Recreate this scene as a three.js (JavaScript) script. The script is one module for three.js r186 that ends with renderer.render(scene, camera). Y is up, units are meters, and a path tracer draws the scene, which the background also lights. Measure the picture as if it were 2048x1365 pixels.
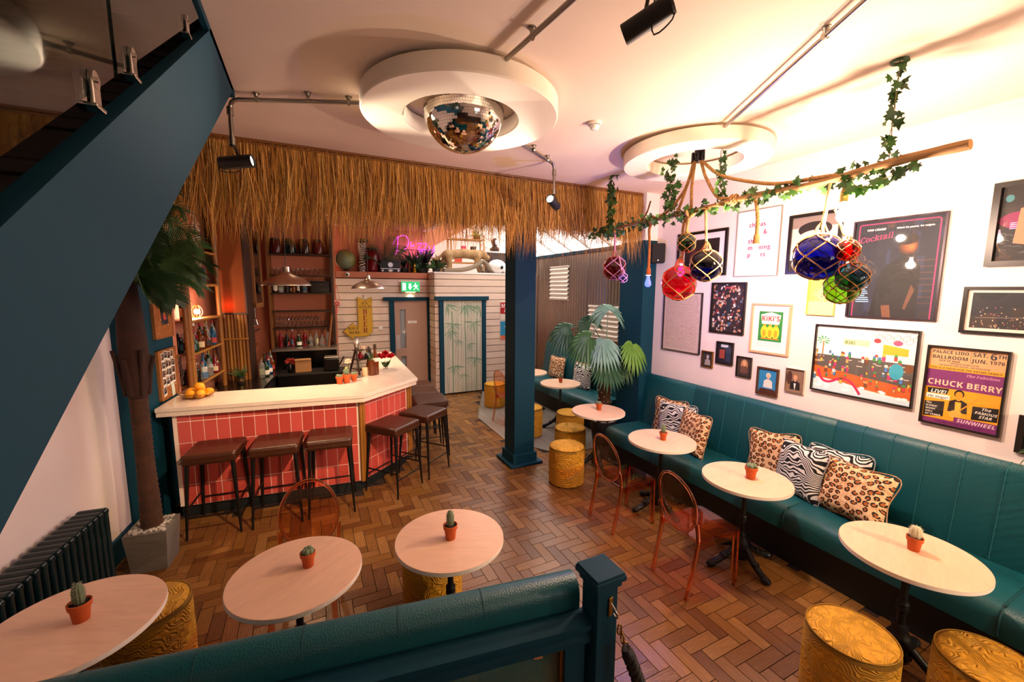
import * as THREE from 'three';
import { RoundedBoxGeometry } from 'three/addons/geometries/RoundedBoxGeometry.js';
import { mergeGeometries, toCreasedNormals } from 'three/addons/utils/BufferGeometryUtils.js';

// ---------------------------------------------------------------- camera, sky, exposure
const scene = new THREE.Scene();
const camera = new THREE.PerspectiveCamera(79.0, 2048 / 1365, 0.05, 60);
camera.position.set(0, 2.25, 0);
camera.rotation.order = 'YXZ';
camera.rotation.set(-0.123857, -0.455239, 0.005005);
scene.add(camera);
const renderer = new THREE.WebGLRenderer();
renderer.toneMapping = THREE.LinearToneMapping;
renderer.toneMappingExposure = 1.14;
renderer.shadowMap.enabled = true;
scene.background = new THREE.Color(1.0, 0.9, 0.83);
scene.backgroundIntensity = 4.5;

// lamps without a drawn fitting in frame are built further down with their fittings; all powers are kept here
const POWER = { frontSpot: 30, barSpot: 46, ballSpot: 14, bulbBlue: 2.2, bulbWhite: 8.0, bulbPink: 6.2, bulbRed: 0.7, pendant: 8, pendantFar: 7, shelfLamp: 1.6, hoodLamp: 1.6, exit: 0.5, downlight: 6 };
const WARM = new THREE.Color(1.0, 0.68, 0.4), WARM2 = new THREE.Color(1.0, 0.82, 0.64);

// ---------------------------------------------------------------- helpers
let seedState = 12345;
function rnd() { seedState = (seedState * 1664525 + 1013904223) >>> 0; return seedState / 4294967296; }
function rr(a, b) { return a + (b - a) * rnd(); }
const V3 = (x, y, z) => new THREE.Vector3(x, y, z);
const used = {};
function numbered(n) { if (!(n in used)) { used[n] = 0; return n; } used[n]++; return n + '_' + String(used[n]).padStart(3, '0'); }
function thing(name, label, category, pos = [0, 0, 0], turn = 0, group) {
  const o = new THREE.Group(); o.name = numbered(name); scene.add(o);
  o.position.set(...pos); o.rotation.y = turn; o.userData = { label, category };
  if (group) o.userData.group = group;
  return o;
}
function part(name, geo, mat, parent, label) {
  const m = new THREE.Mesh(geo, mat); m.name = name; parent.add(m);
  if (label) m.userData.label = label;
  return m;
}
function solo(name, label, category, geo, mat, pos = [0, 0, 0], turn = 0, group) {
  const m = new THREE.Mesh(geo, mat); m.name = numbered(name); scene.add(m);
  m.position.set(...pos); m.rotation.y = turn; m.userData = { label, category };
  if (group) m.userData.group = group;
  return m;
}
function structure(name, geo, mat, pos = [0, 0, 0], turn = 0, label) {
  const m = geo ? new THREE.Mesh(geo, mat) : new THREE.Group(); m.name = numbered(name); scene.add(m);
  m.position.set(...pos); m.rotation.y = turn; m.userData.kind = 'structure';
  if (label) m.userData.label = label;
  return m;
}
function copy(o, label, pos, turn) {
  const c = o.clone(); c.name = numbered(o.name.replace(/_\d\d\d$/, '')); scene.add(c);
  c.userData = { ...o.userData, label };
  if (pos) c.position.set(...pos);
  if (turn !== undefined) c.rotation.y = turn;
  return c;
}
function at(g, x = 0, y = 0, z = 0, rx = 0, ry = 0, rz = 0) {
  if (rx || ry || rz) g.applyMatrix4(new THREE.Matrix4().makeRotationFromEuler(new THREE.Euler(rx, ry, rz)));
  g.translate(x, y, z); return g;
}
const box = (w, h, d, x = 0, y = 0, z = 0) => at(new THREE.BoxGeometry(w, h, d), x, y, z);
// box between two corners
const span = (x0, x1, y0, y1, z0, z1) => box(Math.abs(x1 - x0), Math.abs(y1 - y0), Math.abs(z1 - z0), (x0 + x1) / 2, (y0 + y1) / 2, (z0 + z1) / 2);
const rbox = (w, h, d, r = 0.01, s = 2) => new RoundedBoxGeometry(w, h, d, s, r);
const cyl = (r0, r1, h, seg = 20) => new THREE.CylinderGeometry(r1, r0, h, seg);      // r0 bottom
const lathe = (pts, seg = 28) => new THREE.LatheGeometry(pts.map((p) => new THREE.Vector2(p[0], p[1])), seg);
const curve = (pts, closed = false) => new THREE.CatmullRomCurve3(pts.map((p) => (p.isVector3 ? p : V3(...p))), closed, 'catmullrom', 0.5);
const tube = (pts, r, n = 24, seg = 8, closed = false) => new THREE.TubeGeometry(curve(pts, closed), n, r, seg, closed);
function rod(a, b, r0, r1 = r0, seg = 10) {
  a = a.isVector3 ? a : V3(...a); b = b.isVector3 ? b : V3(...b);
  const d = b.clone().sub(a), g = new THREE.CylinderGeometry(r1, r0, d.length(), seg);
  g.applyQuaternion(new THREE.Quaternion().setFromUnitVectors(V3(0, 1, 0), d.clone().normalize()));
  const m = a.clone().add(b).multiplyScalar(0.5); g.translate(m.x, m.y, m.z); return g;
}
function bar(a, b, w, h) {   // rectangular bar from a to b
  a = V3(...a); b = V3(...b); const d = b.clone().sub(a), g = new THREE.BoxGeometry(w, d.length(), h);
  g.applyQuaternion(new THREE.Quaternion().setFromUnitVectors(V3(0, 1, 0), d.clone().normalize()));
  const m = a.clone().add(b).multiplyScalar(0.5); g.translate(m.x, m.y, m.z); return g;
}
function merge(list) {
  const l = list.map((g) => { const q = g.index ? g.toNonIndexed() : g; for (const k of Object.keys(q.attributes)) if (!['position', 'normal', 'uv'].includes(k)) q.deleteAttribute(k); return q; });
  return mergeGeometries(l);
}
function extrude(pts, depth, bevel = 0, holes = []) {
  const s = new THREE.Shape(pts.map((p) => new THREE.Vector2(p[0], p[1])));
  for (const h of holes) s.holes.push(new THREE.Path(h.map((p) => new THREE.Vector2(p[0], p[1]))));
  return new THREE.ExtrudeGeometry(s, { depth, bevelEnabled: bevel > 0, bevelSize: bevel, bevelThickness: bevel, bevelSegments: 2, curveSegments: 10 });
}
// uv in metres / s by the way each face points
function muv(g, s = 1, turn = false) {
  const q = g.index ? g.toNonIndexed() : g; q.computeVertexNormals && !q.attributes.normal && q.computeVertexNormals();
  const p = q.attributes.position, n = q.attributes.normal, uv = new Float32Array(p.count * 2);
  for (let i = 0; i < p.count; i += 3) {
    let a = 0, b = 0, c = 0; for (let k = 0; k < 3; k++) { a += Math.abs(n.getX(i + k)); b += Math.abs(n.getY(i + k)); c += Math.abs(n.getZ(i + k)); }
    for (let k = 0; k < 3; k++) {
      const x = p.getX(i + k), y = p.getY(i + k), z = p.getZ(i + k);
      let u, v; if (a >= b && a >= c) { u = z; v = y; } else if (b >= c) { u = x; v = z; } else { u = x; v = y; }
      if (turn) [u, v] = [v, u];
      uv[(i + k) * 2] = u / s; uv[(i + k) * 2 + 1] = v / s;
    }
  }
  q.setAttribute('uv', new THREE.BufferAttribute(uv, 2)); return q;
}
// box whose top (+y) edges are chamfered inward: a tile, a plank, a parquet block
function chamferBox(w, h, d, c) {
  const g = new THREE.BoxGeometry(w, h, d), p = g.attributes.position;
  for (let i = 0; i < p.count; i++) if (p.getY(i) > 0) { p.setX(i, p.getX(i) - Math.sign(p.getX(i)) * c); p.setZ(i, p.getZ(i) - Math.sign(p.getZ(i)) * c); }
  g.computeVertexNormals(); return g;
}
const ORD = ['first', 'second', 'third', 'fourth', 'fifth', 'sixth', 'seventh', 'eighth', 'ninth', 'tenth', 'eleventh', 'twelfth', 'thirteenth', 'fourteenth', 'fifteenth'];

// ---------------------------------------------------------------- textures
function hash(x, y, s) { let h = (x * 374761393 + y * 668265263 + s * 974634777) | 0; h = Math.imul(h ^ (h >>> 13), 1274126177); return ((h ^ (h >>> 16)) >>> 0) / 4294967296; }
function vnoise(x, y, px, py, s) {
  const xi = Math.floor(x), yi = Math.floor(y), fx = x - xi, fy = y - yi, u = fx * fx * (3 - 2 * fx), v = fy * fy * (3 - 2 * fy);
  const m = (a, n) => ((a % n) + n) % n, X0 = m(xi, px), X1 = m(xi + 1, px), Y0 = m(yi, py), Y1 = m(yi + 1, py);
  return (hash(X0, Y0, s) * (1 - u) + hash(X1, Y0, s) * u) * (1 - v) + (hash(X0, Y1, s) * (1 - u) + hash(X1, Y1, s) * u) * v;
}
function fbm(u, v, fx, fy, oct, s) { let a = 0, w = 0.5, t = 0; for (let i = 0; i < oct; i++) { a += w * vnoise(u * fx, v * fy, fx, fy, s + i); t += w; w *= 0.5; fx *= 2; fy *= 2; } return a / t; }
function dataTex(w, h, fn, color = true, rep = true) {
  const d = new Uint8Array(w * h * 4);
  for (let j = 0; j < h; j++) for (let i = 0; i < w; i++) {
    const c = fn(i / w, j / h), k = (j * w + i) * 4;
    if (Array.isArray(c)) { d[k] = c[0] * 255; d[k + 1] = c[1] * 255; d[k + 2] = c[2] * 255; } else d[k] = d[k + 1] = d[k + 2] = Math.max(0, Math.min(1, c)) * 255;
    d[k + 3] = 255;
  }
  const t = new THREE.DataTexture(d, w, h); t.magFilter = THREE.LinearFilter; t.minFilter = THREE.LinearFilter;
  if (rep) t.wrapS = t.wrapT = THREE.RepeatWrapping;
  if (color) t.colorSpace = THREE.SRGBColorSpace;
  t.needsUpdate = true; return t;
}
function canvasTex(w, h, draw) {
  const c = document.createElement('canvas'); c.width = w; c.height = h; const x = c.getContext('2d'); draw(x, w, h);
  const t = new THREE.CanvasTexture(c); t.colorSpace = THREE.SRGBColorSpace; t.magFilter = THREE.LinearFilter; return t;
}
const lerp3 = (a, b, t) => [a[0] + (b[0] - a[0]) * t, a[1] + (b[1] - a[1]) * t, a[2] + (b[2] - a[2]) * t];
const T = {
  plaster: dataTex(256, 256, (u, v) => fbm(u, v, 10, 10, 5, 3), false),
  plasterC: dataTex(256, 256, (u, v) => { const n = fbm(u, v, 5, 5, 5, 9); const k = 0.95 + 0.05 * n; return [k, k, k]; }),
  grain: dataTex(512, 128, (u, v) => { const n = fbm(u, v, 3, 24, 4, 21), f = fbm(u, v, 12, 90, 2, 5); const k = 0.66 + 0.24 * n + 0.16 * f; return [k, k * 0.97, k * 0.93]; }),
  fine: dataTex(512, 128, (u, v) => { const n = fbm(u, v, 3, 20, 4, 27), f = fbm(u, v, 10, 70, 2, 6); const k = 0.9 + 0.06 * n + 0.05 * f; return [k, k * 0.985, k * 0.965]; }),
  grainB: dataTex(512, 128, (u, v) => 0.5 * fbm(u, v, 4, 40, 3, 21) + 0.5 * fbm(u, v, 14, 14, 3, 8), false),
  worn: dataTex(512, 512, (u, v) => { const n = fbm(u, v, 7, 7, 5, 71), s = fbm(u, v, 30, 30, 3, 15); const k = 0.72 + 0.34 * n - (s > 0.68 ? 0.16 : 0); return [Math.min(1, k), Math.min(1, k * 0.98), Math.min(1, k * 0.95)]; }),
  leather: dataTex(256, 256, (u, v) => { let m = 9, m2 = 9; const n = 40, x = u * n, y = v * n, xi = Math.floor(x), yi = Math.floor(y); for (let a = -1; a < 2; a++) for (let b = -1; b < 2; b++) { const X = ((xi + a) % n + n) % n, Y = ((yi + b) % n + n) % n, dx = xi + a + hash(X, Y, 1) - x, dy = yi + b + hash(X, Y, 2) - y, d = dx * dx + dy * dy; if (d < m) { m2 = m; m = d; } else if (d < m2) m2 = d; } return Math.min(1, (Math.sqrt(m2) - Math.sqrt(m)) * 2.2); }, false),
  speckle: dataTex(256, 256, (u, v) => { const a = hash(Math.floor(u * 256), Math.floor(v * 256), 4), n = fbm(u, v, 6, 6, 3, 31); const k = a > 0.985 ? 0.72 : a < 0.012 ? 1 : 0.9 + 0.06 * n; return [k, k * 0.985, k * 0.965]; }),
  zebra: dataTex(512, 512, (u, v) => { const w = fbm(u, v, 3, 3, 3, 44), w2 = fbm(u, v, 5, 2, 2, 17); const s = Math.sin((v * 20 + w * 10 + Math.abs(u - 0.5) * 7 * (w2 - 0.2)) * Math.PI * 1.7); const k = s > 0.0 ? 0.05 : 0.93; return [k, k * 0.985, k * 0.96]; }),
  zebraB: dataTex(512, 512, (u, v) => { const w = fbm(u, v, 3, 3, 3, 44), w2 = fbm(u, v, 4, 4, 2, 61); return 0.5 + 0.5 * Math.sin((v * 18 + w * 12 + w2 * 8 * u) * Math.PI * 1.5); }, false),
  linen: dataTex(256, 256, (u, v) => 0.5 + 0.25 * Math.sin(u * 512) + 0.25 * Math.sin(v * 512), false),
  bamboo: dataTex(64, 256, (u, v) => { const n = fbm(u, v, 8, 2, 4, 13), f = fbm(u, v, 40, 3, 2, 23); const k = 0.7 + 0.22 * n + 0.1 * f; return [k, k * 0.96, k * 0.86]; }),
  cork: dataTex(256, 256, (u, v) => { const n = fbm(u, v, 40, 40, 3, 33), m = fbm(u, v, 12, 12, 3, 34); const k = 0.55 + 0.35 * n + 0.2 * m; return [k, k * 0.93, k * 0.85]; }),
  rope: dataTex(64, 64, (u, v) => { const s = Math.abs(Math.sin((u + v) * Math.PI * 2)); return 0.25 + 0.75 * s; }, false),
  soil: dataTex(128, 128, (u, v) => { const n = fbm(u, v, 20, 20, 3, 55); const k = 0.45 + 0.6 * n; return [k, k, k]; }),
};
T.leopard = canvasTex(512, 512, (x, w, h) => {
  x.fillStyle = '#e9c193'; x.fillRect(0, 0, w, h);
  for (let i = 0; i < 900; i++) { x.fillStyle = ['rgba(245,214,170,.35)', 'rgba(205,140,84,.3)'][i & 1]; x.beginPath(); x.arc(rnd() * w, rnd() * h, rr(4, 16), 0, 7); x.fill(); }
  const pts = []; for (let t = 0; t < 9000 && pts.length < 90; t++) { const p = [rnd() * w, rnd() * h]; if (pts.every((q) => Math.hypot(q[0] - p[0], q[1] - p[1]) > 48)) pts.push(p); }
  for (const [px, py] of pts) {
    const r = rr(15, 21), sx = rr(0.8, 1.25), a0 = rnd() * 6.28;
    x.save(); x.translate(px, py); x.rotate(rnd() * 6.28); x.scale(sx, 1 / sx);
    x.fillStyle = '#b0642c'; x.beginPath(); x.arc(0, 0, r * 0.72, 0, 7); x.fill();
    x.strokeStyle = '#1c0f08'; x.lineCap = 'round'; let a = a0; const end = a0 + 5.2;
    while (a < end) { const l = rr(0.7, 1.7); x.lineWidth = rr(8, 13); x.beginPath(); x.arc(0, 0, r * rr(0.85, 1.05), a, Math.min(a + l, end)); x.stroke(); a += l + rr(0.35, 0.6); }
    x.restore();
  }
  for (let i = 0; i < 90; i++) { x.fillStyle = '#22120a'; x.beginPath(); x.ellipse(rnd() * w, rnd() * h, rr(2, 5), rr(2, 4), rnd() * 3, 0, 7); x.fill(); }
});

// ---------------------------------------------------------------- materials
const mat = (color, roughness = 0.6, o = {}) => new THREE.MeshPhysicalMaterial({ color, roughness, ...o });
const M = {
  wall: mat('#f2e4de', 0.85, { map: T.plasterC, bumpMap: T.plaster, bumpScale: 0.0015 }),
  ceiling: mat('#f2ddca', 0.9, { map: T.plasterC, bumpMap: T.plaster, bumpScale: 0.001 }),
  ring: mat('#f5e8d6', 0.75, { map: T.plasterC }),
  petrol: mat('#0a3a4c', 0.6, { specularIntensity: 0.35, bumpMap: T.plaster, bumpScale: 0.0006 }),
  teal: mat('#084f57', 0.42, { bumpMap: T.leather, bumpScale: 0.0006 }),
  stitch: mat('#14646c', 0.6),
  plinth: mat('#0c1416', 0.6),
  pink: mat('#c47a5e', 0.85, { bumpMap: T.plaster, bumpScale: 0.001 }),
  pinkSoffit: mat('#c98a70', 0.9),
  plankWhite: mat('#e6d6ca', 0.7, { map: T.fine, bumpMap: T.grainB, bumpScale: 0.001 }),
  plankGap: mat('#3a2c24', 0.9),
  black: mat('#131110', 0.5), blackGloss: mat('#0c0b0b', 0.2), iron: mat('#14161a', 0.45, { metalness: 0.3, bumpMap: T.plaster, bumpScale: 0.0015 }),
  chrome: mat('#d8d4cc', 0.14, { metalness: 1 }), steel: mat('#d4cec4', 0.32, { metalness: 1 }), conduit: mat('#a09a90', 0.32, { metalness: 1 }),
  brass: mat('#a5803e', 0.35, { metalness: 1 }),
  counter: mat('#f3e3d8', 0.16, { map: T.speckle }),
  tile: [mat('#bb4a42', 0.28), mat('#b1443c', 0.28), mat('#c2514a', 0.25)], grout: mat('#e8cfc4', 0.9),
  seatBrown: mat('#3c1d0d', 0.3, { bumpMap: T.leather, bumpScale: 0.0008 }),
  stoolLeg: mat('#191614', 0.4, { metalness: 0.5 }),
  yellow: mat('#d2981c', 0.7, { bumpMap: T.zebraB, bumpScale: 0.006, sheen: 0.7, sheenColor: new THREE.Color('#ffd060'), sheenRoughness: 0.45 }),
  tabletop: mat('#f4cdb0', 0.34, { map: T.fine }), tableEdge: mat('#f8eee2', 0.45),
  terracotta: mat('#c0561f', 0.8), cactus: mat('#6f7f62', 0.85), cactusPale: mat('#cfc9a8', 0.9), soil: mat('#2d2018', 1, { map: T.soil }),
  pebble: mat('#cfc8bd', 0.9, { bumpMap: T.soil, bumpScale: 0.01 }),
  bambooA: mat('#a9722f', 0.45, { map: T.bamboo }), bambooB: mat('#8f5a22', 0.45, { map: T.bamboo }), bambooC: mat('#c08a42', 0.45, { map: T.bamboo }),
  cork: mat('#b9783f', 0.95, { map: T.cork, bumpMap: T.cork, bumpScale: 0.002 }),
  shelfWood: mat('#9a6734', 0.55, { map: T.grain }), stairWood: mat('#241812', 0.55, { map: T.grain }), darkWood: mat('#3b2113', 0.5, { map: T.grain }),
  rope: mat('#bd8f58', 0.95, { bumpMap: T.rope, bumpScale: 0.004 }), branch: mat('#b48a5a', 0.85, { map: T.grain, bumpMap: T.grainB, bumpScale: 0.004 }), branchEnd: mat('#d9a468', 0.8, { map: T.grain }),
  ivy: [mat('#2f5a1e', 0.5), mat('#3f6f28', 0.5), mat('#234518', 0.5)], ivyStem: mat('#6c6a3a', 0.8),
  palm: [mat('#2b4a22', 0.5), mat('#37592a', 0.5), mat('#1f3a1e', 0.5)], palmTrunk: mat('#4a2c1c', 0.9, { map: T.grain, bumpMap: T.grainB, bumpScale: 0.01 }), palmSheath: mat('#3a1d12', 0.85, { map: T.grain, bumpMap: T.grainB, bumpScale: 0.006 }),
  fan: [mat('#2c5a3a', 0.45), mat('#3d7038', 0.45), mat('#5a8a2e', 0.45), mat('#6f9a86', 0.45)],
  planter: mat('#66605a', 0.9, { bumpMap: T.plaster, bumpScale: 0.003 }), potDark: mat('#23211f', 0.7),
  glass: mat('#ffffff', 0.02, { transmission: 1, thickness: 0 }), glassDark: mat('#9db5b4', 0.03, { transmission: 1, thickness: 0 }),
  clear: mat('#f4f4f2', 0.03, { transmission: 1, thickness: 0 }),
  amberPane: mat('#fbc8aa', 0.04, { transmission: 1, thickness: 0 }), amberSolid: mat('#ffe2cc', 0.05, { transmission: 1, thickness: 0.02, ior: 1.42, attenuationColor: new THREE.Color('#f79c68'), attenuationDistance: 0.06 }),
  mirror: mat('#e9e4dc', 0.04, { metalness: 1 }),
  louvre: mat('#e9e3d8', 0.45), zinc: mat('#b8aea3', 0.27, { metalness: 1 }),
  doorTaupe: mat('#b3917e', 0.6), radiator: mat('#0b2428', 0.22),
  whitePlastic: mat('#ece8e2', 0.4), paper: mat('#ece6da', 0.8), cardboard: mat('#a9794a', 0.85),
  greyFloor: mat('#8f8a86', 0.5, { map: T.grain }), mortar: mat('#2a190e', 0.9),
};
const glow = (color, k) => { const c = new THREE.Color(color); return new THREE.MeshStandardMaterial({ color: c, emissive: c, emissiveIntensity: k, roughness: 0.4 }); };

// ================================================================ THE SETTING
const O = [-1.226, 0, -4.858], BR = -0.0990;                       // the bar's own axes: u along its front, v into its depth
const UX = 0.9951, UZ = 0.0988;
const bw = (u, y, v) => [O[0] + u * UX + v * UZ, y, O[2] + u * UZ - v * UX];

// ---- floor
const floor = structure('floor', null);
part('screed', muv(span(-2.9, 4.95, -0.12, -0.006, -10.3, 2.75)), M.mortar, floor);
{
  const inside = (poly, x, z) => { let c = false; for (let i = 0, j = poly.length - 1; i < poly.length; j = i++) { const [a, b] = poly[i], [d, e] = poly[j]; if ((b > z) !== (e > z) && x < ((d - a) * (z - b)) / (e - b) + a) c = !c; } return c; };
  const grey = [[3.4, -8.45], [2.59, -6.65], [2.56, -5.44], [2.94, -4.73], [3.3, -4.6], [5, -4.6], [5, -8.45]];
  const barArea = [[-1.5, -4.86], [0.42, -4.66], [1.06, -5.2], [1.22, -7.6], [0.5, -8.95], [-1.5, -9.2]];
  const L = 0.264, W = 0.088, n = 3, g = 0.0026;
  const block = chamferBox(L - g, 0.012, W - g, 0.0012), upright = block.clone().rotateY(Math.PI / 2);
  const tones = ['#8c6133', '#845a2f', '#956a3a', '#7a522a', '#9d7342', '#885d31', '#90652f', '#734a25'];
  const mats = tones.map((c) => mat(c, 0.26, { map: T.grain, bumpMap: T.grainB, bumpScale: 0.0012 }));
  camera.updateMatrixWorld(true); camera.updateProjectionMatrix();
  const all = [];
  for (let i = -34; i < 43; i++) for (let j = -97; j < 5; j++) {
    const t = (((i - j) % (2 * n)) + 2 * n) % (2 * n); let x, z, up;
    if (t === 0) { x = (i + n / 2) * W; z = (j + 0.5) * W; up = false; } else if (t === 2 * n - 1) { x = (i + 0.5) * W; z = (j + n / 2) * W; up = true; } else continue;
    if (x > 3.56 && z > -4.6) continue;
    if (x < -1.5 - 0.099 * (z + 4.6) * 1.0 - 0.1 || inside(grey, x, z) || inside(barArea, x, z)) continue;
    const p = V3(x, 0, z).project(camera), seen = Math.abs(p.x) < 1.02 && Math.abs(p.y) < 1.03 && p.z < 1 && !(x < 0.95 && z > -1.5);
    all.push({ x, z, up, seen, d: Math.hypot(x, z), k: Math.floor(hash(i, j, 7) * 8), y: -0.006 - hash(i, j, 9) * 0.0012 });
  }
  const near = all.filter((b) => b.seen).sort((a, b) => a.d - b.d).slice(0, 300), set = new Set(near);
  for (const b of near) { const m = part('parquet_block', b.up ? upright : block, mats[b.k], floor); m.position.set(b.x, b.y, b.z); }
  const geos = [], cols = [];
  for (const b of all) if (!set.has(b)) { const q = (b.up ? upright : block).clone().translate(b.x, b.y, b.z).toNonIndexed(); const c = new THREE.Color(tones[b.k]); for (let i = 0; i < q.attributes.position.count; i++) cols.push(c.r, c.g, c.b); geos.push(q); }
  const mg = mergeGeometries(geos); mg.setAttribute('color', new THREE.Float32BufferAttribute(cols, 3));
  const rest = part('parquet_rest', mg, mat('#ffffff', 0.26, { vertexColors: true, map: T.grain, bumpMap: T.grainB, bumpScale: 0.0012 }), floor); rest.userData.kind = 'stuff';
  // grey boards of the rear corner, laid on the same level
  const gs = new THREE.Shape(grey.map(([x, z]) => new THREE.Vector2(x, -z)));
  const gg = new THREE.ExtrudeGeometry(gs, { depth: 0.008, bevelEnabled: false }); gg.rotateX(-Math.PI / 2); gg.translate(0, -0.007, 0);
  part('grey_board_floor', muv(gg, 0.9, true), M.greyFloor, floor, 'grey wood-look boards in the rear corner');
  const strip = [[3.4, -8.42], [2.59, -6.65], [2.56, -5.44], [2.94, -4.73], [3.3, -4.6]].map(([x, z]) => V3(x, 0.003, z));
  part('threshold_strip', merge(strip.slice(1).map((p, i) => bar(strip[i].toArray(), p.toArray(), 0.02, 0.006))), M.steel, floor, 'thin metal edge strip');
}

// ---- walls round the seating
structure('wall_right', muv(span(4.2, 4.4, 0, 3.5, -4.2, 2.7), 1.6), M.wall);
const pier = structure('wall_pier', null);
part('pier_lower', muv(span(3.98, 4.95, 0, 2.9, -4.65, -4.2), 1.2), M.petrol, pier, 'petrol blue lower part of the pier');
part('pier_upper', muv(span(3.98, 4.95, 2.9, 4.4, -4.65, -4.2), 1.6), M.wall, pier, 'white upper part of the pier');
const wallFront = structure('wall_front', null);
for (const [a, b, c, d] of [[-2.9, 2.2, 0, 5.8], [3.6, 4.4, 0, 5.8], [2.2, 3.6, 0, 0.9], [2.2, 3.6, 2.3, 5.8]]) part('wall_panel', muv(span(a, b, c, d, 2.6, 2.75), 1.6), M.wall, wallFront);
const win2 = structure('window_2', null);
part('glass_pane', span(2.25, 3.55, 0.95, 2.25, 2.672, 2.678), M.glass, win2);
for (const [a, b, c, d] of [[2.2, 3.6, 0.9, 0.96], [2.2, 3.6, 2.24, 2.3], [2.2, 2.26, 0.96, 2.24], [3.54, 3.6, 0.96, 2.24], [2.875, 2.925, 0.96, 2.24]]) part('window_frame', span(a, b, c, d, 2.63, 2.72), M.petrol, win2);
// left wall follows the bar's axes
structure('wall_left', muv(span(-0.45, -0.24, 0, 5.8, 0.343, 7.75), 1.6), M.wall, O, BR);
structure('baseboard_left', span(-0.24, -0.215, 0, 0.2, 0.343, 7.4), M.petrol, O, BR);
const barLeft = structure('wall_bar_left', null, null, O, BR);
part('teal_panel', muv(span(-0.45, -0.15, 0, 3.5, -0.62, 0.343)), M.petrol, barLeft, 'petrol blue painted end of the bar wall');
part('pink_panel', muv(span(-0.45, -0.29, 0, 3.5, -4.3, -0.72)), M.pink, barLeft, 'salmon pink painted wall'); part('pink_return', muv(span(-0.45, -0.152, 0, 3.5, -0.72, -0.62)), M.pink, barLeft, 'salmon pink painted wall end');
structure('wall_bar_back', muv(span(-0.45, 1.31, 0, 3.5, -4.3, -4.15)), M.pink, O, BR);
structure('wall_rear_pink', extrude([[0.2, 2.4], [2.3, 2.4], [2.6, 3.22], [3.9, 3.95], [3.9, 4.4], [0.2, 4.4]], 0.08), M.pink, [0, 0, -9.33]);
structure('wall_rear', muv(span(2.2, 4.95, 0, 4.4, -10.2, -10.0), 1.6), M.wall);

// ---- planked walls of the back rooms, every plank a piece of its own
function planks(parent, x0, x1, y0, y1, holes, place) {            // place(geo) puts a board lying in x/y, face to +z, into the scene
  const h = 0.1445;
  for (let y = y0, r = 0; y < y1 - 0.02; y += h, r++) {
    const top = Math.min(y + h, y1); let runs = [[x0, x1]];
    for (const [a, b, t] of holes) if (y < t - 0.02) runs = runs.flatMap(([p, q]) => (b <= p || a >= q ? [[p, q]] : [[p, a], [b, q]].filter(([s, e]) => e - s > 0.03)));
    for (const [p, q] of runs) {
      const g = chamferBox(q - p, 0.02, top - y - 0.008, 0.004); g.rotateX(Math.PI / 2); g.translate((p + q) / 2, (y + top) / 2, 0.01);
      const m = part('plank', place(muv(g, 1.1)), plankMats[Math.floor(rnd() * 4)], parent);
    }
  }
}
const plankMats = ['#ecd6c8', '#e2ccbd', '#f0dfd2', '#e6cfbf'].map((c) => mat(c, 0.7, { map: T.fine, bumpMap: T.grainB, bumpScale: 0.0012 }));
const wallExit = structure('wall_back_left', null);
part('backing', span(0.42, 2.36, 0, 2.47, -9.05, -8.91), M.plankGap, wallExit);
planks(wallExit, 0.46, 2.35, 0.0, 2.47, [[1.5, 2.36, 2.02]], (g) => g.translate(0, 0, -8.91));
part('ledge_band', span(0.5, 2.36, 2.47, 2.59, -9.26, -8.88), M.pink, wallExit, 'pink painted ledge above the planks');
const wallBamboo = structure('wall_back_right', null);
part('backing', span(2.36, 4.78, 0, 2.57, -8.6, -8.43), M.plankGap, wallBamboo);
part('backing', span(2.36, 2.5, 0, 2.57, -9.0, -8.43), M.plankGap, wallBamboo);
planks(wallBamboo, 2.36, 4.74, 0.0, 2.57, [[2.42, 3.46, 2.02]], (g) => g.translate(0, 0, -8.43));
planks(wallBamboo, -0.48, 0.0, 0.0, 2.57, [], (g) => g.rotateY(-Math.PI / 2).translate(2.36, 0, -8.41));
part('cap_board', span(2.33, 4.76, 2.57, 2.605, -10.0, -8.4), M.wall, wallBamboo, 'flat white top of the boxed-in room');

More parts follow.
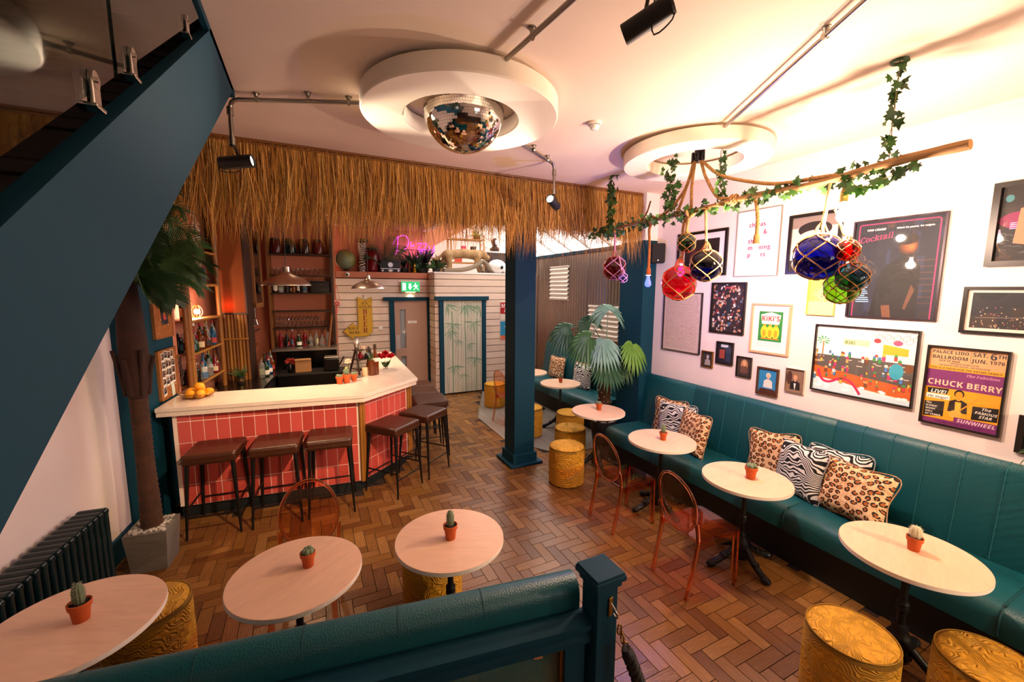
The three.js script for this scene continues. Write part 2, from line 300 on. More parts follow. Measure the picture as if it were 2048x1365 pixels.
// ---- corrugated iron side wall of the glazed rear
const wallIron = structure('wall_rear_right', null);
part('backing', span(4.79, 4.95, 0, 2.95, -8.45, -4.6), M.plankGap, wallIron);
{
  const sheet = (len, h, amp, pitch) => { const s = Math.round((len / pitch) * 6), g = new THREE.PlaneGeometry(len, h, s, 1), p = g.attributes.position; for (let i = 0; i < p.count; i++) p.setZ(i, amp * Math.sin((p.getX(i) / pitch) * 2 * Math.PI)); g.computeVertexNormals(); return g; };
  for (let k = 0; k < 4; k++) { const g = sheet(0.97, 2.93, 0.02, 0.085); g.rotateY(-Math.PI / 2); g.translate(4.765 - (k & 1) * 0.006, 1.475, -8.4 + 0.48 + k * 0.955); part('corrugated_sheet', g, M.zinc, wallIron); }
  part('top_rail', span(4.72, 4.8, 2.94, 3.0, -8.43, -4.6), M.petrol, wallIron);
  part('corner_post', span(4.7, 4.77, 0, 2.95, -8.41, -8.34), M.zinc, wallIron);
  for (const [z0, z1, y0, y1, w] of [[-7.78, -7.08, 2.05, 2.73, 'far'], [-6.37, -5.52, 1.38, 1.96, 'near']]) {
    const g = sheet(y1 - y0, z1 - z0, 0.022, 0.085); g.rotateZ(Math.PI / 2); g.rotateY(-Math.PI / 2); g.translate(0, 0, 0);
    const t = thing('ribbed_vent_panel', w === 'far' ? 'small white ribbed metal panel high on the corrugated wall' : 'white ribbed metal panel on the corrugated wall behind the fan palm', 'panel', [4.72, (y0 + y1) / 2, (z0 + z1) / 2]);
    part('ribbed_sheet', g, M.louvre, t);
    for (const s of [-1, 1]) part('edge_strip', span(-0.012, 0.03, (s * (y1 - y0)) / 2 - 0.008, (s * (y1 - y0)) / 2 + 0.008, (z0 - z1) / 2, (z1 - z0) / 2), M.louvre, t);
  }
}
// ---- lean-to glazing over the rear corner: the daylight enters here
const sky1 = structure('window_1', null);
{
  const a = V3(4.8, 2.99, 0), b = V3(2.42, 4.3, 0), z0 = -10.0, z1 = -4.6, n = 9;
  const q = (z) => [[a.x, a.y, z], [b.x, b.y, z]];
  for (let k = 0; k <= n; k++) { const z = z0 + ((z1 - z0) * k) / n; part('glazing_bar', bar(...q(z), 0.05, 0.035), M.whitePlastic, sky1); }
  for (let k = 0; k < n; k++) {
    const za = z0 + ((z1 - z0) * k) / n + 0.02, zb = z0 + ((z1 - z0) * (k + 1)) / n - 0.02, len = a.distanceTo(b);
    const g = new THREE.BoxGeometry(len, 0.004, zb - za); g.rotateZ(-Math.atan2(b.y - a.y, a.x - b.x)); g.translate((a.x + b.x) / 2, (a.y + b.y) / 2, (za + zb) / 2);
    part('glass_pane', g, M.glass, sky1);
  }
  part('ridge_board', span(2.4, 2.46, 4.2, 4.36, z0, z1), M.whitePlastic, sky1);
}
structure('wall_skylight_side', muv(span(2.3, 2.42, 3.5, 4.45, -10.0, -4.6), 1.6), M.wall);
structure('wall_skylight_front', muv(span(2.3, 4.95, 3.45, 4.45, -4.6, -4.5), 1.6), M.wall);

// ---- ceilings
structure('ceiling', muv(span(-0.36, 4.4, 3.5, 3.72, -4.5, 2.7), 2.2), M.ceiling);
structure('ceiling_left', muv(span(-2.0, -0.36, 3.5, 3.72, -4.5, -3.3), 2.2), M.ceiling);
structure('ceiling_bar', muv(span(-2.0, 2.32, 3.5, 3.72, -9.4, -4.5), 2.2), M.pinkSoffit);
structure('trim_1', span(-0.385, -0.36, 3.46, 3.74, -3.3, 2.6), M.petrol, [0, 0, 0], 0, 'dark fascia along the edge of the stair opening');
structure('trim_2', span(-2.0, -0.36, 3.46, 3.74, -3.325, -3.3), M.petrol, [0, 0, 0], 0, 'dark fascia across the head of the stair opening');
structure('beam', muv(span(-1.7, 3.98, 3.12, 3.5, -4.58, -4.36)), M.wall);
// upper part of the stairwell
structure('wall_stair_right', span(-0.36, -0.2, 3.72, 5.8, -3.3, 2.7), M.petrol);
structure('wall_stair_back', span(-2.2, -0.2, 3.72, 5.8, -5.9, -5.75), M.petrol);
structure('wall_stair_left', span(-2.2, -1.8, 3.72, 5.8, -5.75, -4.4), M.petrol);
structure('wall_stair_side', span(-0.36, -0.2, 3.72, 5.8, -5.75, -3.3), M.petrol);
structure('ceiling_stair', span(-2.9, -0.2, 5.8, 5.9, -5.9, 2.75), M.petrol);

// ---- doors of the back rooms
const door1 = structure('door_1', null);
part('door_frame', merge([span(1.5, 1.6, 0, 2.0, -8.91, -8.86), span(2.29, 2.35, 0, 2.0, -8.91, -8.86), span(1.38, 2.35, 2.0, 2.08, -8.91, -8.84)]), M.petrol, door1);
const leaf1 = part('door_leaf', extrude([[1.6, 0], [2.29, 0], [2.29, 2.0], [1.6, 2.0]], 0.02, 0, [[[1.71, 1.0], [1.83, 1.0], [1.83, 1.82], [1.71, 1.82]], [[1.71, 0.28], [1.83, 0.28], [1.83, 0.82], [1.71, 0.82]]]).translate(0, 0, -8.895), M.doorTaupe, door1);
for (const [a, b] of [[1.0, 1.82], [0.28, 0.82]]) {
  part('vision_pane', span(1.705, 1.835, a, b, -8.889, -8.885), M.glass, leaf1, 'tall narrow wired glass');
  part('backing_board', span(1.7, 1.84, a, b, -8.908, -8.905), mat('#9aa3a4', 0.5), leaf1);
}
part('push_plate', span(1.62, 1.7, 0.98, 1.28, -8.876, -8.872), M.steel, leaf1);
{
  const t = canvasTex(256, 64, (x, w, h) => { x.fillStyle = '#f4f2ee'; x.fillRect(0, 0, w, h); x.fillStyle = '#3a464c'; for (let k = 0; k < 7; k++) { x.fillRect(44 + k * 26, 18 + (k & 1) * 3, 6, 30); x.fillRect(44 + k * 26, 18 + ((k * 7) % 3) * 12, 18, 6); } });
  const g = new THREE.BoxGeometry(0.19, 0.05, 0.004); part('door_sign', g.translate(1.97, 1.55, -8.871), [M.paper, M.paper, M.paper, M.paper, mat('#ffffff', 0.5, { map: t }), M.paper], leaf1, 'white sign with small dark lettering');
}
const door2 = structure('door_2', null);
part('door_frame', merge([span(2.42, 2.51, 0, 2.02, -8.43, -8.36), span(3.37, 3.46, 0, 2.02, -8.43, -8.36), span(2.33, 3.52, 2.02, 2.1, -8.43, -8.34)]), M.petrol, door2);
{
  const art = canvasTex(512, 1024, (x, w, h) => {
    x.fillStyle = '#cdc8b4'; x.fillRect(0, 0, w, h);
    for (let i = 0; i < 160; i++) { x.strokeStyle = ['rgba(150,148,132,.35)', 'rgba(225,220,205,.4)'][i & 1]; x.lineWidth = rr(1, 5); const a = rnd() * w; x.beginPath(); x.moveTo(a, 0); x.lineTo(a + rr(-6, 6), h); x.stroke(); }
    const stalk = (sx, top) => { x.strokeStyle = 'rgba(84,130,98,.75)'; x.lineWidth = 9; x.beginPath(); x.moveTo(sx, h); x.lineTo(sx + rr(-18, 18), top); x.stroke(); };
    const leaves = (cx, cy, n, l, a0, a1) => { for (let k = 0; k < n; k++) { const a = a0 + ((a1 - a0) * k) / (n - 1) + rr(-0.1, 0.1), m = l * rr(0.75, 1.1); x.save(); x.translate(cx, cy); x.rotate(a); x.fillStyle = ['rgba(84,130,100,.62)', 'rgba(104,148,116,.55)', 'rgba(128,160,130,.5)'][k % 3]; x.beginPath(); x.moveTo(0, 0); x.quadraticCurveTo(m * 0.4, -m * 0.13, m, 0); x.quadraticCurveTo(m * 0.4, m * 0.13, 0, 0); x.fill(); x.restore(); } };
    stalk(120, 120); stalk(290, 60); stalk(430, 200);
    leaves(300, 50, 9, 170, 0.3, 2.9); leaves(40, 40, 5, 150, 0.2, 1.6); leaves(480, 60, 5, 150, 1.5, 3); leaves(120, 250, 7, 140, 0.1, 3.2); leaves(400, 240, 7, 130, 0, 3.1); leaves(90, 330, 6, 150, 0.3, 2.6);
    leaves(200, 430, 6, 110, 0.6, 3); leaves(330, 480, 6, 110, 0, 2.4); leaves(420, 640, 7, 130, 0.4, 3); leaves(130, 720, 7, 140, 0.2, 2.8); leaves(260, 820, 5, 110, 0.4, 2.8);
  });
  const m = mat('#ffffff', 0.75, { map: art }), n = 24, w = 0.86 / n;
  for (let k = 0; k < n; k++) {
    const g = rbox(w - 0.003, 1.98, 0.012, 0.003, 1), p = g.attributes.position, uv = g.attributes.uv;
    for (let i = 0; i < p.count; i++) uv.setXY(i, (k + 0.5) / n + p.getX(i) / 0.86, p.getY(i) / 1.98 + 0.5);
    part('painted_slat', g.translate(2.51 + (k + 0.5) * w, 1.02, -8.395 + (k & 1) * 0.003), m, door2);
  }
  part('door_backing', span(2.51, 3.37, 0.01, 2.02, -8.43, -8.41), M.plankGap, door2);
}

// ---- the free-standing column
{
  const c = structure('column', null, null, [2.41, 0, -4.69]);
  part('shaft', muv(rbox(0.29, 3.15, 0.29, 0.006, 1).translate(0, 1.575, 0)), M.petrol, c);
  part('base_block', rbox(0.345, 0.12, 0.345, 0.006, 1).translate(0, 0.09, 0), M.petrol, c);
  part('base_board', rbox(0.46, 0.035, 0.46, 0.008, 1).translate(0, 0.018, 0), M.petrol, c);
}

// ---- staircase: stringer, treads, risers
{
  const s = structure('staircase', null, null, [0, 0, 0], 0, 'dark petrol stair climbing through the ceiling opening');
  // stringer plate, drawn in (z, y)
  const g = extrude([[0.4, 1.27], [-3.3, 3.5], [-2.62, 3.5], [0.4, 1.58]], 0.035); g.rotateY(Math.PI / 2);
  const q = extrude([[-0.4, 1.27], [3.3, 3.51], [2.62, 3.51], [-0.4, 1.55]], 0.035); q.rotateY(Math.PI / 2); q.translate(-0.395, 0, 0);
  g.dispose();
  part('stringer', muv(q), M.petrol, s);
  const run = 0.285, rise = 0.1725;
  for (let k = -2; k < 18; k++) {
    const z = -0.35 - k * run, y = 1.97 + k * rise; if (y < 1.5) continue;
    part('tread', rbox(1.1, 0.035, run + 0.03, 0.008, 1).translate(-0.955, y, z - run / 2), M.stairWood, s);
    part('riser', span(-1.5, -0.4, y - rise + 0.015, y - 0.015, z - 0.02, z), M.stairWood, s);
  }
}

// ================================================================ BAR
// counter outline in (u, v)
const barFront = [[0, 0], [1.68, 0], [2.248, 0.597]];
{
  const bar0 = thing('bar_counter', 'white-topped bar with an angled corner and red tiled front', 'bar counter', O, BR);
  const poly = (pts, y0, y1, bevel) => { const g = extrude(pts.map(([u, v]) => [u, v]), y1 - y0 - bevel * 2, bevel); g.rotateX(-Math.PI / 2); g.translate(0, y0 + bevel, 0); return g; };
  const slab = [[-0.1, -0.06], [1.72, -0.13], [2.37, 0.53], [2.23, 2.93], [1.96, 2.93], [1.78, 0.88], [1.44, 0.5], [-0.1, 0.52]];
  part('counter_slab', muv(poly(slab, 1.092, 1.132, 0.004), 0.8), M.counter, bar0);
  const low = slab.map(([u, v], i) => (i < 4 ? [u * 1 - (i === 2 || i === 3 ? 0.012 : 0), v + (i < 3 ? 0.012 : 0)] : [u, v]));
  part('counter_underlay', muv(poly(low, 1.045, 1.09, 0.003), 0.8), M.counter, bar0);
  part('carcass', poly([[0.0, -0.0035], [1.68, -0.0035], [2.251, 0.594], [2.133, 2.9], [1.98, 2.9], [1.82, 0.86], [1.5, 0.42], [0.0, 0.42]], 0.12, 1.045, 0), M.grout, bar0);
  part('toe_kick', poly([[0.0, 0.03], [1.67, 0.03], [2.22, 0.62], [2.1, 2.9], [1.98, 2.9], [1.82, 0.86], [1.5, 0.42], [0.0, 0.42]], 0.0, 0.12, 0), M.plinth, bar0);
  // tiles
  const tw = 0.1075, th = 0.2125, tile = chamferBox(tw - 0.0045, 0.008, th - 0.0045, 0.001).rotateX(Math.PI / 2);
  const cut = chamferBox(tw - 0.0045, 0.008, 0.0655, 0.001).rotateX(Math.PI / 2);
  const runTiles = (a, b, u0) => {
    const dx = b[0] - a[0], dv = b[1] - a[1], len = Math.hypot(dx, dv), ang = Math.atan2(dv, dx), n = Math.floor((len - 0.02) / tw);
    const off = (len - n * tw) / 2;
    for (let i = 0; i < n; i++) for (let r = 0; r < 5; r++) {
      const s = off + (i + 0.5) * tw, y = r < 4 ? 0.12 + (r + 0.5) * th : 0.12 + 4 * th + 0.037; if (r === 4 && y > 1.04) continue;
      const m = part('tile', r < 4 ? tile : cut, M.tile[Math.floor(rnd() * 3)], bar0);
      m.position.set(a[0] + (dx / len) * s + (dv / len) * 0.002, y, -(a[1] + (dv / len) * s) + (dx / len) * 0.002); m.rotation.y = ang;
    }
  };
  runTiles(barFront[0], barFront[1]); runTiles(barFront[1], barFront[2]); runTiles(barFront[2], [2.13, 2.9]);
  for (const [u, v] of [[1.685, -0.004], [2.255, 0.595]]) part('bamboo_corner_strip', merge([cyl(0.021, 0.019, 0.92, 10).translate(u, 0.58, -v + 0.012), cyl(0.017, 0.018, 0.92, 10).translate(u + 0.03, 0.58, -v + 0.006)]), M.bambooA, bar0);
}
// ---- bar stools
const PI = Math.PI;
{
  const t = thing('bar_stool', 'x', 'stool', [0, 0, 0], 0, 'brown leather stools along the bar');
  const w = 0.42, d = 0.44, H = 0.765, seat = rbox(w, 0.085, d, 0.03, 3), p = seat.attributes.position;
  for (let i = 0; i < p.count; i++) { const x = p.getX(i), y = p.getY(i), z = p.getZ(i); if (y > 0) p.setY(i, y + 0.018 * Math.abs(x / (w / 2)) ** 2); }
  seat.computeVertexNormals(); const sm = part('seat', muv(seat.translate(0, H - 0.045, 0), 0.35), M.seatBrown, t);
  // quilted ribs of the seat pad and a piped seam
  for (let k = 0; k < 9; k++) part('rib', rbox(w - 0.14, 0.008, 0.026, 0.004, 1).translate(0, H + 0.001, -0.14 + k * 0.035), M.seatBrown, sm);
  part('seam', tube([[-w / 2 + 0.012, H - 0.05, -d / 2 + 0.03], [-w / 2 + 0.03, H - 0.05, -d / 2 + 0.004], [w / 2 - 0.03, H - 0.05, -d / 2 + 0.004], [w / 2 - 0.004, H - 0.05, -d / 2 + 0.03], [w / 2 - 0.004, H - 0.05, d / 2 - 0.03], [w / 2 - 0.03, H - 0.05, d / 2 - 0.004], [-w / 2 + 0.03, H - 0.05, d / 2 - 0.004], [-w / 2 + 0.004, H - 0.05, d / 2 - 0.03]], 0.004, 60, 6, true), M.darkWood, sm);
  const foot = (sx, sz, y) => { const k = 1 - y / (H - 0.08); return [sx * (w / 2 - 0.035 + 0.035 * k), y, sz * (d / 2 - 0.035 + 0.04 * k)]; };
  for (const [sx, sz] of [[-1, 1], [1, 1], [-1, -1], [1, -1]]) part('leg', rod(foot(sx, sz, 0), foot(sx, sz, H - 0.08), 0.0095, 0.02, 10), M.stoolLeg, t);
  for (const [a, b, y] of [[[-1, 1], [1, 1], 0.2], [[-1, -1], [1, -1], 0.2], [[-1, -1], [-1, 1], 0.27], [[1, -1], [1, 1], 0.27]]) part('foot_rail', rod(foot(...a, y), foot(...b, y), 0.008), M.stoolLeg, t);
  const spots = [
    [[-0.855, 0, -4.585], BR, 'brown leather bar stool at the far left of the red tiled bar front'],
    [[-0.345, 0, -4.53], BR, 'brown leather bar stool in the middle of three before the red tiles'],
    [[0.13, 0, -4.5], BR, 'brown leather bar stool just left of the bamboo strip on the bar'],
    [[0.78, 0, -4.62], BR + 0.78, 'ribbed brown leather bar stool nearest the column, at the angled tiles'],
    [[1.2, 0, -4.93], BR + 0.78, 'ribbed brown bar stool second from the angled corner of the bar'],
    [[1.42, 0, -5.47], BR + PI / 2, 'brown bar stool third along the right side of the bar'],
    [[1.44, 0, -5.94], BR + PI / 2, 'brown bar stool fourth along the right side of the bar'],
    [[1.47, 0, -6.4], BR + PI / 2, 'brown bar stool furthest back beside the grey door'],
  ];
  spots.forEach(([pos, turn, label], i) => { if (i) copy(t, label, pos, turn); else { t.position.set(...pos); t.rotation.y = turn; t.userData.label = label; } });
}

// ================================================================ TABLES, CHAIRS, STOOLS
{
  const t = thing('round_table', 'x', 'table', [0, 0, 0], 0, 'round tables on black iron pedestals');
  const R = 0.328;
  const top = lathe([[0, 0.739], [R - 0.003, 0.739], [R, 0.736], [R, 0.7145], [R - 0.004, 0.712], [0, 0.712]], 72); { const p = top.attributes.position, uv = top.attributes.uv; for (let i = 0; i < p.count; i++) uv.setXY(i, p.getX(i) / 0.7, p.getZ(i) / 0.7); }
  const tm = part('tabletop', top, M.tabletop, t);
  part('edge_band', lathe([[R + 0.0006, 0.7145], [R + 0.0012, 0.717], [R + 0.0012, 0.734], [R + 0.0006, 0.7365]], 72), M.tableEdge, tm, 'pale edge band');
  part('pole', lathe([[0.021, 0.16], [0.021, 0.36], [0.03, 0.365], [0.03, 0.385], [0.024, 0.39], [0.03, 0.4], [0.03, 0.415], [0.019, 0.425], [0.019, 0.66], [0.028, 0.665], [0.028, 0.68], [0.06, 0.7], [0.06, 0.712]], 16), M.iron, t);
  part('pedestal', lathe([[0.0, 0.05], [0.058, 0.05], [0.074, 0.09], [0.06, 0.13], [0.078, 0.17], [0.055, 0.21], [0.036, 0.24], [0.042, 0.26], [0.024, 0.28]], 12), M.iron, t);
  for (let k = 0; k < 4; k++) {
    const a = (k * PI) / 2 + 0.35, c = Math.cos(a), s = Math.sin(a), f = (r, y) => [c * r, y, s * r];
    const leg = part('foot', merge([tube([f(0.03, 0.18), f(0.09, 0.125), f(0.15, 0.08), f(0.21, 0.05), f(0.26, 0.036)], 0.025, 14, 8), at(new THREE.SphereGeometry(0.033, 12, 8).scale(1.25, 0.85, 1), 0, 0, 0, 0, -a, 0).translate(c * 0.272, 0.029, s * 0.272), new THREE.SphereGeometry(0.031, 10, 8).translate(c * 0.16, 0.08, s * 0.16)]), M.iron, t);
  }
  const spots = [
    [[3.159, 0, -2.975], 0.2, 'round table with a tall spiny cactus pot before the bench end with three cushions'],
    [[3.125, 0, -2.039], 0.1, 'round table with a small flat cactus pot, before the zebra and leopard cushion group'],
    [[3.09, 0, -0.998], 0.4, 'large-looking round table nearest the lens on the right with a white woolly cactus'],
    [[0.707, 0, -2.298], -0.435, 'round table in the middle foreground over a yellow drum stool'],
    [[-0.13, 0, -2.349], 0.6, 'round table between the dark left table and the middle one, with a low cactus'],
    [[-1.03, 0, -2.4], -0.435, 'shadowed round table at the far left beside the radiator'],
    [[3.208, 0, -4.07], 0.0, 'round table between the column and the end of the long bench'],
    [[3.632, 0, -5.61], 0.1, 'round table beside the zebra cushion of the rear bench'],
    [[3.6, 0, -6.62], 0.1, 'round table furthest back, half hidden by the column'],
  ];
  spots.forEach(([pos, turn, label], i) => { if (i) copy(t, label, pos, turn); else { t.position.set(...pos); t.rotation.y = turn; t.userData.label = label; } });
}
// ---- cactus pots
function cactusPot(pos, kind, label, s = 1) {
  const t = thing('cactus_pot', label, 'potted cactus', pos, rnd() * 6);
  part('pot', lathe([[0, 0], [0.0255, 0], [0.032, 0.056], [0.0365, 0.057], [0.038, 0.078], [0.034, 0.079], [0.033, 0.07], [0, 0.069]].map(([a, b]) => [a * s, b * s]), 20), M.terracotta, t);
  part('soil', cyl(0.032 * s, 0.032 * s, 0.004, 16).translate(0, 0.07 * s, 0), M.soil, t);
  const ribbed = (r, h, m, name = 'cactus_body') => {
    const g = lathe([[0, 0], [r * 0.8, 0.004], [r, h * 0.3], [r * 0.97, h * 0.65], [r * 0.7, h * 0.88], [0, h]].map(([a, b]) => [a * s, b * s]), 32), p = g.attributes.position;
    for (let i = 0; i < p.count; i++) { const a = Math.atan2(p.getZ(i), p.getX(i)), k = 1 + 0.1 * Math.cos(a * 10); p.setX(i, p.getX(i) * k); p.setZ(i, p.getZ(i) * k); }
    g.computeVertexNormals(); const b = part(name, g.translate(0, 0.07 * s, 0), m, t);
    const sp = []; for (let k = 0; k < 160; k++) { const a = rnd() * 6.28, y = rr(0.1, 0.98), rad = r * s * (y > 0.75 ? 1 - (y - 0.75) * 2.6 : 1); const q = V3(Math.cos(a) * rad, 0.07 * s + y * h * s, Math.sin(a) * rad), e = q.clone().add(V3(Math.cos(a) * 0.008, rr(0, 0.006), Math.sin(a) * 0.008)); sp.push(rod(q, e, 0.0006, 0.0002, 3)); }
    part('spines', merge(sp), M.cactusPale, b); return b;
  };
  if (kind === 'tall') ribbed(0.0185, 0.09, M.cactus);
  else if (kind === 'woolly') ribbed(0.026, 0.075, M.cactusPale);
  else if (kind === 'flower') { ribbed(0.022, 0.06, M.cactus); part('flower', new THREE.SphereGeometry(0.014, 10, 8).scale(1, 0.7, 1).translate(0, 0.134 * s, 0), mat('#e6d95a', 0.7), t); }
  else { const g = []; for (let k = 0; k < 7; k++) { const a = k * 0.9, r = k ? 0.018 : 0; g.push(new THREE.SphereGeometry(0.015 * s, 10, 8).scale(1, 1.15, 1).translate(Math.cos(a) * r * s, 0.078 * s + rnd() * 0.008, Math.sin(a) * r * s)); } part('cactus_cluster', merge(g), M.cactus, t); }
  return t;
}
cactusPot([3.168, 0.739, -2.966], 'tall', 'small terracotta pot with a tall spiny cactus before the leopard cushion', 1.05);
cactusPot([3.148, 0.739, -2.017], 'low', 'terracotta pot with a flat cactus cluster on the second bench table', 1.25);
cactusPot([3.128, 0.739, -0.996], 'woolly', 'terracotta pot with a white woolly cactus on the nearest right table', 1.05);
cactusPot([0.706, 0.739, -2.283], 'tall', 'terracotta pot with an upright cactus on the middle foreground table', 1.15);
cactusPot([-0.074, 0.739, -2.375], 'low', 'terracotta pot with a low dark cactus on the left-centre table', 1.05);
cactusPot([-1.007, 0.739, -2.41], 'tall', 'terracotta pot with a pale upright cactus on the shadowed left table', 1.15);
cactusPot([3.242, 0.739, -4.101], 'low', 'terracotta pot with a dark cactus on the table by the column', 1.1);
cactusPot([3.653, 0.739, -5.64], 'tall', 'tiny terracotta cactus pot on the table by the rear zebra cushion', 1.0);
cactusPot([0.28, 1.132, -5.2], 'low', 'smaller terracotta pot at the inner edge of the bar counter', 1.15);
cactusPot([0.36, 1.132, -5.225], 'flower', 'terracotta pot with a yellow-flowered cactus on the bar counter', 1.35);
cactusPot([0.45, 1.132, -5.3], 'low', 'third terracotta pot on the bar, half hidden behind the flowered one', 1.1);

// ---- yellow drum stools
{
  const t = thing('drum_stool', 'x', 'stool', [0, 0, 0], 0, 'mustard velvet drum stools');
  const r = 0.205, H = 0.455, body = lathe([[r - 0.012, 0.006], [r, 0.02], [r + 0.002, H * 0.5], [r, H - 0.045], [r - 0.008, H - 0.02], [r - 0.03, H - 0.004], [r - 0.07, H], [0, H + 0.001]], 56);
  { const p = body.attributes.position, uv = body.attributes.uv; for (let i = 0; i < p.count; i++) { const rad = Math.hypot(p.getX(i), p.getZ(i)); if (p.getY(i) > H - 0.03) uv.setXY(i, p.getX(i) / 0.3 + 0.5, p.getZ(i) / 0.3 + 0.5); else uv.setXY(i, uv.getX(i) * 4, p.getY(i) / 0.3); } }
  const bm = part('velvet_body', body, M.yellow, t);
  part('piping', new THREE.TorusGeometry(r - 0.006, 0.004, 6, 48).rotateX(PI / 2).translate(0, H - 0.016, 0), M.yellow, bm);
  part('base_disc', cyl(r - 0.012, r - 0.012, 0.012, 40).translate(0, 0.006, 0), M.black, t);
  const spots = [
    [[2.63, 0, -3.9], 'mustard velvet drum stool standing alone in front, beside the column'],
    [[3.03, 0, -4.42], 'mustard drum stool right behind the front one, under the table edge'],
    [[3.42, 0, -5.0], 'mustard drum stool at the rear table, half under the pink-white tabletop'],
    [[3.0, 0, -5.5], 'mustard drum stool just showing at the right of the column'],
    [[3.16, 0, -7.2], 'mustard drum stool furthest back by the painted bamboo door'],
    [[2.52, 0, -1.0], 'large mustard drum stool in the right foreground beside the nearest table pole'],
    [[2.93, 0, -0.6], 'mustard drum stool cut off by the lower right corner'],
    [[0.69, 0, -2.67], 'mustard drum stool under the middle foreground table'],
    [[-0.92, 0, -2.87], 'dim mustard drum stool behind the shadowed left table'],
  ];
  spots.forEach(([pos, label], i) => { if (i) copy(t, label, pos, i * 1.3); else { t.position.set(...pos); t.userData.label = label; } });
}
// ---- transparent orange chairs with oval backs
{
  const t = thing('ghost_chair', 'x', 'chair', [0, 0, 0], 0, 'clear amber plastic chairs');       // faces +x, back at -x
  const sh = 0.455;
  const seat = extrude([[-0.2, -0.19], [0.2, -0.2], [0.225, -0.17], [0.225, 0.17], [0.2, 0.2], [-0.2, 0.19]], 0.01, 0.004); seat.rotateX(-PI / 2); seat.translate(0, sh - 0.018, 0);
  part('seat', seat, M.amberPane, t);
  part('apron', merge([span(0.205, 0.217, sh - 0.07, sh - 0.014, -0.17, 0.17), span(-0.19, 0.2, sh - 0.07, sh - 0.014, -0.192, -0.182), span(-0.19, 0.2, sh - 0.07, sh - 0.014, 0.182, 0.192)]), M.amberPane, t);
  const oval = (a) => { const y = sh + 0.225 + 0.225 * Math.sin(a), z = 0.185 * Math.cos(a); return V3(-0.2 - 0.16 * (y - sh) + 0.05 * (1 - (z / 0.185) ** 2) * -0.5, y, z); };
  const loop = []; for (let k = 0; k < 28; k++) loop.push(oval((k / 28) * 2 * PI));
  const rim = new THREE.TubeGeometry(new THREE.CatmullRomCurve3(loop, true), 72, 0.0115, 8, true);
  const back = part('backrest', (() => { const pos = [], ix = [], rings = 6; for (let q = 0; q <= rings; q++) for (let k = 0; k < 40; k++) { const a = (k / 40) * 2 * PI, s = q / rings, y = sh + 0.225 + 0.222 * s * Math.sin(a), z = 0.182 * s * Math.cos(a); pos.push(-0.2 - 0.16 * (y - sh) - 0.025 * (1 - (z / 0.185) ** 2), y, z); } for (let q = 0; q < rings; q++) for (let k = 0; k < 40; k++) { const a = q * 40 + k, b = q * 40 + ((k + 1) % 40); ix.push(a, a + 40, b, b, a + 40, b + 40); } const g = new THREE.BufferGeometry(); g.setAttribute('position', new THREE.Float32BufferAttribute(pos, 3)); g.setIndex(ix); g.computeVertexNormals(); return g; })(), M.amberPane, t);
  part('rim', rim, M.amberSolid, back);
  for (const s of [-1, 1]) {
    part('leg', bar([0.2, 0, s * 0.182], [0.2, sh - 0.016, s * 0.172], 0.03, 0.03), M.amberSolid, t);
    part('leg', tube([[-0.275, 0.0, s * 0.175], [-0.235, 0.2, s * 0.178], [-0.198, sh - 0.03, s * 0.18], [-0.225, sh + 0.14, s * 0.186]], 0.0165, 18, 8), M.amberSolid, t);
  }
  const spots = [
    [[2.69, 0, -2.975], 0.0, 'clear amber plastic chair with oval back, the further of the two along the bench'],
    [[2.65, 0, -2.08], -0.06, 'clear amber plastic chair with oval back, nearer the lens before the bench'],
    [[-0.1, 0, -2.83], -PI / 2 - 0.12, 'clear amber chair with arched back behind the left-centre table'],
    [[3.06, 0, -6.25], 0.2, 'small clear amber chair far back, left of the column'],
  ];
  spots.forEach(([pos, turn, label], i) => { if (i) copy(t, label, pos, turn); else { t.position.set(...pos); t.rotation.y = turn; t.userData.label = label; } });
}

// ================================================================ BANQUETTES
// profile in (x, y): seat front at x = 0, back at x = 0.75; extruded along z
function benchModule(len, name, parent, ribs) {
  const seatP = [[0.0, 0.29], [0.0, 0.38], [0.012, 0.42], [0.045, 0.45], [0.1, 0.462], [0.62, 0.455], [0.62, 0.29]];
  const g = extrude(seatP, len - 0.012, 0.006); g.translate(0, 0, 0.006);
  const cushion = part('seat_pad', muv(toCreasedNormals(g, 0.7), 0.4), M.teal, parent);
  const backP = [[0.575, 0.45], [0.66, 1.06], [0.672, 1.095], [0.695, 1.115], [0.725, 1.115], [0.745, 1.1], [0.75, 0.3], [0.6, 0.3]];
  const b = extrude(backP, len - 0.012, 0.006); b.translate(0, 0, 0.006);
  const bm = part('back_pad', muv(toCreasedNormals(b, 0.7), 0.4), M.teal, parent);
  // raised flutes: stitched seams standing proud of the back pad
  for (let k = 1; k < ribs; k++) { const z = (len * k) / ribs; part('stitched_seam', tube([[0.5705, 0.47, z], [0.6105, 0.76, z], [0.6435, 1.0, z], [0.6525, 1.06, z], [0.664, 1.098, z], [0.692, 1.1215, z], [0.725, 1.1215, z]], 0.0035, 24, 6), M.stitch, parent); }
  part('welt', tube([[-0.005, 0.3, 0.004], [-0.005, 0.385, 0.004], [0.012, 0.428, 0.004], [0.05, 0.457, 0.004], [0.11, 0.468, 0.004], [0.57, 0.461, 0.004]], 0.005, 30, 6), M.teal, parent);
  return cushion;
}
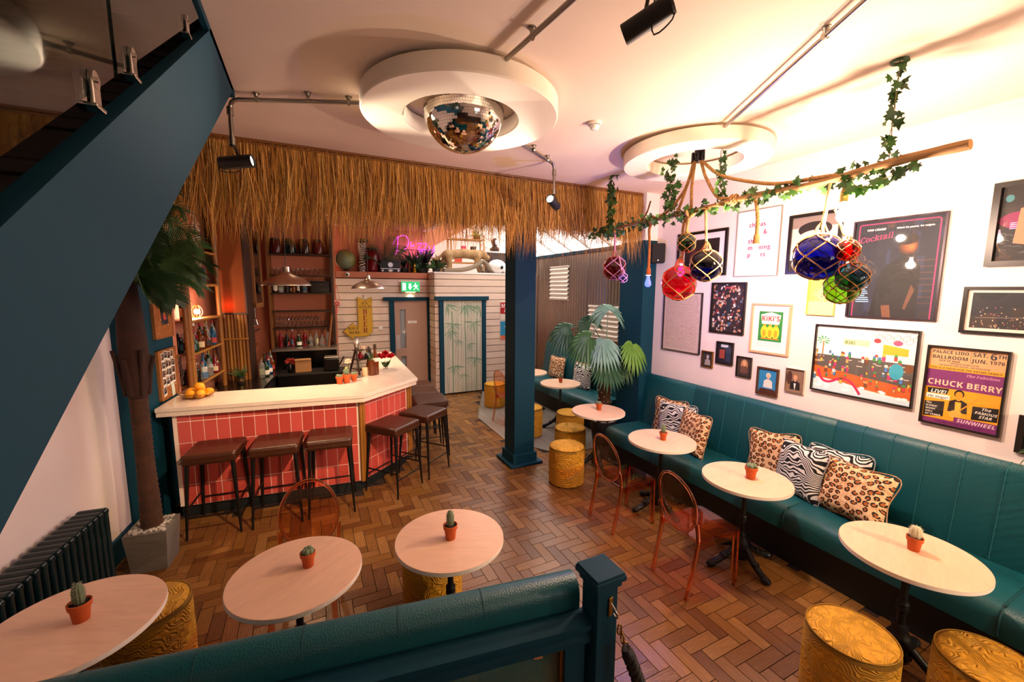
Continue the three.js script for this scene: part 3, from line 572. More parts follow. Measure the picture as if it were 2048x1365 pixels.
{
  const t = thing('banquette', 'long teal leather bench along the picture wall', 'bench', [3.44, 0, -4.185]);
  let z = 0; for (const [len, ribs] of [[0.8, 1], [1.48, 7], [1.2, 6], [1.4, 1]]) { const m = new THREE.Group(); m.name = 'bench_section'; m.position.z = z; t.add(m); benchModule(len, 'x', m, ribs); z += len; }
  part('plinth', span(0.04, 0.7, 0, 0.295, 0.01, z), M.plinth, t);
  const end = extrude([[0.0, 0.29], [0.0, 0.38], [0.012, 0.42], [0.045, 0.45], [0.1, 0.462], [0.575, 0.455], [0.66, 1.06], [0.695, 1.112], [0.745, 1.1], [0.745, 0.29]], 0.008, 0.004); part('end_panel', end.translate(0, 0, -0.01), M.teal, t);
}
{
  const t = thing('banquette', 'shorter teal leather bench before the corrugated wall at the rear', 'bench', [3.97, 0, -7.75]);
  let z = 0; for (const len of [1.25, 1.3]) { const m = new THREE.Group(); m.name = 'bench_section'; m.position.z = z; t.add(m); benchModule(len, 'x', m, 1); z += len; }
  part('plinth', span(0.04, 0.7, 0, 0.295, 0.01, z), M.plinth, t);
}
// ---- banquette with its back to the lens: padded roll, rail, glass, newel post
{
  const A = -0.155;                                                     // turned a little against the room
  const t = thing('banquette', 'teal leather bench seen from behind, padded roll in the lower foreground', 'bench', [0.9, 0, -1.27], -0.155);
  // local x runs to the left along -x, seat towards -z
  const L = 2.58, rollP = []; for (let k = 0; k <= 12; k++) { const a = PI * (k / 12); rollP.push([0.055 * Math.cos(a), 1.065 + 0.055 * Math.sin(a)]); }
  const roll = extrude([...rollP, [-0.06, 0.95], [0.055, 0.95]], L, 0.004); roll.rotateY(-PI / 2);
  const rm = part('padded_roll', muv(toCreasedNormals(roll, 0.7), 0.4), M.teal, t);
  for (let k = 1; k < 9; k++) part('stitched_seam', tube(rollP.map(([a, b]) => V3(-0.08 - k * 0.3, 1.065 + (b - 1.065) * 1.07, a * 1.07)), 0.0016, 20, 6), M.teal, rm);
  part('seat_pad', span(-L, 0, 0.3, 0.46, -0.56, -0.05), M.teal, t);
  part('back_pad', span(-L, 0, 0.4, 1.0, -0.09, -0.02), M.teal, t);
  part('plinth', span(-L, 0, 0, 0.3, -0.5, 0.05), M.plinth, t);
}
{
  const t = thing('glazed_screen', 'petrol painted rail with a glass panel below, joined to the newel post', 'screen', [0.9, 0, -1.178], -0.155);
  const L = 2.58;
  part('top_rail', extrude([[-0.03, 0.93], [-0.03, 1.01], [0.0, 1.015], [0.045, 1.0], [0.045, 0.985], [0.03, 0.975], [0.03, 0.955], [0.042, 0.945], [0.042, 0.93]], L, 0.003).rotateY(-PI / 2).translate(0, 0, 0), M.petrol, t);
  part('bottom_rail', span(-L, 0, 0.02, 0.12, -0.03, 0.04), M.petrol, t);
  part('stile', span(-0.1, -0.02, 0.12, 0.94, -0.03, 0.035), M.petrol, t);
  part('glass_pane', span(-L, -0.1, 0.11, 0.94, 0.004, 0.01), M.clear, t);
  part('teal_backing', muv(span(-L, -0.1, 0.12, 0.93, -0.03, -0.022), 0.4), mat('#0f6c72', 0.5, { bumpMap: T.leather, bumpScale: 0.0006 }), t);
  part('bead', merge([span(-0.112, -0.1, 0.12, 0.94, 0.004, 0.02)]), M.brass, t);
  part('tag', rbox(0.035, 0.055, 0.004, 0.006, 2).rotateZ(-0.12).translate(-0.2, 0.92, 0.02), mat('#c98d58', 0.7, { map: T.grain }), t, 'small wooden tag');
}
{
  const t = thing('newel_post', 'petrol blue newel post with a flat cap and chrome rope hook', 'post', [0.945, 0, -1.155]);
  part('shaft', rbox(0.095, 1.16, 0.095, 0.004, 1).translate(0, 0.58, 0), M.petrol, t);
  part('cap_moulding', merge([rbox(0.115, 0.018, 0.115, 0.004, 1).translate(0, 1.158, 0), rbox(0.14, 0.024, 0.14, 0.006, 2).translate(0, 1.185, 0)]), M.petrol, t);
  const cap = rbox(0.13, 0.012, 0.13, 0.004, 1); part('cap_top', cap.translate(0, 1.2, 0), M.petrol, t);
  const plate = part('hook_plate', rbox(0.022, 0.075, 0.006, 0.003, 2).rotateY(0.2).translate(0.012, 1.075, 0.05), M.brass, t);
  part('hook_ring', tube([[0.012, 1.09, 0.053], [0.014, 1.075, 0.078], [0.02, 1.05, 0.082], [0.024, 1.04, 0.068], [0.02, 1.05, 0.058]], 0.003, 24, 6), M.chrome, plate);
}
{
  const t = thing('barrier_rope', 'black twisted barrier rope hanging from a chrome clip', 'rope', [0, 0, 0]);
  const pts = [[0.967, 1.03, -1.08], [0.98, 0.97, -1.06], [1.0, 0.9, -1.04], [1.03, 0.79, -1.0], [1.07, 0.68, -0.94], [1.13, 0.58, -0.85], [1.22, 0.52, -0.7], [1.35, 0.53, -0.5]];
  const c = curve(pts), strand = (ph) => { const q = []; for (let i = 0; i <= 130; i++) { const u = 0.12 + 0.88 * (i / 130), p = c.getPointAt(u), a = i * 0.62 + ph; q.push(V3(p.x + 0.013 * Math.cos(a), p.y + 0.005 * Math.sin(a), p.z + 0.013 * Math.sin(a))); } return new THREE.TubeGeometry(new THREE.CatmullRomCurve3(q), 260, 0.013, 7); };
  part('strands', merge([strand(0), strand(2.09), strand(4.19)]), M.black, t);
  for (let k = 0; k < 3; k++) { const p = c.getPointAt(0.03 + k * 0.035); part('chain_link', new THREE.TorusGeometry(0.014, 0.0035, 6, 14).scale(0.7, 1.35, 1).rotateY(k * 1.4).translate(p.x, p.y, p.z), M.brass, t); }
  { const p = c.getPointAt(0.105), q = c.getPointAt(0.14); part('ferrule', rod(p, q, 0.018, 0.026), M.black, t); }
}
// ---- cushions
function pillow(w, h, th, m) {
  const n = 14, pos = [], uv = [], ix = [];
  for (const s of [1, -1]) { const base = pos.length / 3; for (let j = 0; j <= n; j++) for (let i = 0; i <= n; i++) { const a = (i / n) * 2 - 1, b = (j / n) * 2 - 1, e = (1 - a ** 4) * (1 - b ** 4), pin = 1 - 0.06 * (1 - b * b) * Math.abs(a) ** 3, pin2 = 1 - 0.06 * (1 - a * a) * Math.abs(b) ** 3; pos.push((a * w) / 2 * pin, (b * h) / 2 * pin2, s * (th / 2) * Math.pow(Math.max(0, e), 0.55)); uv.push(i / n, j / n); }
    for (let j = 0; j < n; j++) for (let i = 0; i < n; i++) { const q = base + j * (n + 1) + i; if (s > 0) ix.push(q, q + 1, q + n + 1, q + 1, q + n + 2, q + n + 1); else ix.push(q, q + n + 1, q + 1, q + 1, q + n + 1, q + n + 2); } }
  const g = new THREE.BufferGeometry(); g.setAttribute('position', new THREE.Float32BufferAttribute(pos, 3)); g.setAttribute('uv', new THREE.Float32BufferAttribute(uv, 2)); g.setIndex(ix); g.computeVertexNormals(); return g;
}
M.leopard = mat('#ffffff', 0.85, { map: T.leopard, bumpMap: T.linen, bumpScale: 0.0006 }); M.zebra = mat('#ffffff', 0.85, { map: T.zebra, bumpMap: T.linen, bumpScale: 0.0006 });
const pillowGeo = pillow(0.46, 0.46, 0.14), pillowLow = pillow(0.52, 0.42, 0.15);
function cushion(pos, yaw, lean, roll, m, label, geo = pillowGeo) {      // yaw 0 faces -x
  const o = thing('cushion', label, 'cushion', pos, 0); o.rotation.set(0, -PI / 2 + yaw, 0, 'YXZ'); o.rotateX(-lean); o.rotateZ(roll);
  part('cover', geo, m, o);
  const e = []; const w = 0.23 * (geo === pillowLow ? 1.13 : 1), h = 0.23 * (geo === pillowLow ? 0.913 : 1); part('seam_piping', tube([[-w, -h, 0], [0, -h * 0.94, 0], [w, -h, 0], [w * 0.94, 0, 0], [w, h, 0], [0, h * 0.94, 0], [-w, h, 0], [-w * 0.94, 0, 0]], 0.004, 64, 5, true), m, o);
}
cushion([3.965, 0.672, -3.62], 0.1, 0.16, 0.03, M.leopard, 'leopard cushion at the back of the group by the bench end, mostly covered');
cushion([3.875, 0.672, -3.44], 0.22, 0.2, 0.04, M.zebra, 'zebra print cushion squeezed between two leopard cushions by the bench end');
cushion([3.76, 0.675, -3.1], -0.25, 0.24, 0.02, M.leopard, 'leopard print cushion in front, facing out over the second table');
cushion([3.93, 0.672, -2.32], 0.05, 0.2, 0.12, M.leopard, 'leopard cushion at the left of the near cushion group');
cushion([3.83, 0.672, -2.02], -0.3, 0.2, 0.04, M.zebra, 'zebra print cushion in the middle of the near cushion group');
cushion([3.985, 0.672, -1.8], 0.0, 0.15, 0.05, M.zebra, 'zebra cushion behind the large leopard one, only its top showing');
cushion([3.8, 0.67, -1.6], -0.2, 0.4, 0.05, M.leopard, 'wide leopard cushion lying back at the right of the near group', pillowLow);
cushion([4.47, 0.672, -7.05], 0.1, 0.16, 0.02, M.leopard, 'leopard cushion on the rear bench near the column');
cushion([4.42, 0.672, -6.1], 0.1, 0.18, 0.0, M.zebra, 'zebra cushion on the rear bench beside the fan palm');
cushion([4.53, 0.672, -6.28], 0.0, 0.12, 0.03, M.leopard, 'leopard cushion peeping out behind the rear zebra cushion');

// ================================================================ CEILING: rings, mirror ball, conduits, spots, thatch
function ceilingRing(label, x, z, r, ri, y0, y1) {
  const t = thing('ceiling_ring', label, 'ceiling ring', [x, 0, z]);
  const b = 0.008;
  part('ring_body', toCreasedNormals(lathe([[ri, y0 + b], [ri + b, y0], [r - b, y0], [r, y0 + b], [r, y1 - b], [r - b, y1], [ri + b, y1], [ri, y1 - b], [ri, y0 + b]], 96), 0.6), M.ring, t);
  for (let k = 0; k < 4; k++) { const a = k * 1.571 + 0.5; part('hanger', cyl(0.012, 0.012, 3.5 - y1 + 0.01, 10).translate(Math.cos(a) * (r + ri) / 2, (3.5 + y1) / 2, Math.sin(a) * (r + ri) / 2), M.ring, t); }
  return t;
}
ceilingRing('large white ring under the ceiling around the mirror ball', 0.977, -2.78, 0.64, 0.375, 3.37, 3.476);
const ring2 = ceilingRing('white ring under the ceiling above the rope-hung branch', 3.15, -2.76, 0.61, 0.392, 3.37, 3.48);
{
  const c = V3(0.995, 3.44, -2.784), R = 0.27, t = thing('mirror_ball', 'mirror ball of small silver tiles set in the ceiling ring', 'disco ball', c.toArray());
  part('core', new THREE.SphereGeometry(R - 0.006, 40, 20, 0, 2 * PI, Math.acos(0.05 / (R - 0.006))), M.black, t);
  const pos = [], nor = [], s = 0.0165, e = V3(), f = V3(), n = V3();
  const bands = Math.round((PI * R) / s);
  for (let j = 1; j < bands; j++) { const th = (PI * j) / bands; if (R * Math.cos(th) > 0.05) continue; const rr0 = R * Math.sin(th), m = Math.max(6, Math.round((2 * PI * rr0) / s));
    for (let i = 0; i < m; i++) { const a = (2 * PI * i) / m; n.set(Math.sin(th) * Math.cos(a), Math.cos(th), Math.sin(th) * Math.sin(a)); e.set(-Math.sin(a), 0, Math.cos(a)); f.crossVectors(n, e);
      const q = n.clone().multiplyScalar(R), h = s * 0.47, jn = n.clone().addScaledVector(e, rr(-0.02, 0.02)).addScaledVector(f, rr(-0.02, 0.02)).normalize();
      const v = [[-1, -1], [1, -1], [1, 1], [-1, 1]].map(([a1, b1]) => { const p = q.clone().addScaledVector(e, a1 * h).addScaledVector(f, b1 * h); const off = p.clone().sub(q); p.addScaledVector(jn, -off.dot(jn)); return p; });
      for (const k of [0, 1, 2, 0, 2, 3]) { pos.push(v[k].x, v[k].y, v[k].z); nor.push(jn.x, jn.y, jn.z); } } }
  const g = new THREE.BufferGeometry(); g.setAttribute('position', new THREE.Float32BufferAttribute(pos, 3)); g.setAttribute('normal', new THREE.Float32BufferAttribute(nor, 3));
  part('mirror_tiles', g, M.mirror, t).userData.kind = 'stuff';
}
// conduits
function conduit(label, runs, clips, extra) {
  const t = thing('conduit', label, 'conduit', [0, 0, 0]);
  runs.forEach((r) => part('pipe', r.length > 2 ? new THREE.TubeGeometry(new THREE.CatmullRomCurve3(r.map((p) => V3(...p)), false, 'catmullrom', 0.05), 40, 0.0135, 10) : rod(...r, 0.0135), M.conduit, t));
  for (const p of clips) part('clip', merge([cyl(0.019, 0.019, 0.016, 12).rotateZ(PI / 2).translate(...p), cyl(0.009, 0.016, 0.03, 10).translate(p[0], p[1] + 0.02, p[2]), cyl(0.022, 0.022, 0.005, 12).translate(p[0], 3.4975, p[2])]), M.conduit, t);
  for (const p of extra ?? []) part('coupling', cyl(0.02, 0.02, 0.05, 12).translate(...p), M.conduit, t);
  return t;
}
const yc = 3.462;
conduit('steel conduit from the mirror ball ring to the stair with a drop pipe', [[[0.385, yc, -3.03], [-0.355, yc, -3.345], [-0.39, 3.44, -3.362], [-0.398, 3.40, -3.366], [-0.398, 3.2, -3.366]]], [[0.3, yc, -3.07], [0.06, yc, -3.125], [-0.24, yc, -3.285]], [[-0.398, 3.39, -3.366], [-0.398, 3.205, -3.366]]);
conduit('steel conduit behind the mirror ball ring with a short drop pipe', [[[1.515, yc, -3.138], [2.17, yc, -3.575], [2.205, 3.44, -3.6], [2.213, 3.40, -3.605], [2.213, 3.2, -3.605]]], [[1.83, yc, -3.325], [2.08, yc, -3.51]], [[2.213, 3.385, -3.605], [2.213, 3.205, -3.605]]);
conduit('steel conduit running from the mirror ball ring towards the lens', [[[1.005, yc, -2.135], [1.16, yc, -0.6]]], [[1.03, yc, -1.9]]);
conduit('long steel conduit running diagonally to the branch ring', [[[2.84, yc, -2.225], [1.75, yc, -0.35]]], [[2.28, yc, -1.27]]);
// track spots: axis from tail to lens
function spotLamp(label, hangTop, lens, dir, target, power, color, angle, lit, penumbra = 0.5, k = 1) {
  const t = thing('spotlight', label, 'spotlight', lens); const d = V3(...dir).normalize(), L = 0.21 * k, R = 0.042 * k;
  const q = new THREE.Quaternion().setFromUnitVectors(V3(0, 1, 0), d);
  const body = lathe([[0, -L], [R * 0.9, -L], [R, -L + 0.012], [R, -0.002], [R - 0.004, 0], [R - 0.006, -0.02], [0, -0.021]], 28); body.applyQuaternion(q); const bm = part('can', body, M.black, t);
  const disc = cyl(R - 0.007, R - 0.007, 0.003, 24).translate(0, -0.017, 0); disc.applyQuaternion(q); part('lens', disc, lit ? glow('#fff1dc', 6) : mat('#998', 0.1), t);
  const lab = cyl(R + 0.0006, R + 0.0006, 0.03, 24).translate(0, -0.085, 0); const st = new THREE.CylinderGeometry(R + 0.0008, R + 0.0008, 0.04, 12, 1, true, 2.2, 1.3).translate(0, -0.1, 0); st.applyQuaternion(q); lab.dispose(); part('sticker', st, M.paper, bm, 'small printed sticker');
  const mid = d.clone().multiplyScalar(-L * 0.45), up = V3(...hangTop).sub(V3(...lens));
  part('bracket', merge([rod(mid.clone().add(V3(0, R, 0)), up, 0.007), rod(up.clone().add(V3(0, -0.03, 0)), up, 0.016)]), M.black, t);
  part('cable', tube([d.clone().multiplyScalar(-L), d.clone().multiplyScalar(-L).add(V3(0, -0.05, 0)), mid.clone().add(V3(0.01, -R - 0.02, 0.03)), mid.clone().add(V3(0.01, 0.05, 0.03)), up], 0.003, 26, 6), M.black, t);
  if (power) { const l = new THREE.SpotLight(color, power, 0, angle, penumbra, 2); l.name = 'spot_beam'; l.shadow.radius = 2.5; l.position.copy(d.clone().multiplyScalar(0.012)); t.add(l); const tg = new THREE.Object3D(); tg.name = 'spot_target'; tg.position.set(target[0] - lens[0], target[1] - lens[1], target[2] - lens[2]); t.add(tg); l.target = tg; }
  return t;
}
spotLamp('black spotlight with a lit lens on the drop pipe by the stair', [-0.398, 3.2, -3.366], [-0.29, 3.105, -3.40], [1, 0.12, 0.35], [0.96, 3.3, -2.7], POWER.ballSpot, WARM2, 0.35, true);
spotLamp('small black spotlight with a lit lens before the thatch', [2.213, 3.2, -3.605], [2.14, 3.125, -3.56], [-0.8, 0.2, 0.62], [0.96, 3.3, -2.7], POWER.ballSpot, WARM2, 0.35, true);
spotLamp('black spotlight at the upper edge of the picture', [1.14, 3.46, -1.19], [1.06, 3.155, -1.27], [-0.55, -0.34, -0.76], [-0.1, 0.6, -4.9], POWER.barSpot, WARM, 0.44, true, 0.9, 0.84);
spotLamp('black spotlight on the picture wall behind the camera', [4.19, 2.4, 1.75], [3.7, 2.25, 1.62], [-0.12, -0.2, -1], [3.3, 1.6, -2.2], POWER.frontSpot, WARM, 0.85, true, 1.0);
{
  const t = thing('smoke_detector', 'small white smoke detector between the two ceiling rings', 'detector', [2.0, 3.5, -2.69]);
  part('base', cyl(0.05, 0.05, 0.018, 28).translate(0, -0.009, 0), M.whitePlastic, t); part('chamber', lathe([[0, -0.05], [0.03, -0.048], [0.036, -0.03], [0.042, -0.018], [0, -0.018]], 24), M.whitePlastic, t);
}
// thatch
{
  const t = thing('thatch_valance', 'shaggy straw thatch hanging in a strip across the room from the ceiling', 'thatch', [0, 0, 0]);
  const x0 = -1.5, x1 = 3.97, z = -4.29;
  part('top_batten', merge([rod([x0, 3.49, z + 0.03], [x1, 3.49, z + 0.03], 0.011), rod([x0, 3.462, z + 0.036], [x1, 3.462, z + 0.036], 0.008)]), M.bambooB, t);
  const g = new THREE.BufferGeometry(), pos = [], ix = [], N = 4;
  for (let k = 0; k <= N; k++) { const y = -k / N, b = 0.02 * Math.sin((k / N) * 2.2), w = k === N ? 0.1 : k === N - 1 ? 0.75 : 1; pos.push(-0.5 * w, y, b, 0.5 * w, y, b); if (k < N) ix.push(k * 2, k * 2 + 2, k * 2 + 1, k * 2 + 1, k * 2 + 2, k * 2 + 3); }
  g.setAttribute('position', new THREE.Float32BufferAttribute(pos, 3)); g.setIndex(ix); g.computeVertexNormals();
  const n = 30000, im = new THREE.InstancedMesh(g, mat('#ffffff', 0.8), n), mx = new THREE.Matrix4(), qq = new THREE.Quaternion(), col = new THREE.Color();
  const tones = ['#c88a38', '#aa7029', '#d89c46', '#8a5e2c', '#ce9040', '#a07a34', '#e4b566', '#744e24'];
  for (let i = 0; i < n; i++) {
    const x = rr(x0, x1), loose = rnd() < 0.13, clump = 0.06 * (fbm((x - x0) / 5.5, 0.3, 30, 2, 2, 5) - 0.5) * 2, len = loose ? rr(0.5, 0.78) : rr(0.42, 0.6) + clump;
    qq.setFromEuler(new THREE.Euler(rr(-0.05, 0.07), rr(-0.9, 0.9), rr(-0.1, 0.1) * (loose ? 2.6 : 1)));
    mx.compose(V3(x, loose ? rr(3.3, 3.47) : rr(3.455, 3.48), z + rr(-0.05, 0.04)), qq, V3(rr(0.0022, 0.0052), len, loose ? rr(1, 4) : rr(-1.5, 2))); im.setMatrixAt(i, mx);
    col.set(tones[Math.floor(rnd() * 8)]); im.setColorAt(i, col);
  }
  im.name = 'straw'; im.userData.kind = 'stuff'; t.add(im);
  part('backing_mat', span(x0, x1, 3.07, 3.48, z - 0.062, z - 0.052), mat('#5f3b18', 0.95, { map: T.grain }), t);
}

// ================================================================ BRANCH, ROPES, FLOATS, BULBS, IVY
const branchPts = [[3.08, 2.9, -4.1], [3.05, 2.926, -3.444], [3.036, 2.925, -3.148], [3.017, 2.922, -2.709], [3.006, 2.936, -2.446], [2.99, 2.945, -2.091], [2.977, 2.936, -1.795], [2.967, 2.937, -1.548], [2.952, 2.963, -1.202], [2.94, 2.965, -0.928]];
{
  const t = thing('driftwood_branch', 'long straight wooden branch hung under the ceiling on ropes', 'branch', [0, 0, 0]);
  const c = curve(branchPts), N = 70, S = 12, pos = [], uv = [], ix = [], fr = c.computeFrenetFrames(N);
  for (let i = 0; i <= N; i++) { const u = i / N, p = c.getPointAt(u), r = 0.013 + 0.012 * u + 0.0025 * Math.sin(i * 1.3) * (1 - u * 0.5); for (let k = 0; k <= S; k++) { const a = (k / S) * 2 * PI, w = r * (1 + 0.1 * Math.sin(a * 3 + i * 0.35)); pos.push(p.x + w * (Math.cos(a) * fr.normals[i].x + Math.sin(a) * fr.binormals[i].x), p.y + w * (Math.cos(a) * fr.normals[i].y + Math.sin(a) * fr.binormals[i].y), p.z + w * (Math.cos(a) * fr.normals[i].z + Math.sin(a) * fr.binormals[i].z)); uv.push(u * 6, k / S); } }
  for (let i = 0; i < N; i++) for (let k = 0; k < S; k++) { const q = i * (S + 1) + k; ix.push(q, q + 1, q + S + 1, q + 1, q + S + 2, q + S + 1); }
  const g = new THREE.BufferGeometry(); g.setAttribute('position', new THREE.Float32BufferAttribute(pos, 3)); g.setAttribute('uv', new THREE.Float32BufferAttribute(uv, 2)); g.setIndex(ix); g.computeVertexNormals();
  part('limb', g, M.branch, t);
  const e = c.getPointAt(1), d = c.getTangentAt(1); const disc = cyl(0.0245, 0.0245, 0.004, 18); disc.applyQuaternion(new THREE.Quaternion().setFromUnitVectors(V3(0, 1, 0), d)); part('sawn_end', disc.translate(e.x, e.y, e.z), M.branchEnd, t, 'pale sawn end');
  const s1 = c.getPointAt(0.25); part('side_twig', tube([s1.toArray(), [s1.x - 0.02, s1.y + 0.07, s1.z + 0.12], [s1.x - 0.05, s1.y + 0.17, s1.z + 0.2]], 0.008, 12, 7), M.branch, t);
}
function ropeGeo(pts, r = 0.0125) { const c = curve(pts), len = c.getLength(), n = Math.max(30, Math.round(len / 0.004)), st = (ph) => { const q = []; const fr = c.computeFrenetFrames(Math.min(n, 300)); const m = Math.min(n, 300); for (let i = 0; i <= m; i++) { const p = c.getPointAt(i / m), a = ((i / m) * len) / 0.045 * 6.283 + ph; q.push(p.clone().addScaledVector(fr.normals[i], r * 0.55 * Math.cos(a)).addScaledVector(fr.binormals[i], r * 0.55 * Math.sin(a))); } return new THREE.TubeGeometry(new THREE.CatmullRomCurve3(q), m, r * 0.56, 6); }; return merge([st(0), st(2.09), st(4.19)]); }
{
  const t = thing('rope_hub', 'black ceiling bracket inside the branch ring where the ropes start', 'bracket', [3.012, 3.5, -2.6]);
  part('plate', cyl(0.11, 0.11, 0.02, 28).translate(0, -0.01, 0), M.black, t); part('stem', cyl(0.03, 0.03, 0.1, 12).translate(0, -0.06, 0), M.black, t);
  for (const [x, z] of [[0, -0.05], [0.01, -0.02], [-0.01, 0.02], [0, 0.05], [0.02, 0.03]]) part('rope_grip', cyl(0.016, 0.014, 0.08, 12).translate(x, -0.125, z), M.black, t);
}
const bulbShape = lathe([[0, -0.105], [0.012, -0.104], [0.026, -0.094], [0.0315, -0.078], [0.028, -0.055], [0.018, -0.025], [0.0135, 0], [0.0135, 0.012], [0, 0.012]], 20);
function ropeBulb(label, pts, color, power, k, glowColor) {
  const end = pts[pts.length - 1], t = thing('rope_pendant_bulb', label, 'hanging bulb', [0, 0, 0]);
  part('rope', ropeGeo(pts), M.rope, t);
  part('socket', lathe([[0, 0.03], [0.018, 0.03], [0.021, 0.01], [0.021, -0.03], [0.026, -0.034], [0.024, -0.042], [0, -0.042]], 18).translate(...end), M.rope, t);
  part('bulb', bulbShape.clone().translate(end[0], end[1] - 0.05, end[2]), glow(glowColor ?? color, k), t, 'glowing filament bulb');
  if (power) { const l = new THREE.PointLight(color, power, 0, 2); l.name = 'bulb_light'; l.shadow.radius = 1.7; l.position.set(end[0], end[1] - 0.12, end[2]); t.add(l); }
  return t;
}
const wrap = (u, turns = 2, side = 1) => { const c = curve(branchPts), q = []; for (let i = 0; i <= turns * 8; i++) { const p = c.getPointAt(u + i * 0.0012 * side), a = (i / 8) * 2 * PI; q.push([p.x + 0.034 * Math.cos(a), p.y + 0.034 * Math.sin(a), p.z]); } return q; };
ropeBulb('blue glowing bulb on a rope beside the petrol pier', [[3.014, 3.345, -2.641], [3.017, 3.146, -2.714], [3.028, 2.985, -2.902], [3.04, 2.945, -3.08], ...wrap(0.30, 2), [3.04, 2.86, -3.15], [3.036, 2.693, -3.14], [3.035, 2.436, -3.136]], new THREE.Color(0.25, 0.3, 1), POWER.bulbBlue, 3.2, '#4c60ff');
ropeBulb('bulb on a rope glowing inside the large red glass float', [[3.014, 3.345, -2.63], [3.014, 3.152, -2.648], [3.014, 3.027, -2.645], ...wrap(0.45, 1), [3.017, 2.868, -2.705], [3.018, 2.697, -2.727], [3.017, 2.53, -2.721]], new THREE.Color(1, 0.72, 0.8), POWER.bulbRed, 9, '#ffd0e0');
ropeBulb('white glaring bulb on a rope in front of the pink lettered poster', [[3.011, 3.328, -2.567], [3.008, 3.181, -2.505], [3.003, 3.0, -2.379], [2.998, 2.965, -2.26], ...wrap(0.585, 2), [2.99, 2.93, -2.06], [2.987, 2.802, -2.019], [2.987, 2.63, -2.013]], new THREE.Color(1, 0.73, 0.52), POWER.bulbWhite, 22, '#fff2ee');
ropeBulb('pink white bulb on a frayed rope beside the big blue float', [[3.01, 3.325, -2.556], [3.002, 3.168, -2.368], [2.991, 3.055, -2.098], [2.981, 2.99, -1.868], [2.969, 2.97, -1.607], [2.972, 2.955, -1.5], [2.97, 2.9, -1.468], [2.963, 2.827, -1.46]], new THREE.Color(1, 0.7, 0.52), POWER.bulbPink, 14, '#ffd8f0');
solo('suspension_rope', 'twisted rope from the ceiling bracket straight down to the branch', 'rope', ropeGeo([[3.014, 3.348, -2.641], [3.016, 3.183, -2.694], [3.02, 2.999, -2.772], [3.022, 2.945, -2.814]]), M.rope);
// glass floats in rope nets
function glassFloat(label, c, r, color, anchor, netColor) {
  const t = thing('glass_float', label, 'glass float', c);
  part('glass_ball', new THREE.SphereGeometry(r, 36, 24), mat(color, 0.03, { transmission: 1, thickness: 0 }), t);
  const net = [], n = 4, R = r * 1.03, P = (th, ph) => V3(R * Math.sin(th) * Math.cos(ph), R * Math.cos(th), R * Math.sin(th) * Math.sin(ph));
  const rows = [0.28, 0.95, 1.6, 2.25, 2.85], cr = Math.max(0.003, r * 0.035);
  for (let j = 0; j < rows.length - 1; j++) for (let i = 0; i < n; i++) for (const s of [-1, 1]) {
    const a = ((i + (j & 1) * 0.5) / n) * 2 * PI, b = a + (s * PI) / n, q = []; for (let k = 0; k <= 6; k++) q.push(P(rows[j] + ((rows[j + 1] - rows[j]) * k) / 6, a + ((b - a) * k) / 6));
    net.push(new THREE.TubeGeometry(new THREE.CatmullRomCurve3(q), 8, cr, 5));
  }
  for (let j = 1; j < rows.length - 1; j++) for (let i = 0; i < n; i++) net.push(new THREE.SphereGeometry(cr * 1.9, 6, 5).translate(...P(rows[j], ((i + (j & 1) * 0.5) / n) * 2 * PI).toArray()));
  for (const th of [0.28, 2.85]) { const q = []; for (let k = 0; k < 12; k++) q.push(P(th, (k / 12) * 2 * PI)); net.push(new THREE.TubeGeometry(new THREE.CatmullRomCurve3(q, true), 20, cr * 1.3, 5, true)); }
  const nm = netColor ?? M.rope;
  part('rope_net', merge(net), nm, t);
  part('bottom_plug', cyl(r * 0.12, r * 0.16, r * 0.12, 12).translate(0, -r * 1.0, 0), M.palmSheath, t);
  if (anchor) { const a = V3(anchor[0] - c[0], anchor[1] - c[1], anchor[2] - c[2]); const m = a.clone().multiplyScalar(0.45).add(V3(0, r * 0.4, 0)); part('hanging_cord', merge([...[0, 1, 2, 3, 4].map((k) => tube([P(0.28, (k / 5) * 2 * PI), P(0.28, (k / 5) * 2 * PI).multiplyScalar(0.5).add(V3(0, r * 0.85, 0)), V3(0, r * 1.6, 0).add(a.clone().setY(0).multiplyScalar(0.3))], cr * 1.1, 10, 5)), rod(V3(0, r * 1.45, 0).add(a.clone().setY(0).multiplyScalar(0.28)), a, Math.max(0.008, r * 0.085), Math.max(0.008, r * 0.08))]), nm, t); }
  return t;
}
const pinkRope = mat('#d88a86', 0.9);
glassFloat('red glass float in a pale net, hanging furthest left below the thatch', [3.059, 2.489, -3.68], 0.128, '#c01030', [3.06, 2.88, -3.69], pinkRope);
glassFloat('tiny clear glass float beside the leftmost red one', [3.03, 2.38, -3.5], 0.05, '#aab4e0', [3.05, 2.62, -3.6], pinkRope);
glassFloat('small green glass float under the branch, left of the rope cluster', [3.015, 2.662, -2.673], 0.08, '#5d9470', [3.016, 2.91, -2.69]);
glassFloat('large red glass float lit from inside', [3.0, 2.315, -2.72], 0.15, '#e0184a', [3.01, 2.9, -2.66]);
glassFloat('dark blue glass float next to the large red one', [2.98, 2.455, -2.43], 0.128, '#1b2f8c', [3.0, 2.91, -2.48]);
glassFloat('big cobalt blue glass float in a thick rope net', [2.968, 2.469, -1.573], 0.142, '#0a2fb0', [2.966, 2.92, -1.54]);
glassFloat('small red glass float above the teal one at the right', [2.95, 2.495, -1.405], 0.062, '#d0121c', [2.963, 2.75, -1.5]);
glassFloat('teal glass float hanging lowest right of the cobalt one', [2.935, 2.334, -1.36], 0.084, '#4f9db4', [2.95, 2.44, -1.4]);
glassFloat('light green glass float behind the teal one', [3.0, 2.27, -1.44], 0.096, '#9ad05a', [2.97, 2.6, -1.52]);

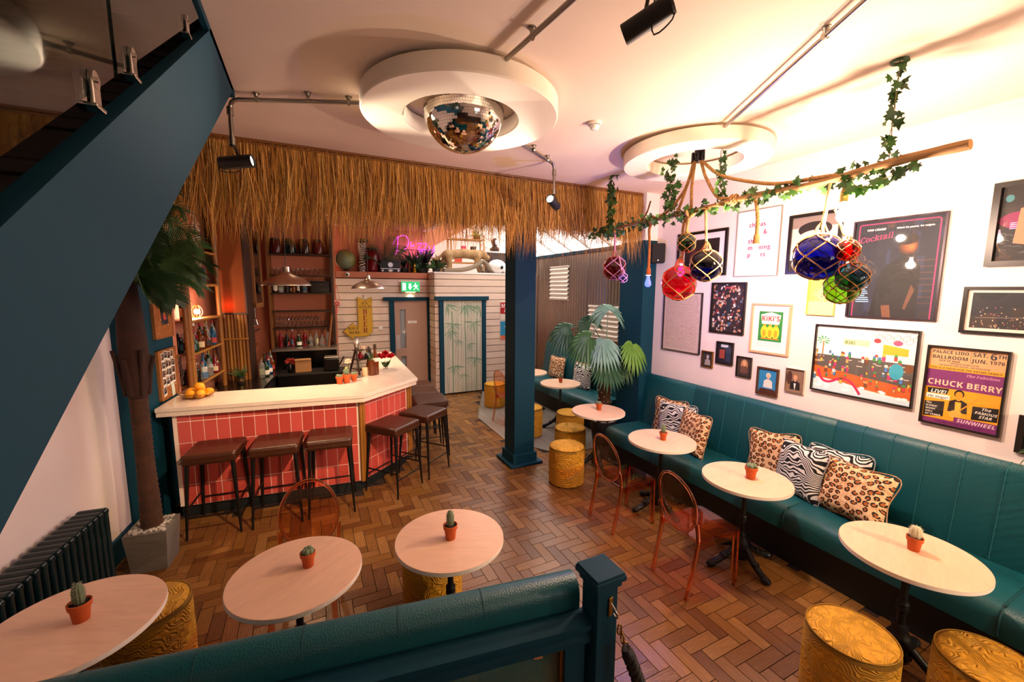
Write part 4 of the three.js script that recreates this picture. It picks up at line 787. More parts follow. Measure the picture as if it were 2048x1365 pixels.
// ivy
const leafGeo = [0, 1, 2].map((k) => {
  const s = new THREE.Shape(), p = [[0, 0], [0.2, -0.12], [0.5, -0.1], [0.33, 0.2], [0.48, 0.5], [0.2, 0.52], [0, 1.0], [-0.2, 0.52], [-0.48, 0.5], [-0.33, 0.2], [-0.5, -0.1], [-0.2, -0.12]];
  p.forEach(([x, y], i) => (i ? s.lineTo(x * (1 + 0.1 * k), y) : s.moveTo(x, y)));
  const g = new THREE.ShapeGeometry(s), q = g.attributes.position; for (let i = 0; i < q.count; i++) q.setZ(i, -0.25 * Math.abs(q.getX(i)) - 0.18 * q.getY(i) ** 2 * (k - 0.6)); g.computeVertexNormals(); return g;
});
function ivy(label, pts, n, spread, size, hook) {
  const t = thing('ivy_garland', label, 'ivy', [0, 0, 0]), c = curve(pts);
  part('stem', tube(pts, 0.0022, 60, 5), M.ivyStem, t);
  part('stem', tube(pts.map((p, i) => [p[0] + 0.012 * Math.sin(i * 2), p[1] + 0.006, p[2] + 0.012 * Math.cos(i * 3)]), 0.0018, 60, 5), M.ivyStem, t);
  for (let i = 0; i < n; i++) {
    const u = Math.min(1, (i + rnd()) / n), p = c.getPointAt(u), dir = V3(rr(-1, 1), rr(-1, 0.75), rr(-1, 1)).normalize().multiplyScalar(rr(0.25, 1) * spread);
    const m = part('leaf', leafGeo[Math.floor(rnd() * 3)], M.ivy[Math.floor(rnd() * 3)], t); const s = size * rr(0.65, 1.25);
    m.position.copy(p).add(dir); m.scale.setScalar(s); m.rotation.set(rr(-0.6, 0.6), -1.0 + rr(-1.1, 1.1), PI + rr(-1.2, 1.2), 'YXZ');
  }
  if (hook) part('hook_coil', new THREE.TorusGeometry(0.035, 0.008, 6, 20).rotateX(PI / 2).translate(pts[0][0], pts[0][1] - 0.008, pts[0][2]), M.ivy[2], t);
}
ivy('sparse ivy trailing from a ceiling hook down to the branch at the right', [[2.954, 3.5, -1.253], [2.956, 3.36, -1.25], [2.95, 3.2, -1.256], [2.953, 3.08, -1.25], [2.954, 2.98, -1.253]], 26, 0.05, 0.052, true);
ivy('bushy ivy hanging over the left end of the branch before the thatch', [[3.064, 3.5, -3.796], [3.063, 3.3, -3.78], [3.06, 3.1, -3.78], [3.064, 2.9, -3.80], [3.062, 2.84, -3.77]], 66, 0.07, 0.06);
ivy('dense ivy hanging inside the branch ring on its left', [[3.025, 3.42, -2.89], [3.025, 3.3, -2.9], [3.027, 3.15, -2.9], [3.023, 2.95, -2.86]], 54, 0.075, 0.055);
ivy('short ivy strand hanging right of the ropes', [[3.002, 3.36, -2.373], [3.002, 3.17, -2.368], [3.0, 2.966, -2.325]], 22, 0.04, 0.05);
ivy('ivy wound all along the wooden branch', branchPts.slice(0, 9).map((p, i) => [p[0] + 0.02 * Math.sin(i * 2), p[1] + 0.01, p[2]]), 215, 0.085, 0.052);
ivy('loose ivy tuft drooping below the branch near its right end', [[2.96, 2.93, -1.45], [2.955, 2.86, -1.38], [2.945, 2.88, -1.25], [2.94, 2.92, -1.12]], 26, 0.05, 0.055);

// ================================================================ PICTURES ON THE RIGHT WALL
function picture(name, label, z0, z1, y0, y1, o, draw) {
  const W = z1 - z0, H = y1 - y0, t = thing(name, label, 'picture', [4.2, (y0 + y1) / 2, (z0 + z1) / 2], -PI / 2);
  const fw = o.fw ?? 0.015, d = o.d ?? 0.025, b = (x0, x1, a0, a1) => span(x0, x1, a0, a1, 0.001, d);
  part('frame', merge([b(-W / 2, W / 2, H / 2 - fw, H / 2), b(-W / 2, W / 2, -H / 2, -H / 2 + fw), b(-W / 2, -W / 2 + fw, -H / 2 + fw, H / 2 - fw), b(W / 2 - fw, W / 2, -H / 2 + fw, H / 2 - fw)]), o.frame, t);
  const iw = W - 2 * fw, ih = H - 2 * fw, px = 520, tex = canvasTex(px, Math.round((px * ih) / iw), (x, w, h) => draw(x, w, h));
  part('print', new THREE.PlaneGeometry(iw, ih).translate(0, 0, 0.007), mat('#ffffff', 0.6, { map: tex }), t);
  part('backing', span(-iw / 2, iw / 2, -ih / 2, ih / 2, 0.001, 0.006), M.cardboard, t);
  part('glass_pane', new THREE.PlaneGeometry(iw, ih).translate(0, 0, 0.012), M.glass, t);
}
const FB = mat('#17120f', 0.35), FW = mat('#f0ece6', 0.4), FP = mat('#d9a680', 0.5), FBR = mat('#5a371f', 0.45, { map: T.grain });
const blob = (x, c, cx, cy, rx, ry, a = 0) => { x.fillStyle = c; x.beginPath(); x.ellipse(cx, cy, rx, ry, a, 0, 7); x.fill(); };
const poly = (x, c, pts) => { x.fillStyle = c; x.beginPath(); pts.forEach(([a, b], i) => (i ? x.lineTo(a, b) : x.moveTo(a, b))); x.closePath(); x.fill(); };
const fill = (x, c, w, h) => { x.fillStyle = c; x.fillRect(0, 0, w, h); };
const fit = (x, s, cx, y, maxW, px, c, font = 'bold', fam = 'sans-serif', align = 'center') => { x.fillStyle = c; x.textAlign = align; let p = px; do { x.font = `${font} ${p}px ${fam}`; p -= 1; } while (x.measureText(s).width > maxW && p > 6); x.fillText(s, cx, y); };
function bust(x, cx, top, s, skin, hair, cloth) { poly(x, cloth, [[cx - s, top + s * 3.2], [cx - s * 0.9, top + s * 1.7], [cx - s * 0.3, top + s * 1.35], [cx + s * 0.3, top + s * 1.35], [cx + s * 0.9, top + s * 1.7], [cx + s, top + s * 3.2]]); x.fillStyle = skin; x.fillRect(cx - s * 0.18, top + s * 0.9, s * 0.36, s * 0.6); blob(x, hair, cx, top + s * 0.5, s * 0.52, s * 0.58); blob(x, skin, cx, top + s * 0.65, s * 0.38, s * 0.5); }
picture('framed_picture', 'wide black framed dark photograph behind the green and blue floats', -3.84, -3.15, 2.42, 2.94, { frame: FB, fw: 0.03 }, (x, w, h) => { fill(x, '#f0e8e6', w, h); x.fillStyle = '#1a1010'; x.fillRect(w * 0.12, h * 0.14, w * 0.76, h * 0.72); blob(x, '#8c2c30', w * 0.6, h * 0.5, w * 0.14, h * 0.22); blob(x, '#c0525a', w * 0.65, h * 0.45, w * 0.07, h * 0.1); blob(x, '#4a2030', w * 0.35, h * 0.6, w * 0.12, h * 0.2); });
picture('framed_poster', 'thin framed white poster with pink lettering behind the glaring bulb', -3.05, -2.58, 2.4, 3.08, { frame: mat('#8a8480', 0.4), fw: 0.006, d: 0.02 }, (x, w, h) => { fill(x, '#f6f1f2', w, h); const c = '#c2185c'; [['chivas', 0.3, 0.25], ['&', 0.62, 0.37], ['the', 0.3, 0.5], ['morning', 0.3, 0.6], ['papers', 0.3, 0.71]].forEach(([s, a, b]) => fit(x, s, w * (s === '&' ? 0.62 : 0.28), h * b, w * 0.58, w * 0.13, c, 'bold', 'sans-serif', 'left')); });
picture('framed_picture', 'black framed photograph of a sleeping head, behind the cobalt float', -2.5, -2.05, 2.41, 2.96, { frame: FB, fw: 0.028 }, (x, w, h) => { fill(x, '#d9c0bc', w, h); x.fillStyle = '#8a7a74'; x.fillRect(0, 0, w, h * 0.2); blob(x, '#1c1413', w * 0.5, h * 0.24, w * 0.36, h * 0.14); blob(x, '#e6c9be', w * 0.42, h * 0.42, w * 0.34, h * 0.16, -0.2); poly(x, '#efe6e4', [[0, h * 0.5], [w * 0.7, h * 0.55], [w, h * 0.42], [w, h * 0.8], [0, h * 0.78]]); poly(x, '#27212c', [[0, h * 0.8], [w * 0.6, h * 0.74], [w, h * 0.8], [w, h], [0, h]]); });
picture('framed_poster', 'large dark blue film poster with a pink neon border line', -1.96, -1.38, 2.03, 2.83, { frame: mat('#3a2e38', 0.3, { metalness: 0.4 }), fw: 0.012 }, (x, w, h) => {
  fill(x, '#151a2c', w, h); for (let k = 0; k < 26; k++) { x.fillStyle = ['rgba(44,58,96,.5)', 'rgba(16,18,30,.6)', 'rgba(72,44,30,.35)'][k % 3]; x.fillRect(rnd() * w, rnd() * h, rr(10, 60), rr(40, 160)); }
  for (let k = 0; k < 8; k++) { x.fillStyle = 'rgba(120,70,36,.45)'; x.fillRect(w * 0.72, h * (0.42 + k * 0.06), w * 0.22, h * 0.012); }
  poly(x, '#0b0a0c', [[w * 0.26, h], [w * 0.33, h * 0.6], [w * 0.42, h * 0.46], [w * 0.58, h * 0.39], [w * 0.72, h * 0.4], [w * 0.8, h * 0.5], [w * 0.8, h]]); { const gr = x.createRadialGradient(w * 0.68, h * 0.29, 4, w * 0.64, h * 0.28, w * 0.13); gr.addColorStop(0, '#a8683a'); gr.addColorStop(0.55, '#6a3a1e'); gr.addColorStop(1, 'rgba(18,12,14,1)'); x.fillStyle = gr; x.beginPath(); x.ellipse(w * 0.64, h * 0.28, w * 0.11, h * 0.1, 0, 0, 7); x.fill(); x.fillStyle = '#150d0a'; x.beginPath(); x.ellipse(w * 0.63, h * 0.215, w * 0.12, h * 0.05, -0.1, 0, 7); x.fill(); } poly(x, '#6a4028', [[w * 0.4, h * 0.88], [w * 0.5, h * 0.87], [w * 0.53, h], [w * 0.43, h]]); poly(x, '#5e3a26', [[w * 0.72, h * 0.66], [w * 0.76, h * 0.72], [w * 0.68, h * 0.92], [w * 0.65, h * 0.9]]);
  x.strokeStyle = '#f0306c'; x.lineWidth = 7; x.beginPath(); x.moveTo(w * 0.05, h); x.lineTo(w * 0.05, h * 0.05); x.arcTo(w * 0.05, h * 0.03, w * 0.1, h * 0.03, 14); x.lineTo(w * 0.9, h * 0.03); x.arcTo(w * 0.95, h * 0.03, w * 0.95, h * 0.08, 20); x.lineTo(w * 0.95, h); x.stroke();
  fit(x, 'TOM CRUISE', w * 0.25, h * 0.1, w * 0.24, w * 0.06, '#f4f0f0', 'italic bold'); x.save(); x.translate(w * 0.26, h * 0.2); x.rotate(-0.14); fit(x, 'Cocktail', 0, 0, w * 0.4, w * 0.12, '#ff3a70', 'italic', 'serif'); x.restore(); fit(x, 'When he pours, he reigns.', w * 0.69, h * 0.1, w * 0.42, w * 0.05, '#f4f0f0', 'italic bold');
  x.fillStyle = '#7fa6c8'; for (let k = 0; k < 9; k++) x.fillRect(w * 0.08, h * (0.66 + k * 0.022), w * (0.1 + 0.08 * rnd()), h * 0.012);
});
picture('framed_picture', 'black framed dark photograph with a raised arm at the right edge, topmost', -1.17, -0.72, 2.42, 2.97, { frame: FB, fw: 0.035, d: 0.035 }, (x, w, h) => { fill(x, '#171316', w, h); for (let k = 0; k < 60; k++) { x.strokeStyle = '#7c7880'; x.lineWidth = 3; const y = h * rr(0.6, 0.97), a = rnd() * w; x.beginPath(); x.moveTo(a, y); x.quadraticCurveTo(a + 25, y - 14, a + 50, y + 4); x.stroke(); } blob(x, '#7c1a4c', w * 0.3, h * 0.45, w * 0.3, h * 0.12); poly(x, '#b07a5c', [[w * 0.2, h * 0.76], [w * 0.24, h * 0.3], [w * 0.42, h * 0.24], [w * 0.5, h * 0.5], [w * 0.42, h * 0.8]]); x.fillStyle = '#f0a8ff'; for (let k = 0; k < 4; k++) x.fillRect(w * 0.14, h * (0.48 + k * 0.025), w * 0.08, h * 0.01); blob(x, '#3a7a86', w * 0.1, h * 0.15, w * 0.05, h * 0.05); });
picture('framed_poster', 'thin framed sheet of pale close handwriting next to the pier', -4.02, -3.43, 1.48, 2.22, { frame: FB, fw: 0.009 }, (x, w, h) => { fill(x, '#d9c2b6', w, h); x.strokeStyle = 'rgba(84,60,54,.9)'; x.lineWidth = 2.2; for (let k = 0; k < 34; k++) { let a = w * 0.06; const y = h * (0.05 + k * 0.027); while (a < w * 0.9) { const l = rr(8, 30); x.beginPath(); x.moveTo(a, y); for (let q = 0; q < l; q += 4) x.lineTo(a + q, y + rr(-4, 4)); x.stroke(); a += l + rr(4, 10); } } for (const [a, b] of [[0.5, 0.55], [0.5, 0.66], [0.46, 0.78], [0.75, 0.66]]) { x.strokeStyle = '#8a4436'; x.strokeRect(w * a, h * b, 14, 16); } });
picture('framed_picture', 'black framed collage of many small photographs', -3.31, -2.89, 1.77, 2.34, { frame: FB, fw: 0.022 }, (x, w, h) => { fill(x, '#2b2224', w, h); const c = ['#c98f6a', '#1c1718', '#efe6e0', '#8c3038', '#4b6c84', '#b9a394', '#5c3020', '#d8b49a']; for (let k = 0; k < 190; k++) { x.save(); x.translate(rnd() * w, rnd() * h); x.rotate(rr(-0.4, 0.4)); x.fillStyle = c[Math.floor(rnd() * 8)]; x.fillRect(-14, -20, rr(14, 44), rr(16, 52)); if (k % 3 === 0) blob(x, '#c9906e', 4, -4, 9, 11); x.restore(); } blob(x, '#191213', w * 0.52, h * 0.22, 26, 34); blob(x, '#c9906e', w * 0.52, h * 0.24, 16, 22); poly(x, '#1c2b2e', [[w * 0.44, h * 0.32], [w * 0.6, h * 0.32], [w * 0.58, h * 0.62], [w * 0.46, h * 0.62]]); x.fillStyle = '#d04a5c'; for (let k = 0; k < 5; k++) x.fillRect(w * (0.36 + k * 0.06), h * 0.05, 20, 26); });
picture('framed_poster', 'pale wood framed green and yellow poster with red lettering', -2.81, -2.41, 1.61, 2.12, { frame: FP, fw: 0.018 }, (x, w, h) => { fill(x, '#f6f2ea', w, h); x.fillStyle = '#2f8f3c'; x.fillRect(w * 0.17, h * 0.13, w * 0.66, h * 0.64); poly(x, '#f2efe0', [[w * 0.22, h * 0.2], [w * 0.5, h * 0.14], [w * 0.78, h * 0.2], [w * 0.74, h * 0.4], [w * 0.26, h * 0.4]]); fit(x, 'KiKi\'S', w * 0.5, h * 0.33, w * 0.52, w * 0.2, '#d83426'); for (const k of [0.34, 0.5, 0.66]) { blob(x, '#f2d92c', w * k, h * 0.57, w * 0.1, h * 0.14); blob(x, '#d9a81c', w * k, h * 0.6, w * 0.05, h * 0.08); for (let a = -2; a < 3; a++) poly(x, '#e6c020', [[w * k - 6, h * 0.46], [w * k + a * 16, h * 0.38], [w * k + 6, h * 0.46]]); } x.fillStyle = '#e07a2c'; x.fillRect(w * 0.25, h * 0.7, w * 0.5, h * 0.025); x.strokeStyle = '#56606a'; x.lineWidth = 2; for (let k = 0; k < 2; k++) { let a = w * 0.16; while (a < w * 0.8) { x.beginPath(); x.moveTo(a, h * (0.82 + k * 0.05)); x.lineTo(a + 12, h * (0.81 + k * 0.05)); x.lineTo(a + 18, h * (0.83 + k * 0.05)); x.stroke(); a += rr(20, 34); } } });
picture('framed_picture', 'small yellow print of a lion head hidden partly by green floats', -2.28, -2.05, 2.03, 2.36, { frame: mat('#d6b85a', 0.5), fw: 0.005 }, (x, w, h) => { fill(x, '#e3c867', w, h); x.fillStyle = '#d8c9a0'; x.fillRect(0, h * 0.62, w, h * 0.38); for (let k = 0; k < 140; k++) { const a = rnd() * 6.28; x.strokeStyle = ['#b98a4a', '#efe0b8'][k & 1]; x.lineWidth = 4; x.beginPath(); x.moveTo(w * 0.5 + Math.cos(a) * w * 0.16, h * 0.42 + Math.sin(a) * h * 0.12); x.lineTo(w * 0.5 + Math.cos(a) * w * 0.33, h * 0.42 + Math.sin(a) * h * 0.24); x.stroke(); } blob(x, '#e0c690', w * 0.5, h * 0.42, w * 0.18, h * 0.15); blob(x, '#7a5a34', w * 0.43, h * 0.39, 10, 8); blob(x, '#7a5a34', w * 0.57, h * 0.39, 10, 8); blob(x, '#9a6a4a', w * 0.5, h * 0.48, 16, 12); });
picture('framed_picture', 'wide black framed colourful drawing of a busy pier by the sea', -2.18, -1.45, 1.34, 1.95, { frame: FB, fw: 0.012, d: 0.03 }, (x, w, h) => {
  fill(x, '#f6f0ea', w, h); x.strokeStyle = '#8a8480'; x.lineWidth = 2; for (let k = 0; k < 14; k++) { x.beginPath(); x.arc(w * (0.62 + k * 0.028), h * (0.06 + 0.04 * (k % 3)), 16, 0, 7); x.stroke(); }
  x.fillStyle = '#5b5650'; x.fillRect(0, h * 0.44, w, h * 0.34); x.fillStyle = '#d9cdbd'; for (let k = 0; k < 26; k++) x.fillRect(rnd() * w, h * rr(0.46, 0.76), rr(12, 40), 5);
  poly(x, '#d0662a', [[0, h * 0.62], [w * 0.5, h * 0.7], [w, h * 0.76], [w, h * 0.93], [w * 0.55, h * 0.88], [0, h * 0.8]]); x.strokeStyle = '#a8481c'; for (let k = 0; k < 4; k++) { x.beginPath(); x.moveTo(0, h * (0.65 + k * 0.04)); x.lineTo(w, h * (0.79 + k * 0.035)); x.stroke(); }
  poly(x, '#cfe6ee', [[0, h * 0.8], [w * 0.3, h * 0.82], [w * 0.6, h * 0.9], [w, h * 0.95], [w, h], [0, h]]); for (let k = 0; k < 22; k++) blob(x, '#ffffff', rnd() * w, h * rr(0.86, 0.95), 14, 8);
  x.strokeStyle = '#c02c5a'; x.lineWidth = 15; x.beginPath(); x.moveTo(w * 0.05, h * 0.68); x.bezierCurveTo(w * 0.08, h * 0.9, w * 0.18, h * 0.88, w * 0.26, h * 0.8); x.bezierCurveTo(w * 0.38, h * 0.72, w * 0.46, h * 0.84, w * 0.52, h * 0.97); x.stroke();
  for (let k = 0; k < 9; k++) { const a = k * 0.7; poly(x, '#2f9a4a', [[w * 0.08, h * 0.22], [w * 0.08 + Math.cos(a) * 46, h * 0.22 + Math.sin(a) * 34], [w * 0.08 + Math.cos(a + 0.3) * 30, h * 0.22 + Math.sin(a + 0.3) * 26]]); } x.fillStyle = '#a6783c'; x.fillRect(w * 0.072, h * 0.24, 8, h * 0.2);
  x.fillStyle = '#efc9b0'; x.fillRect(w * 0.3, h * 0.17, w * 0.27, h * 0.09); fit(x, 'KiKi', w * 0.37, h * 0.245, w * 0.11, 36, '#4a8a2c'); poly(x, '#eeb32a', [[w * 0.7, h * 0.2], [w * 0.93, h * 0.24], [w * 0.93, h * 0.34], [w * 0.7, h * 0.34]]); blob(x, '#e0557a', w * 0.83, h * 0.17, 22, 16); blob(x, '#d83a40', w * 0.64, h * 0.16, 18, 14);
  const c = ['#e0443c', '#3f9a50', '#e8b84a', '#c83a78', '#4a86c0', '#e6e0d8', '#f0a060', '#7a4a2c'];
  for (let k = 0; k < 60; k++) { const a = rnd() * w, b = h * rr(0.36, 0.82), s = rr(0.5, 1); x.fillStyle = c[k % 8]; x.fillRect(a - 9 * s, b, 18 * s, 28 * s); blob(x, c[(k * 3 + 1) % 8], a, b - 8 * s, 10 * s, 10 * s); x.strokeStyle = '#2a2018'; x.lineWidth = 1.5; x.strokeRect(a - 9 * s, b, 18 * s, 28 * s); }
  blob(x, '#3aa6bc', w * 0.84, h * 0.56, 34, 48); blob(x, '#7a4a24', w * 0.95, h * 0.5, 20, 26);
});
picture('framed_poster', 'black framed yellow and purple concert poster with large cream lettering', -1.4, -0.985, 1.26, 1.853, { frame: FB, fw: 0.012, d: 0.028 }, (x, w, h) => {
  fill(x, '#e8a41c', w, h); x.fillStyle = '#d9a470'; x.fillRect(0, 0, w, h * 0.24); x.fillStyle = '#7a2a6c'; x.fillRect(0, h * 0.29, w, h * 0.235); x.fillRect(0, h * 0.94, w, h * 0.06); const n = '#1d2230';
  fit(x, 'PALACE LIDO', w * 0.28, h * 0.075, w * 0.5, 60, n); fit(x, 'BALLROOM', w * 0.28, h * 0.145, w * 0.5, 60, n); fit(x, 'ISLE OF MAN', w * 0.28, h * 0.18, w * 0.46, 24, n); x.fillStyle = '#8a3020'; x.fillRect(w * 0.55, h * 0.02, 3, h * 0.14);
  fit(x, 'SAT.', w * 0.67, h * 0.08, w * 0.2, 54, n); fit(x, '6', w * 0.83, h * 0.1, w * 0.1, 84, n); fit(x, 'TH', w * 0.93, h * 0.075, w * 0.11, 44, n); fit(x, 'JUN.', w * 0.67, h * 0.155, w * 0.2, 54, n); fit(x, '1976', w * 0.88, h * 0.155, w * 0.2, 44, n);
  fit(x, 'ADVANCE TICKETS £3.00', w * 0.48, h * 0.205, w * 0.5, 17, n); fit(x, 'ON SALE AT: BOX OFFICE / ON DOOR £4.00', w * 0.48, h * 0.233, w * 0.86, 17, n); fit(x, 'THIS IS A SHOW FOR THE ENTIRE FAMILY.', w * 0.5, h * 0.278, w * 0.95, 34, n);
  fit(x, 'The Fabulous', w * 0.73, h * 0.345, w * 0.42, 40, '#d99ab0', 'italic bold', 'serif'); fit(x, '★ ★', w * 0.44, h * 0.345, w * 0.14, 30, '#f0d8c8'); fit(x, 'CHUCK BERRY', w * 0.5, h * 0.49, w * 0.98, 110, '#f4c9a4');
  poly(x, '#14120f', [[w * 0.03, h * 0.54], [w * 0.33, h * 0.53], [w * 0.31, h * 0.6], [w * 0.04, h * 0.61]]); fit(x, 'LIVE!', w * 0.18, h * 0.6, w * 0.24, 48, '#f6f2ea', 'italic bold'); x.fillStyle = '#f6f2ea'; x.fillRect(w * 0.02, h * 0.615, w * 0.33, h * 0.06); fit(x, 'On Stage!', w * 0.185, h * 0.665, w * 0.3, 40, '#14120f', 'italic bold', 'serif');
  poly(x, '#14120f', [[w * 0.01, h * 0.73], [w * 0.29, h * 0.7], [w * 0.29, h * 0.9], [w * 0.01, h * 0.93]]); ['The', 'ICONIC', 'MUSIC', 'HALL', 'OF FAMER'].forEach((s, i) => fit(x, s, w * 0.03, h * (0.755 + i * 0.038), w * 0.24, 24, '#f0e8d8', 'italic bold', 'sans-serif', 'left'));
  poly(x, '#14120f', [[w * 0.66, h * 0.7], [w * 0.98, h * 0.68], [w * 0.98, h * 0.85], [w * 0.66, h * 0.87]]); ['The', 'FAMOUS', 'STAR'].forEach((s, i) => fit(x, s, w * 0.83, h * (0.735 + i * 0.05), w * 0.28, 36, '#f0e8d8', 'italic bold'));
  bust(x, w * 0.47, h * 0.53, w * 0.13, '#d9961c', '#14120f', '#14120f'); poly(x, '#f0b83a', [[w * 0.43, h * 0.68], [w * 0.51, h * 0.68], [w * 0.52, h * 0.88], [w * 0.44, h * 0.88]]); x.strokeStyle = '#d9961c'; x.lineWidth = 12; x.beginPath(); x.moveTo(w * 0.46, h * 0.82); x.lineTo(w * 0.72, h * 0.6); x.stroke(); blob(x, '#e6b04a', w * 0.45, h * 0.84, w * 0.09, h * 0.05, -0.6);
  for (const [a, b] of [[0.72, 0.63], [0.82, 0.62], [0.33, 0.9], [0.22, 0.92], [0.84, 0.9], [0.94, 0.89], [0.4, 0.93]]) fit(x, '★', w * a, h * b, 40, 26, '#8a3a1c');
  x.fillStyle = '#7a2a6c'; x.fillRect(w * 0.44, h * 0.88, w * 0.56, h * 0.065); fit(x, 'SUNWHEEL', w * 0.72, h * 0.937, w * 0.5, 50, '#f0c8d8', 'italic bold'); fit(x, 'THE BIG SHOW OF THE YEAR', w * 0.5, h * 0.985, w * 0.86, 24, '#3a1230');
});
picture('framed_picture', 'black framed night photograph of buildings with white mount at the right edge', -1.25, -0.72, 1.96, 2.285, { frame: FB, fw: 0.02 }, (x, w, h) => { fill(x, '#e6d8c8', w, h); x.save(); x.beginPath(); x.rect(w * 0.05, h * 0.07, w * 0.9, h * 0.86); x.clip(); fill(x, '#141a24', w, h); for (let k = 0; k < 7; k++) { x.fillStyle = ['#2a2320', '#352a24', '#1d1c20'][k % 3]; x.fillRect(w * (0.05 + k * 0.13), h * (0.62 - k * 0.06), w * 0.13, h * 0.5); } for (let k = 0; k < 90; k++) { x.fillStyle = ['#c9a878', '#8a6a50', '#b0526a', '#e0d0b0'][k % 4]; x.fillRect(w * rr(0.08, 0.92), h * rr(0.4, 0.9), 5, 8); } x.strokeStyle = '#8a8078'; x.lineWidth = 3; x.beginPath(); x.moveTo(w * 0.1, h * 0.68); x.lineTo(w, h * 0.62); x.stroke(); x.fillStyle = '#d9b02c'; x.fillRect(w * 0.6, h * 0.12, 22, 8); x.restore(); });
picture('framed_picture', 'tiny gold framed black and white photograph, leftmost of the small row', -3.39, -3.24, 1.35, 1.543, { frame: M.brass, fw: 0.012 }, (x, w, h) => { fill(x, '#3a3634', w, h); bust(x, w * 0.5, h * 0.2, w * 0.3, '#cfc8c2', '#8a8480', '#a8a29c'); });
picture('framed_picture', 'small black framed dark picture with a lit red shop front', -3.2, -2.99, 1.42, 1.676, { frame: FB, fw: 0.014 }, (x, w, h) => { fill(x, '#1a1a26', w, h); x.fillStyle = '#c8d4d8'; x.fillRect(w * 0.2, h * 0.08, w * 0.5, h * 0.14); x.fillStyle = '#a04438'; x.fillRect(w * 0.12, h * 0.34, w * 0.36, h * 0.44); x.fillStyle = '#1d3550'; x.fillRect(w * 0.56, h * 0.2, w * 0.34, h * 0.7); });
picture('framed_picture', 'small dark photograph of a long fair haired person in black frame', -2.94, -2.77, 1.32, 1.543, { frame: FB, fw: 0.008 }, (x, w, h) => { fill(x, '#3c3430', w, h); blob(x, '#b98a5a', w * 0.5, h * 0.4, w * 0.26, h * 0.3); bust(x, w * 0.5, h * 0.16, w * 0.28, '#d9aa8a', '#c09a68', '#6a4a3c'); });
picture('framed_picture', 'brown framed picture of a pale haired figure on bright blue', -2.7, -2.48, 1.18, 1.467, { frame: FBR, fw: 0.016 }, (x, w, h) => { fill(x, '#2a8ac0', w, h); bust(x, w * 0.52, h * 0.16, w * 0.25, '#e6b89a', '#f0e6cc', '#efe4dc'); poly(x, '#4a2418', [[w * 0.1, h * 0.8], [w * 0.9, h * 0.8], [w, h], [0, h]]); });
picture('framed_picture', 'small silver framed photograph of a person in a dark suit, rightmost of the small row', -2.41, -2.24, 1.27, 1.503, { frame: M.steel, fw: 0.006 }, (x, w, h) => { fill(x, '#8a6e58', w, h); blob(x, '#4a2c24', w * 0.15, h * 0.4, w * 0.16, h * 0.3); bust(x, w * 0.5, h * 0.22, w * 0.3, '#d8a080', '#a8703c', '#1a1816'); poly(x, '#efe8e0', [[w * 0.42, h * 0.62], [w * 0.56, h * 0.62], [w * 0.5, h * 0.95]]); });
picture('framed_picture', 'black framed dark picture low at the right edge beside the palm tips', -0.91, -0.6, 1.19, 1.445, { frame: FB, fw: 0.03 }, (x, w, h) => { fill(x, '#201a1c', w, h); blob(x, '#5a3030', w * 0.5, h * 0.5, w * 0.2, h * 0.2); });
{
  const t = thing('wall_speaker', 'small black loudspeaker mounted high beside the petrol pier', 'speaker', [4.08, 2.72, -4.06], -0.75);
  part('cabinet', rbox(0.17, 0.25, 0.15, 0.025, 3), M.black, t); part('grille', rbox(0.15, 0.23, 0.01, 0.02, 2).translate(0, 0, 0.073), mat('#1e1c1a', 0.9), t); part('badge', cyl(0.008, 0.008, 0.004, 12).rotateX(PI / 2).translate(0, -0.09, 0.08), M.steel, t); part('mount', rod([0, 0, -0.07], [0.05, 0, -0.13], 0.012), M.black, t);
}

// ================================================================ PLANTS
function blade(a, dir, nrm, len, w, droop) {      // one leaflet: a folded tapering strip
  const pos = [], side = V3().crossVectors(dir, nrm).normalize(), N = 3, L = [];
  for (let k = 0; k <= N; k++) { const s = k / N, p = a.clone().addScaledVector(dir, len * s).add(V3(0, -droop * s * s, 0)), hw = w * (k === 0 ? 0.5 : k === N ? 0.02 : 1 - 0.35 * (s - 0.33)); L.push([p.clone().addScaledVector(side, -hw).addScaledVector(nrm, hw * 0.35), p, p.clone().addScaledVector(side, hw).addScaledVector(nrm, hw * 0.35)]); }
  for (let k = 0; k < N; k++) for (const i of [0, 1]) { const [a0, b0, a1, b1] = [L[k][i], L[k][i + 1], L[k + 1][i], L[k + 1][i + 1]]; for (const v of [a0, b0, a1, b0, b1, a1]) pos.push(v.x, v.y, v.z); }
  const g = new THREE.BufferGeometry(); g.setAttribute('position', new THREE.Float32BufferAttribute(pos, 3)); g.setAttribute('uv', new THREE.Float32BufferAttribute(new Float32Array((pos.length / 3) * 2), 2)); g.computeVertexNormals(); return g;
}
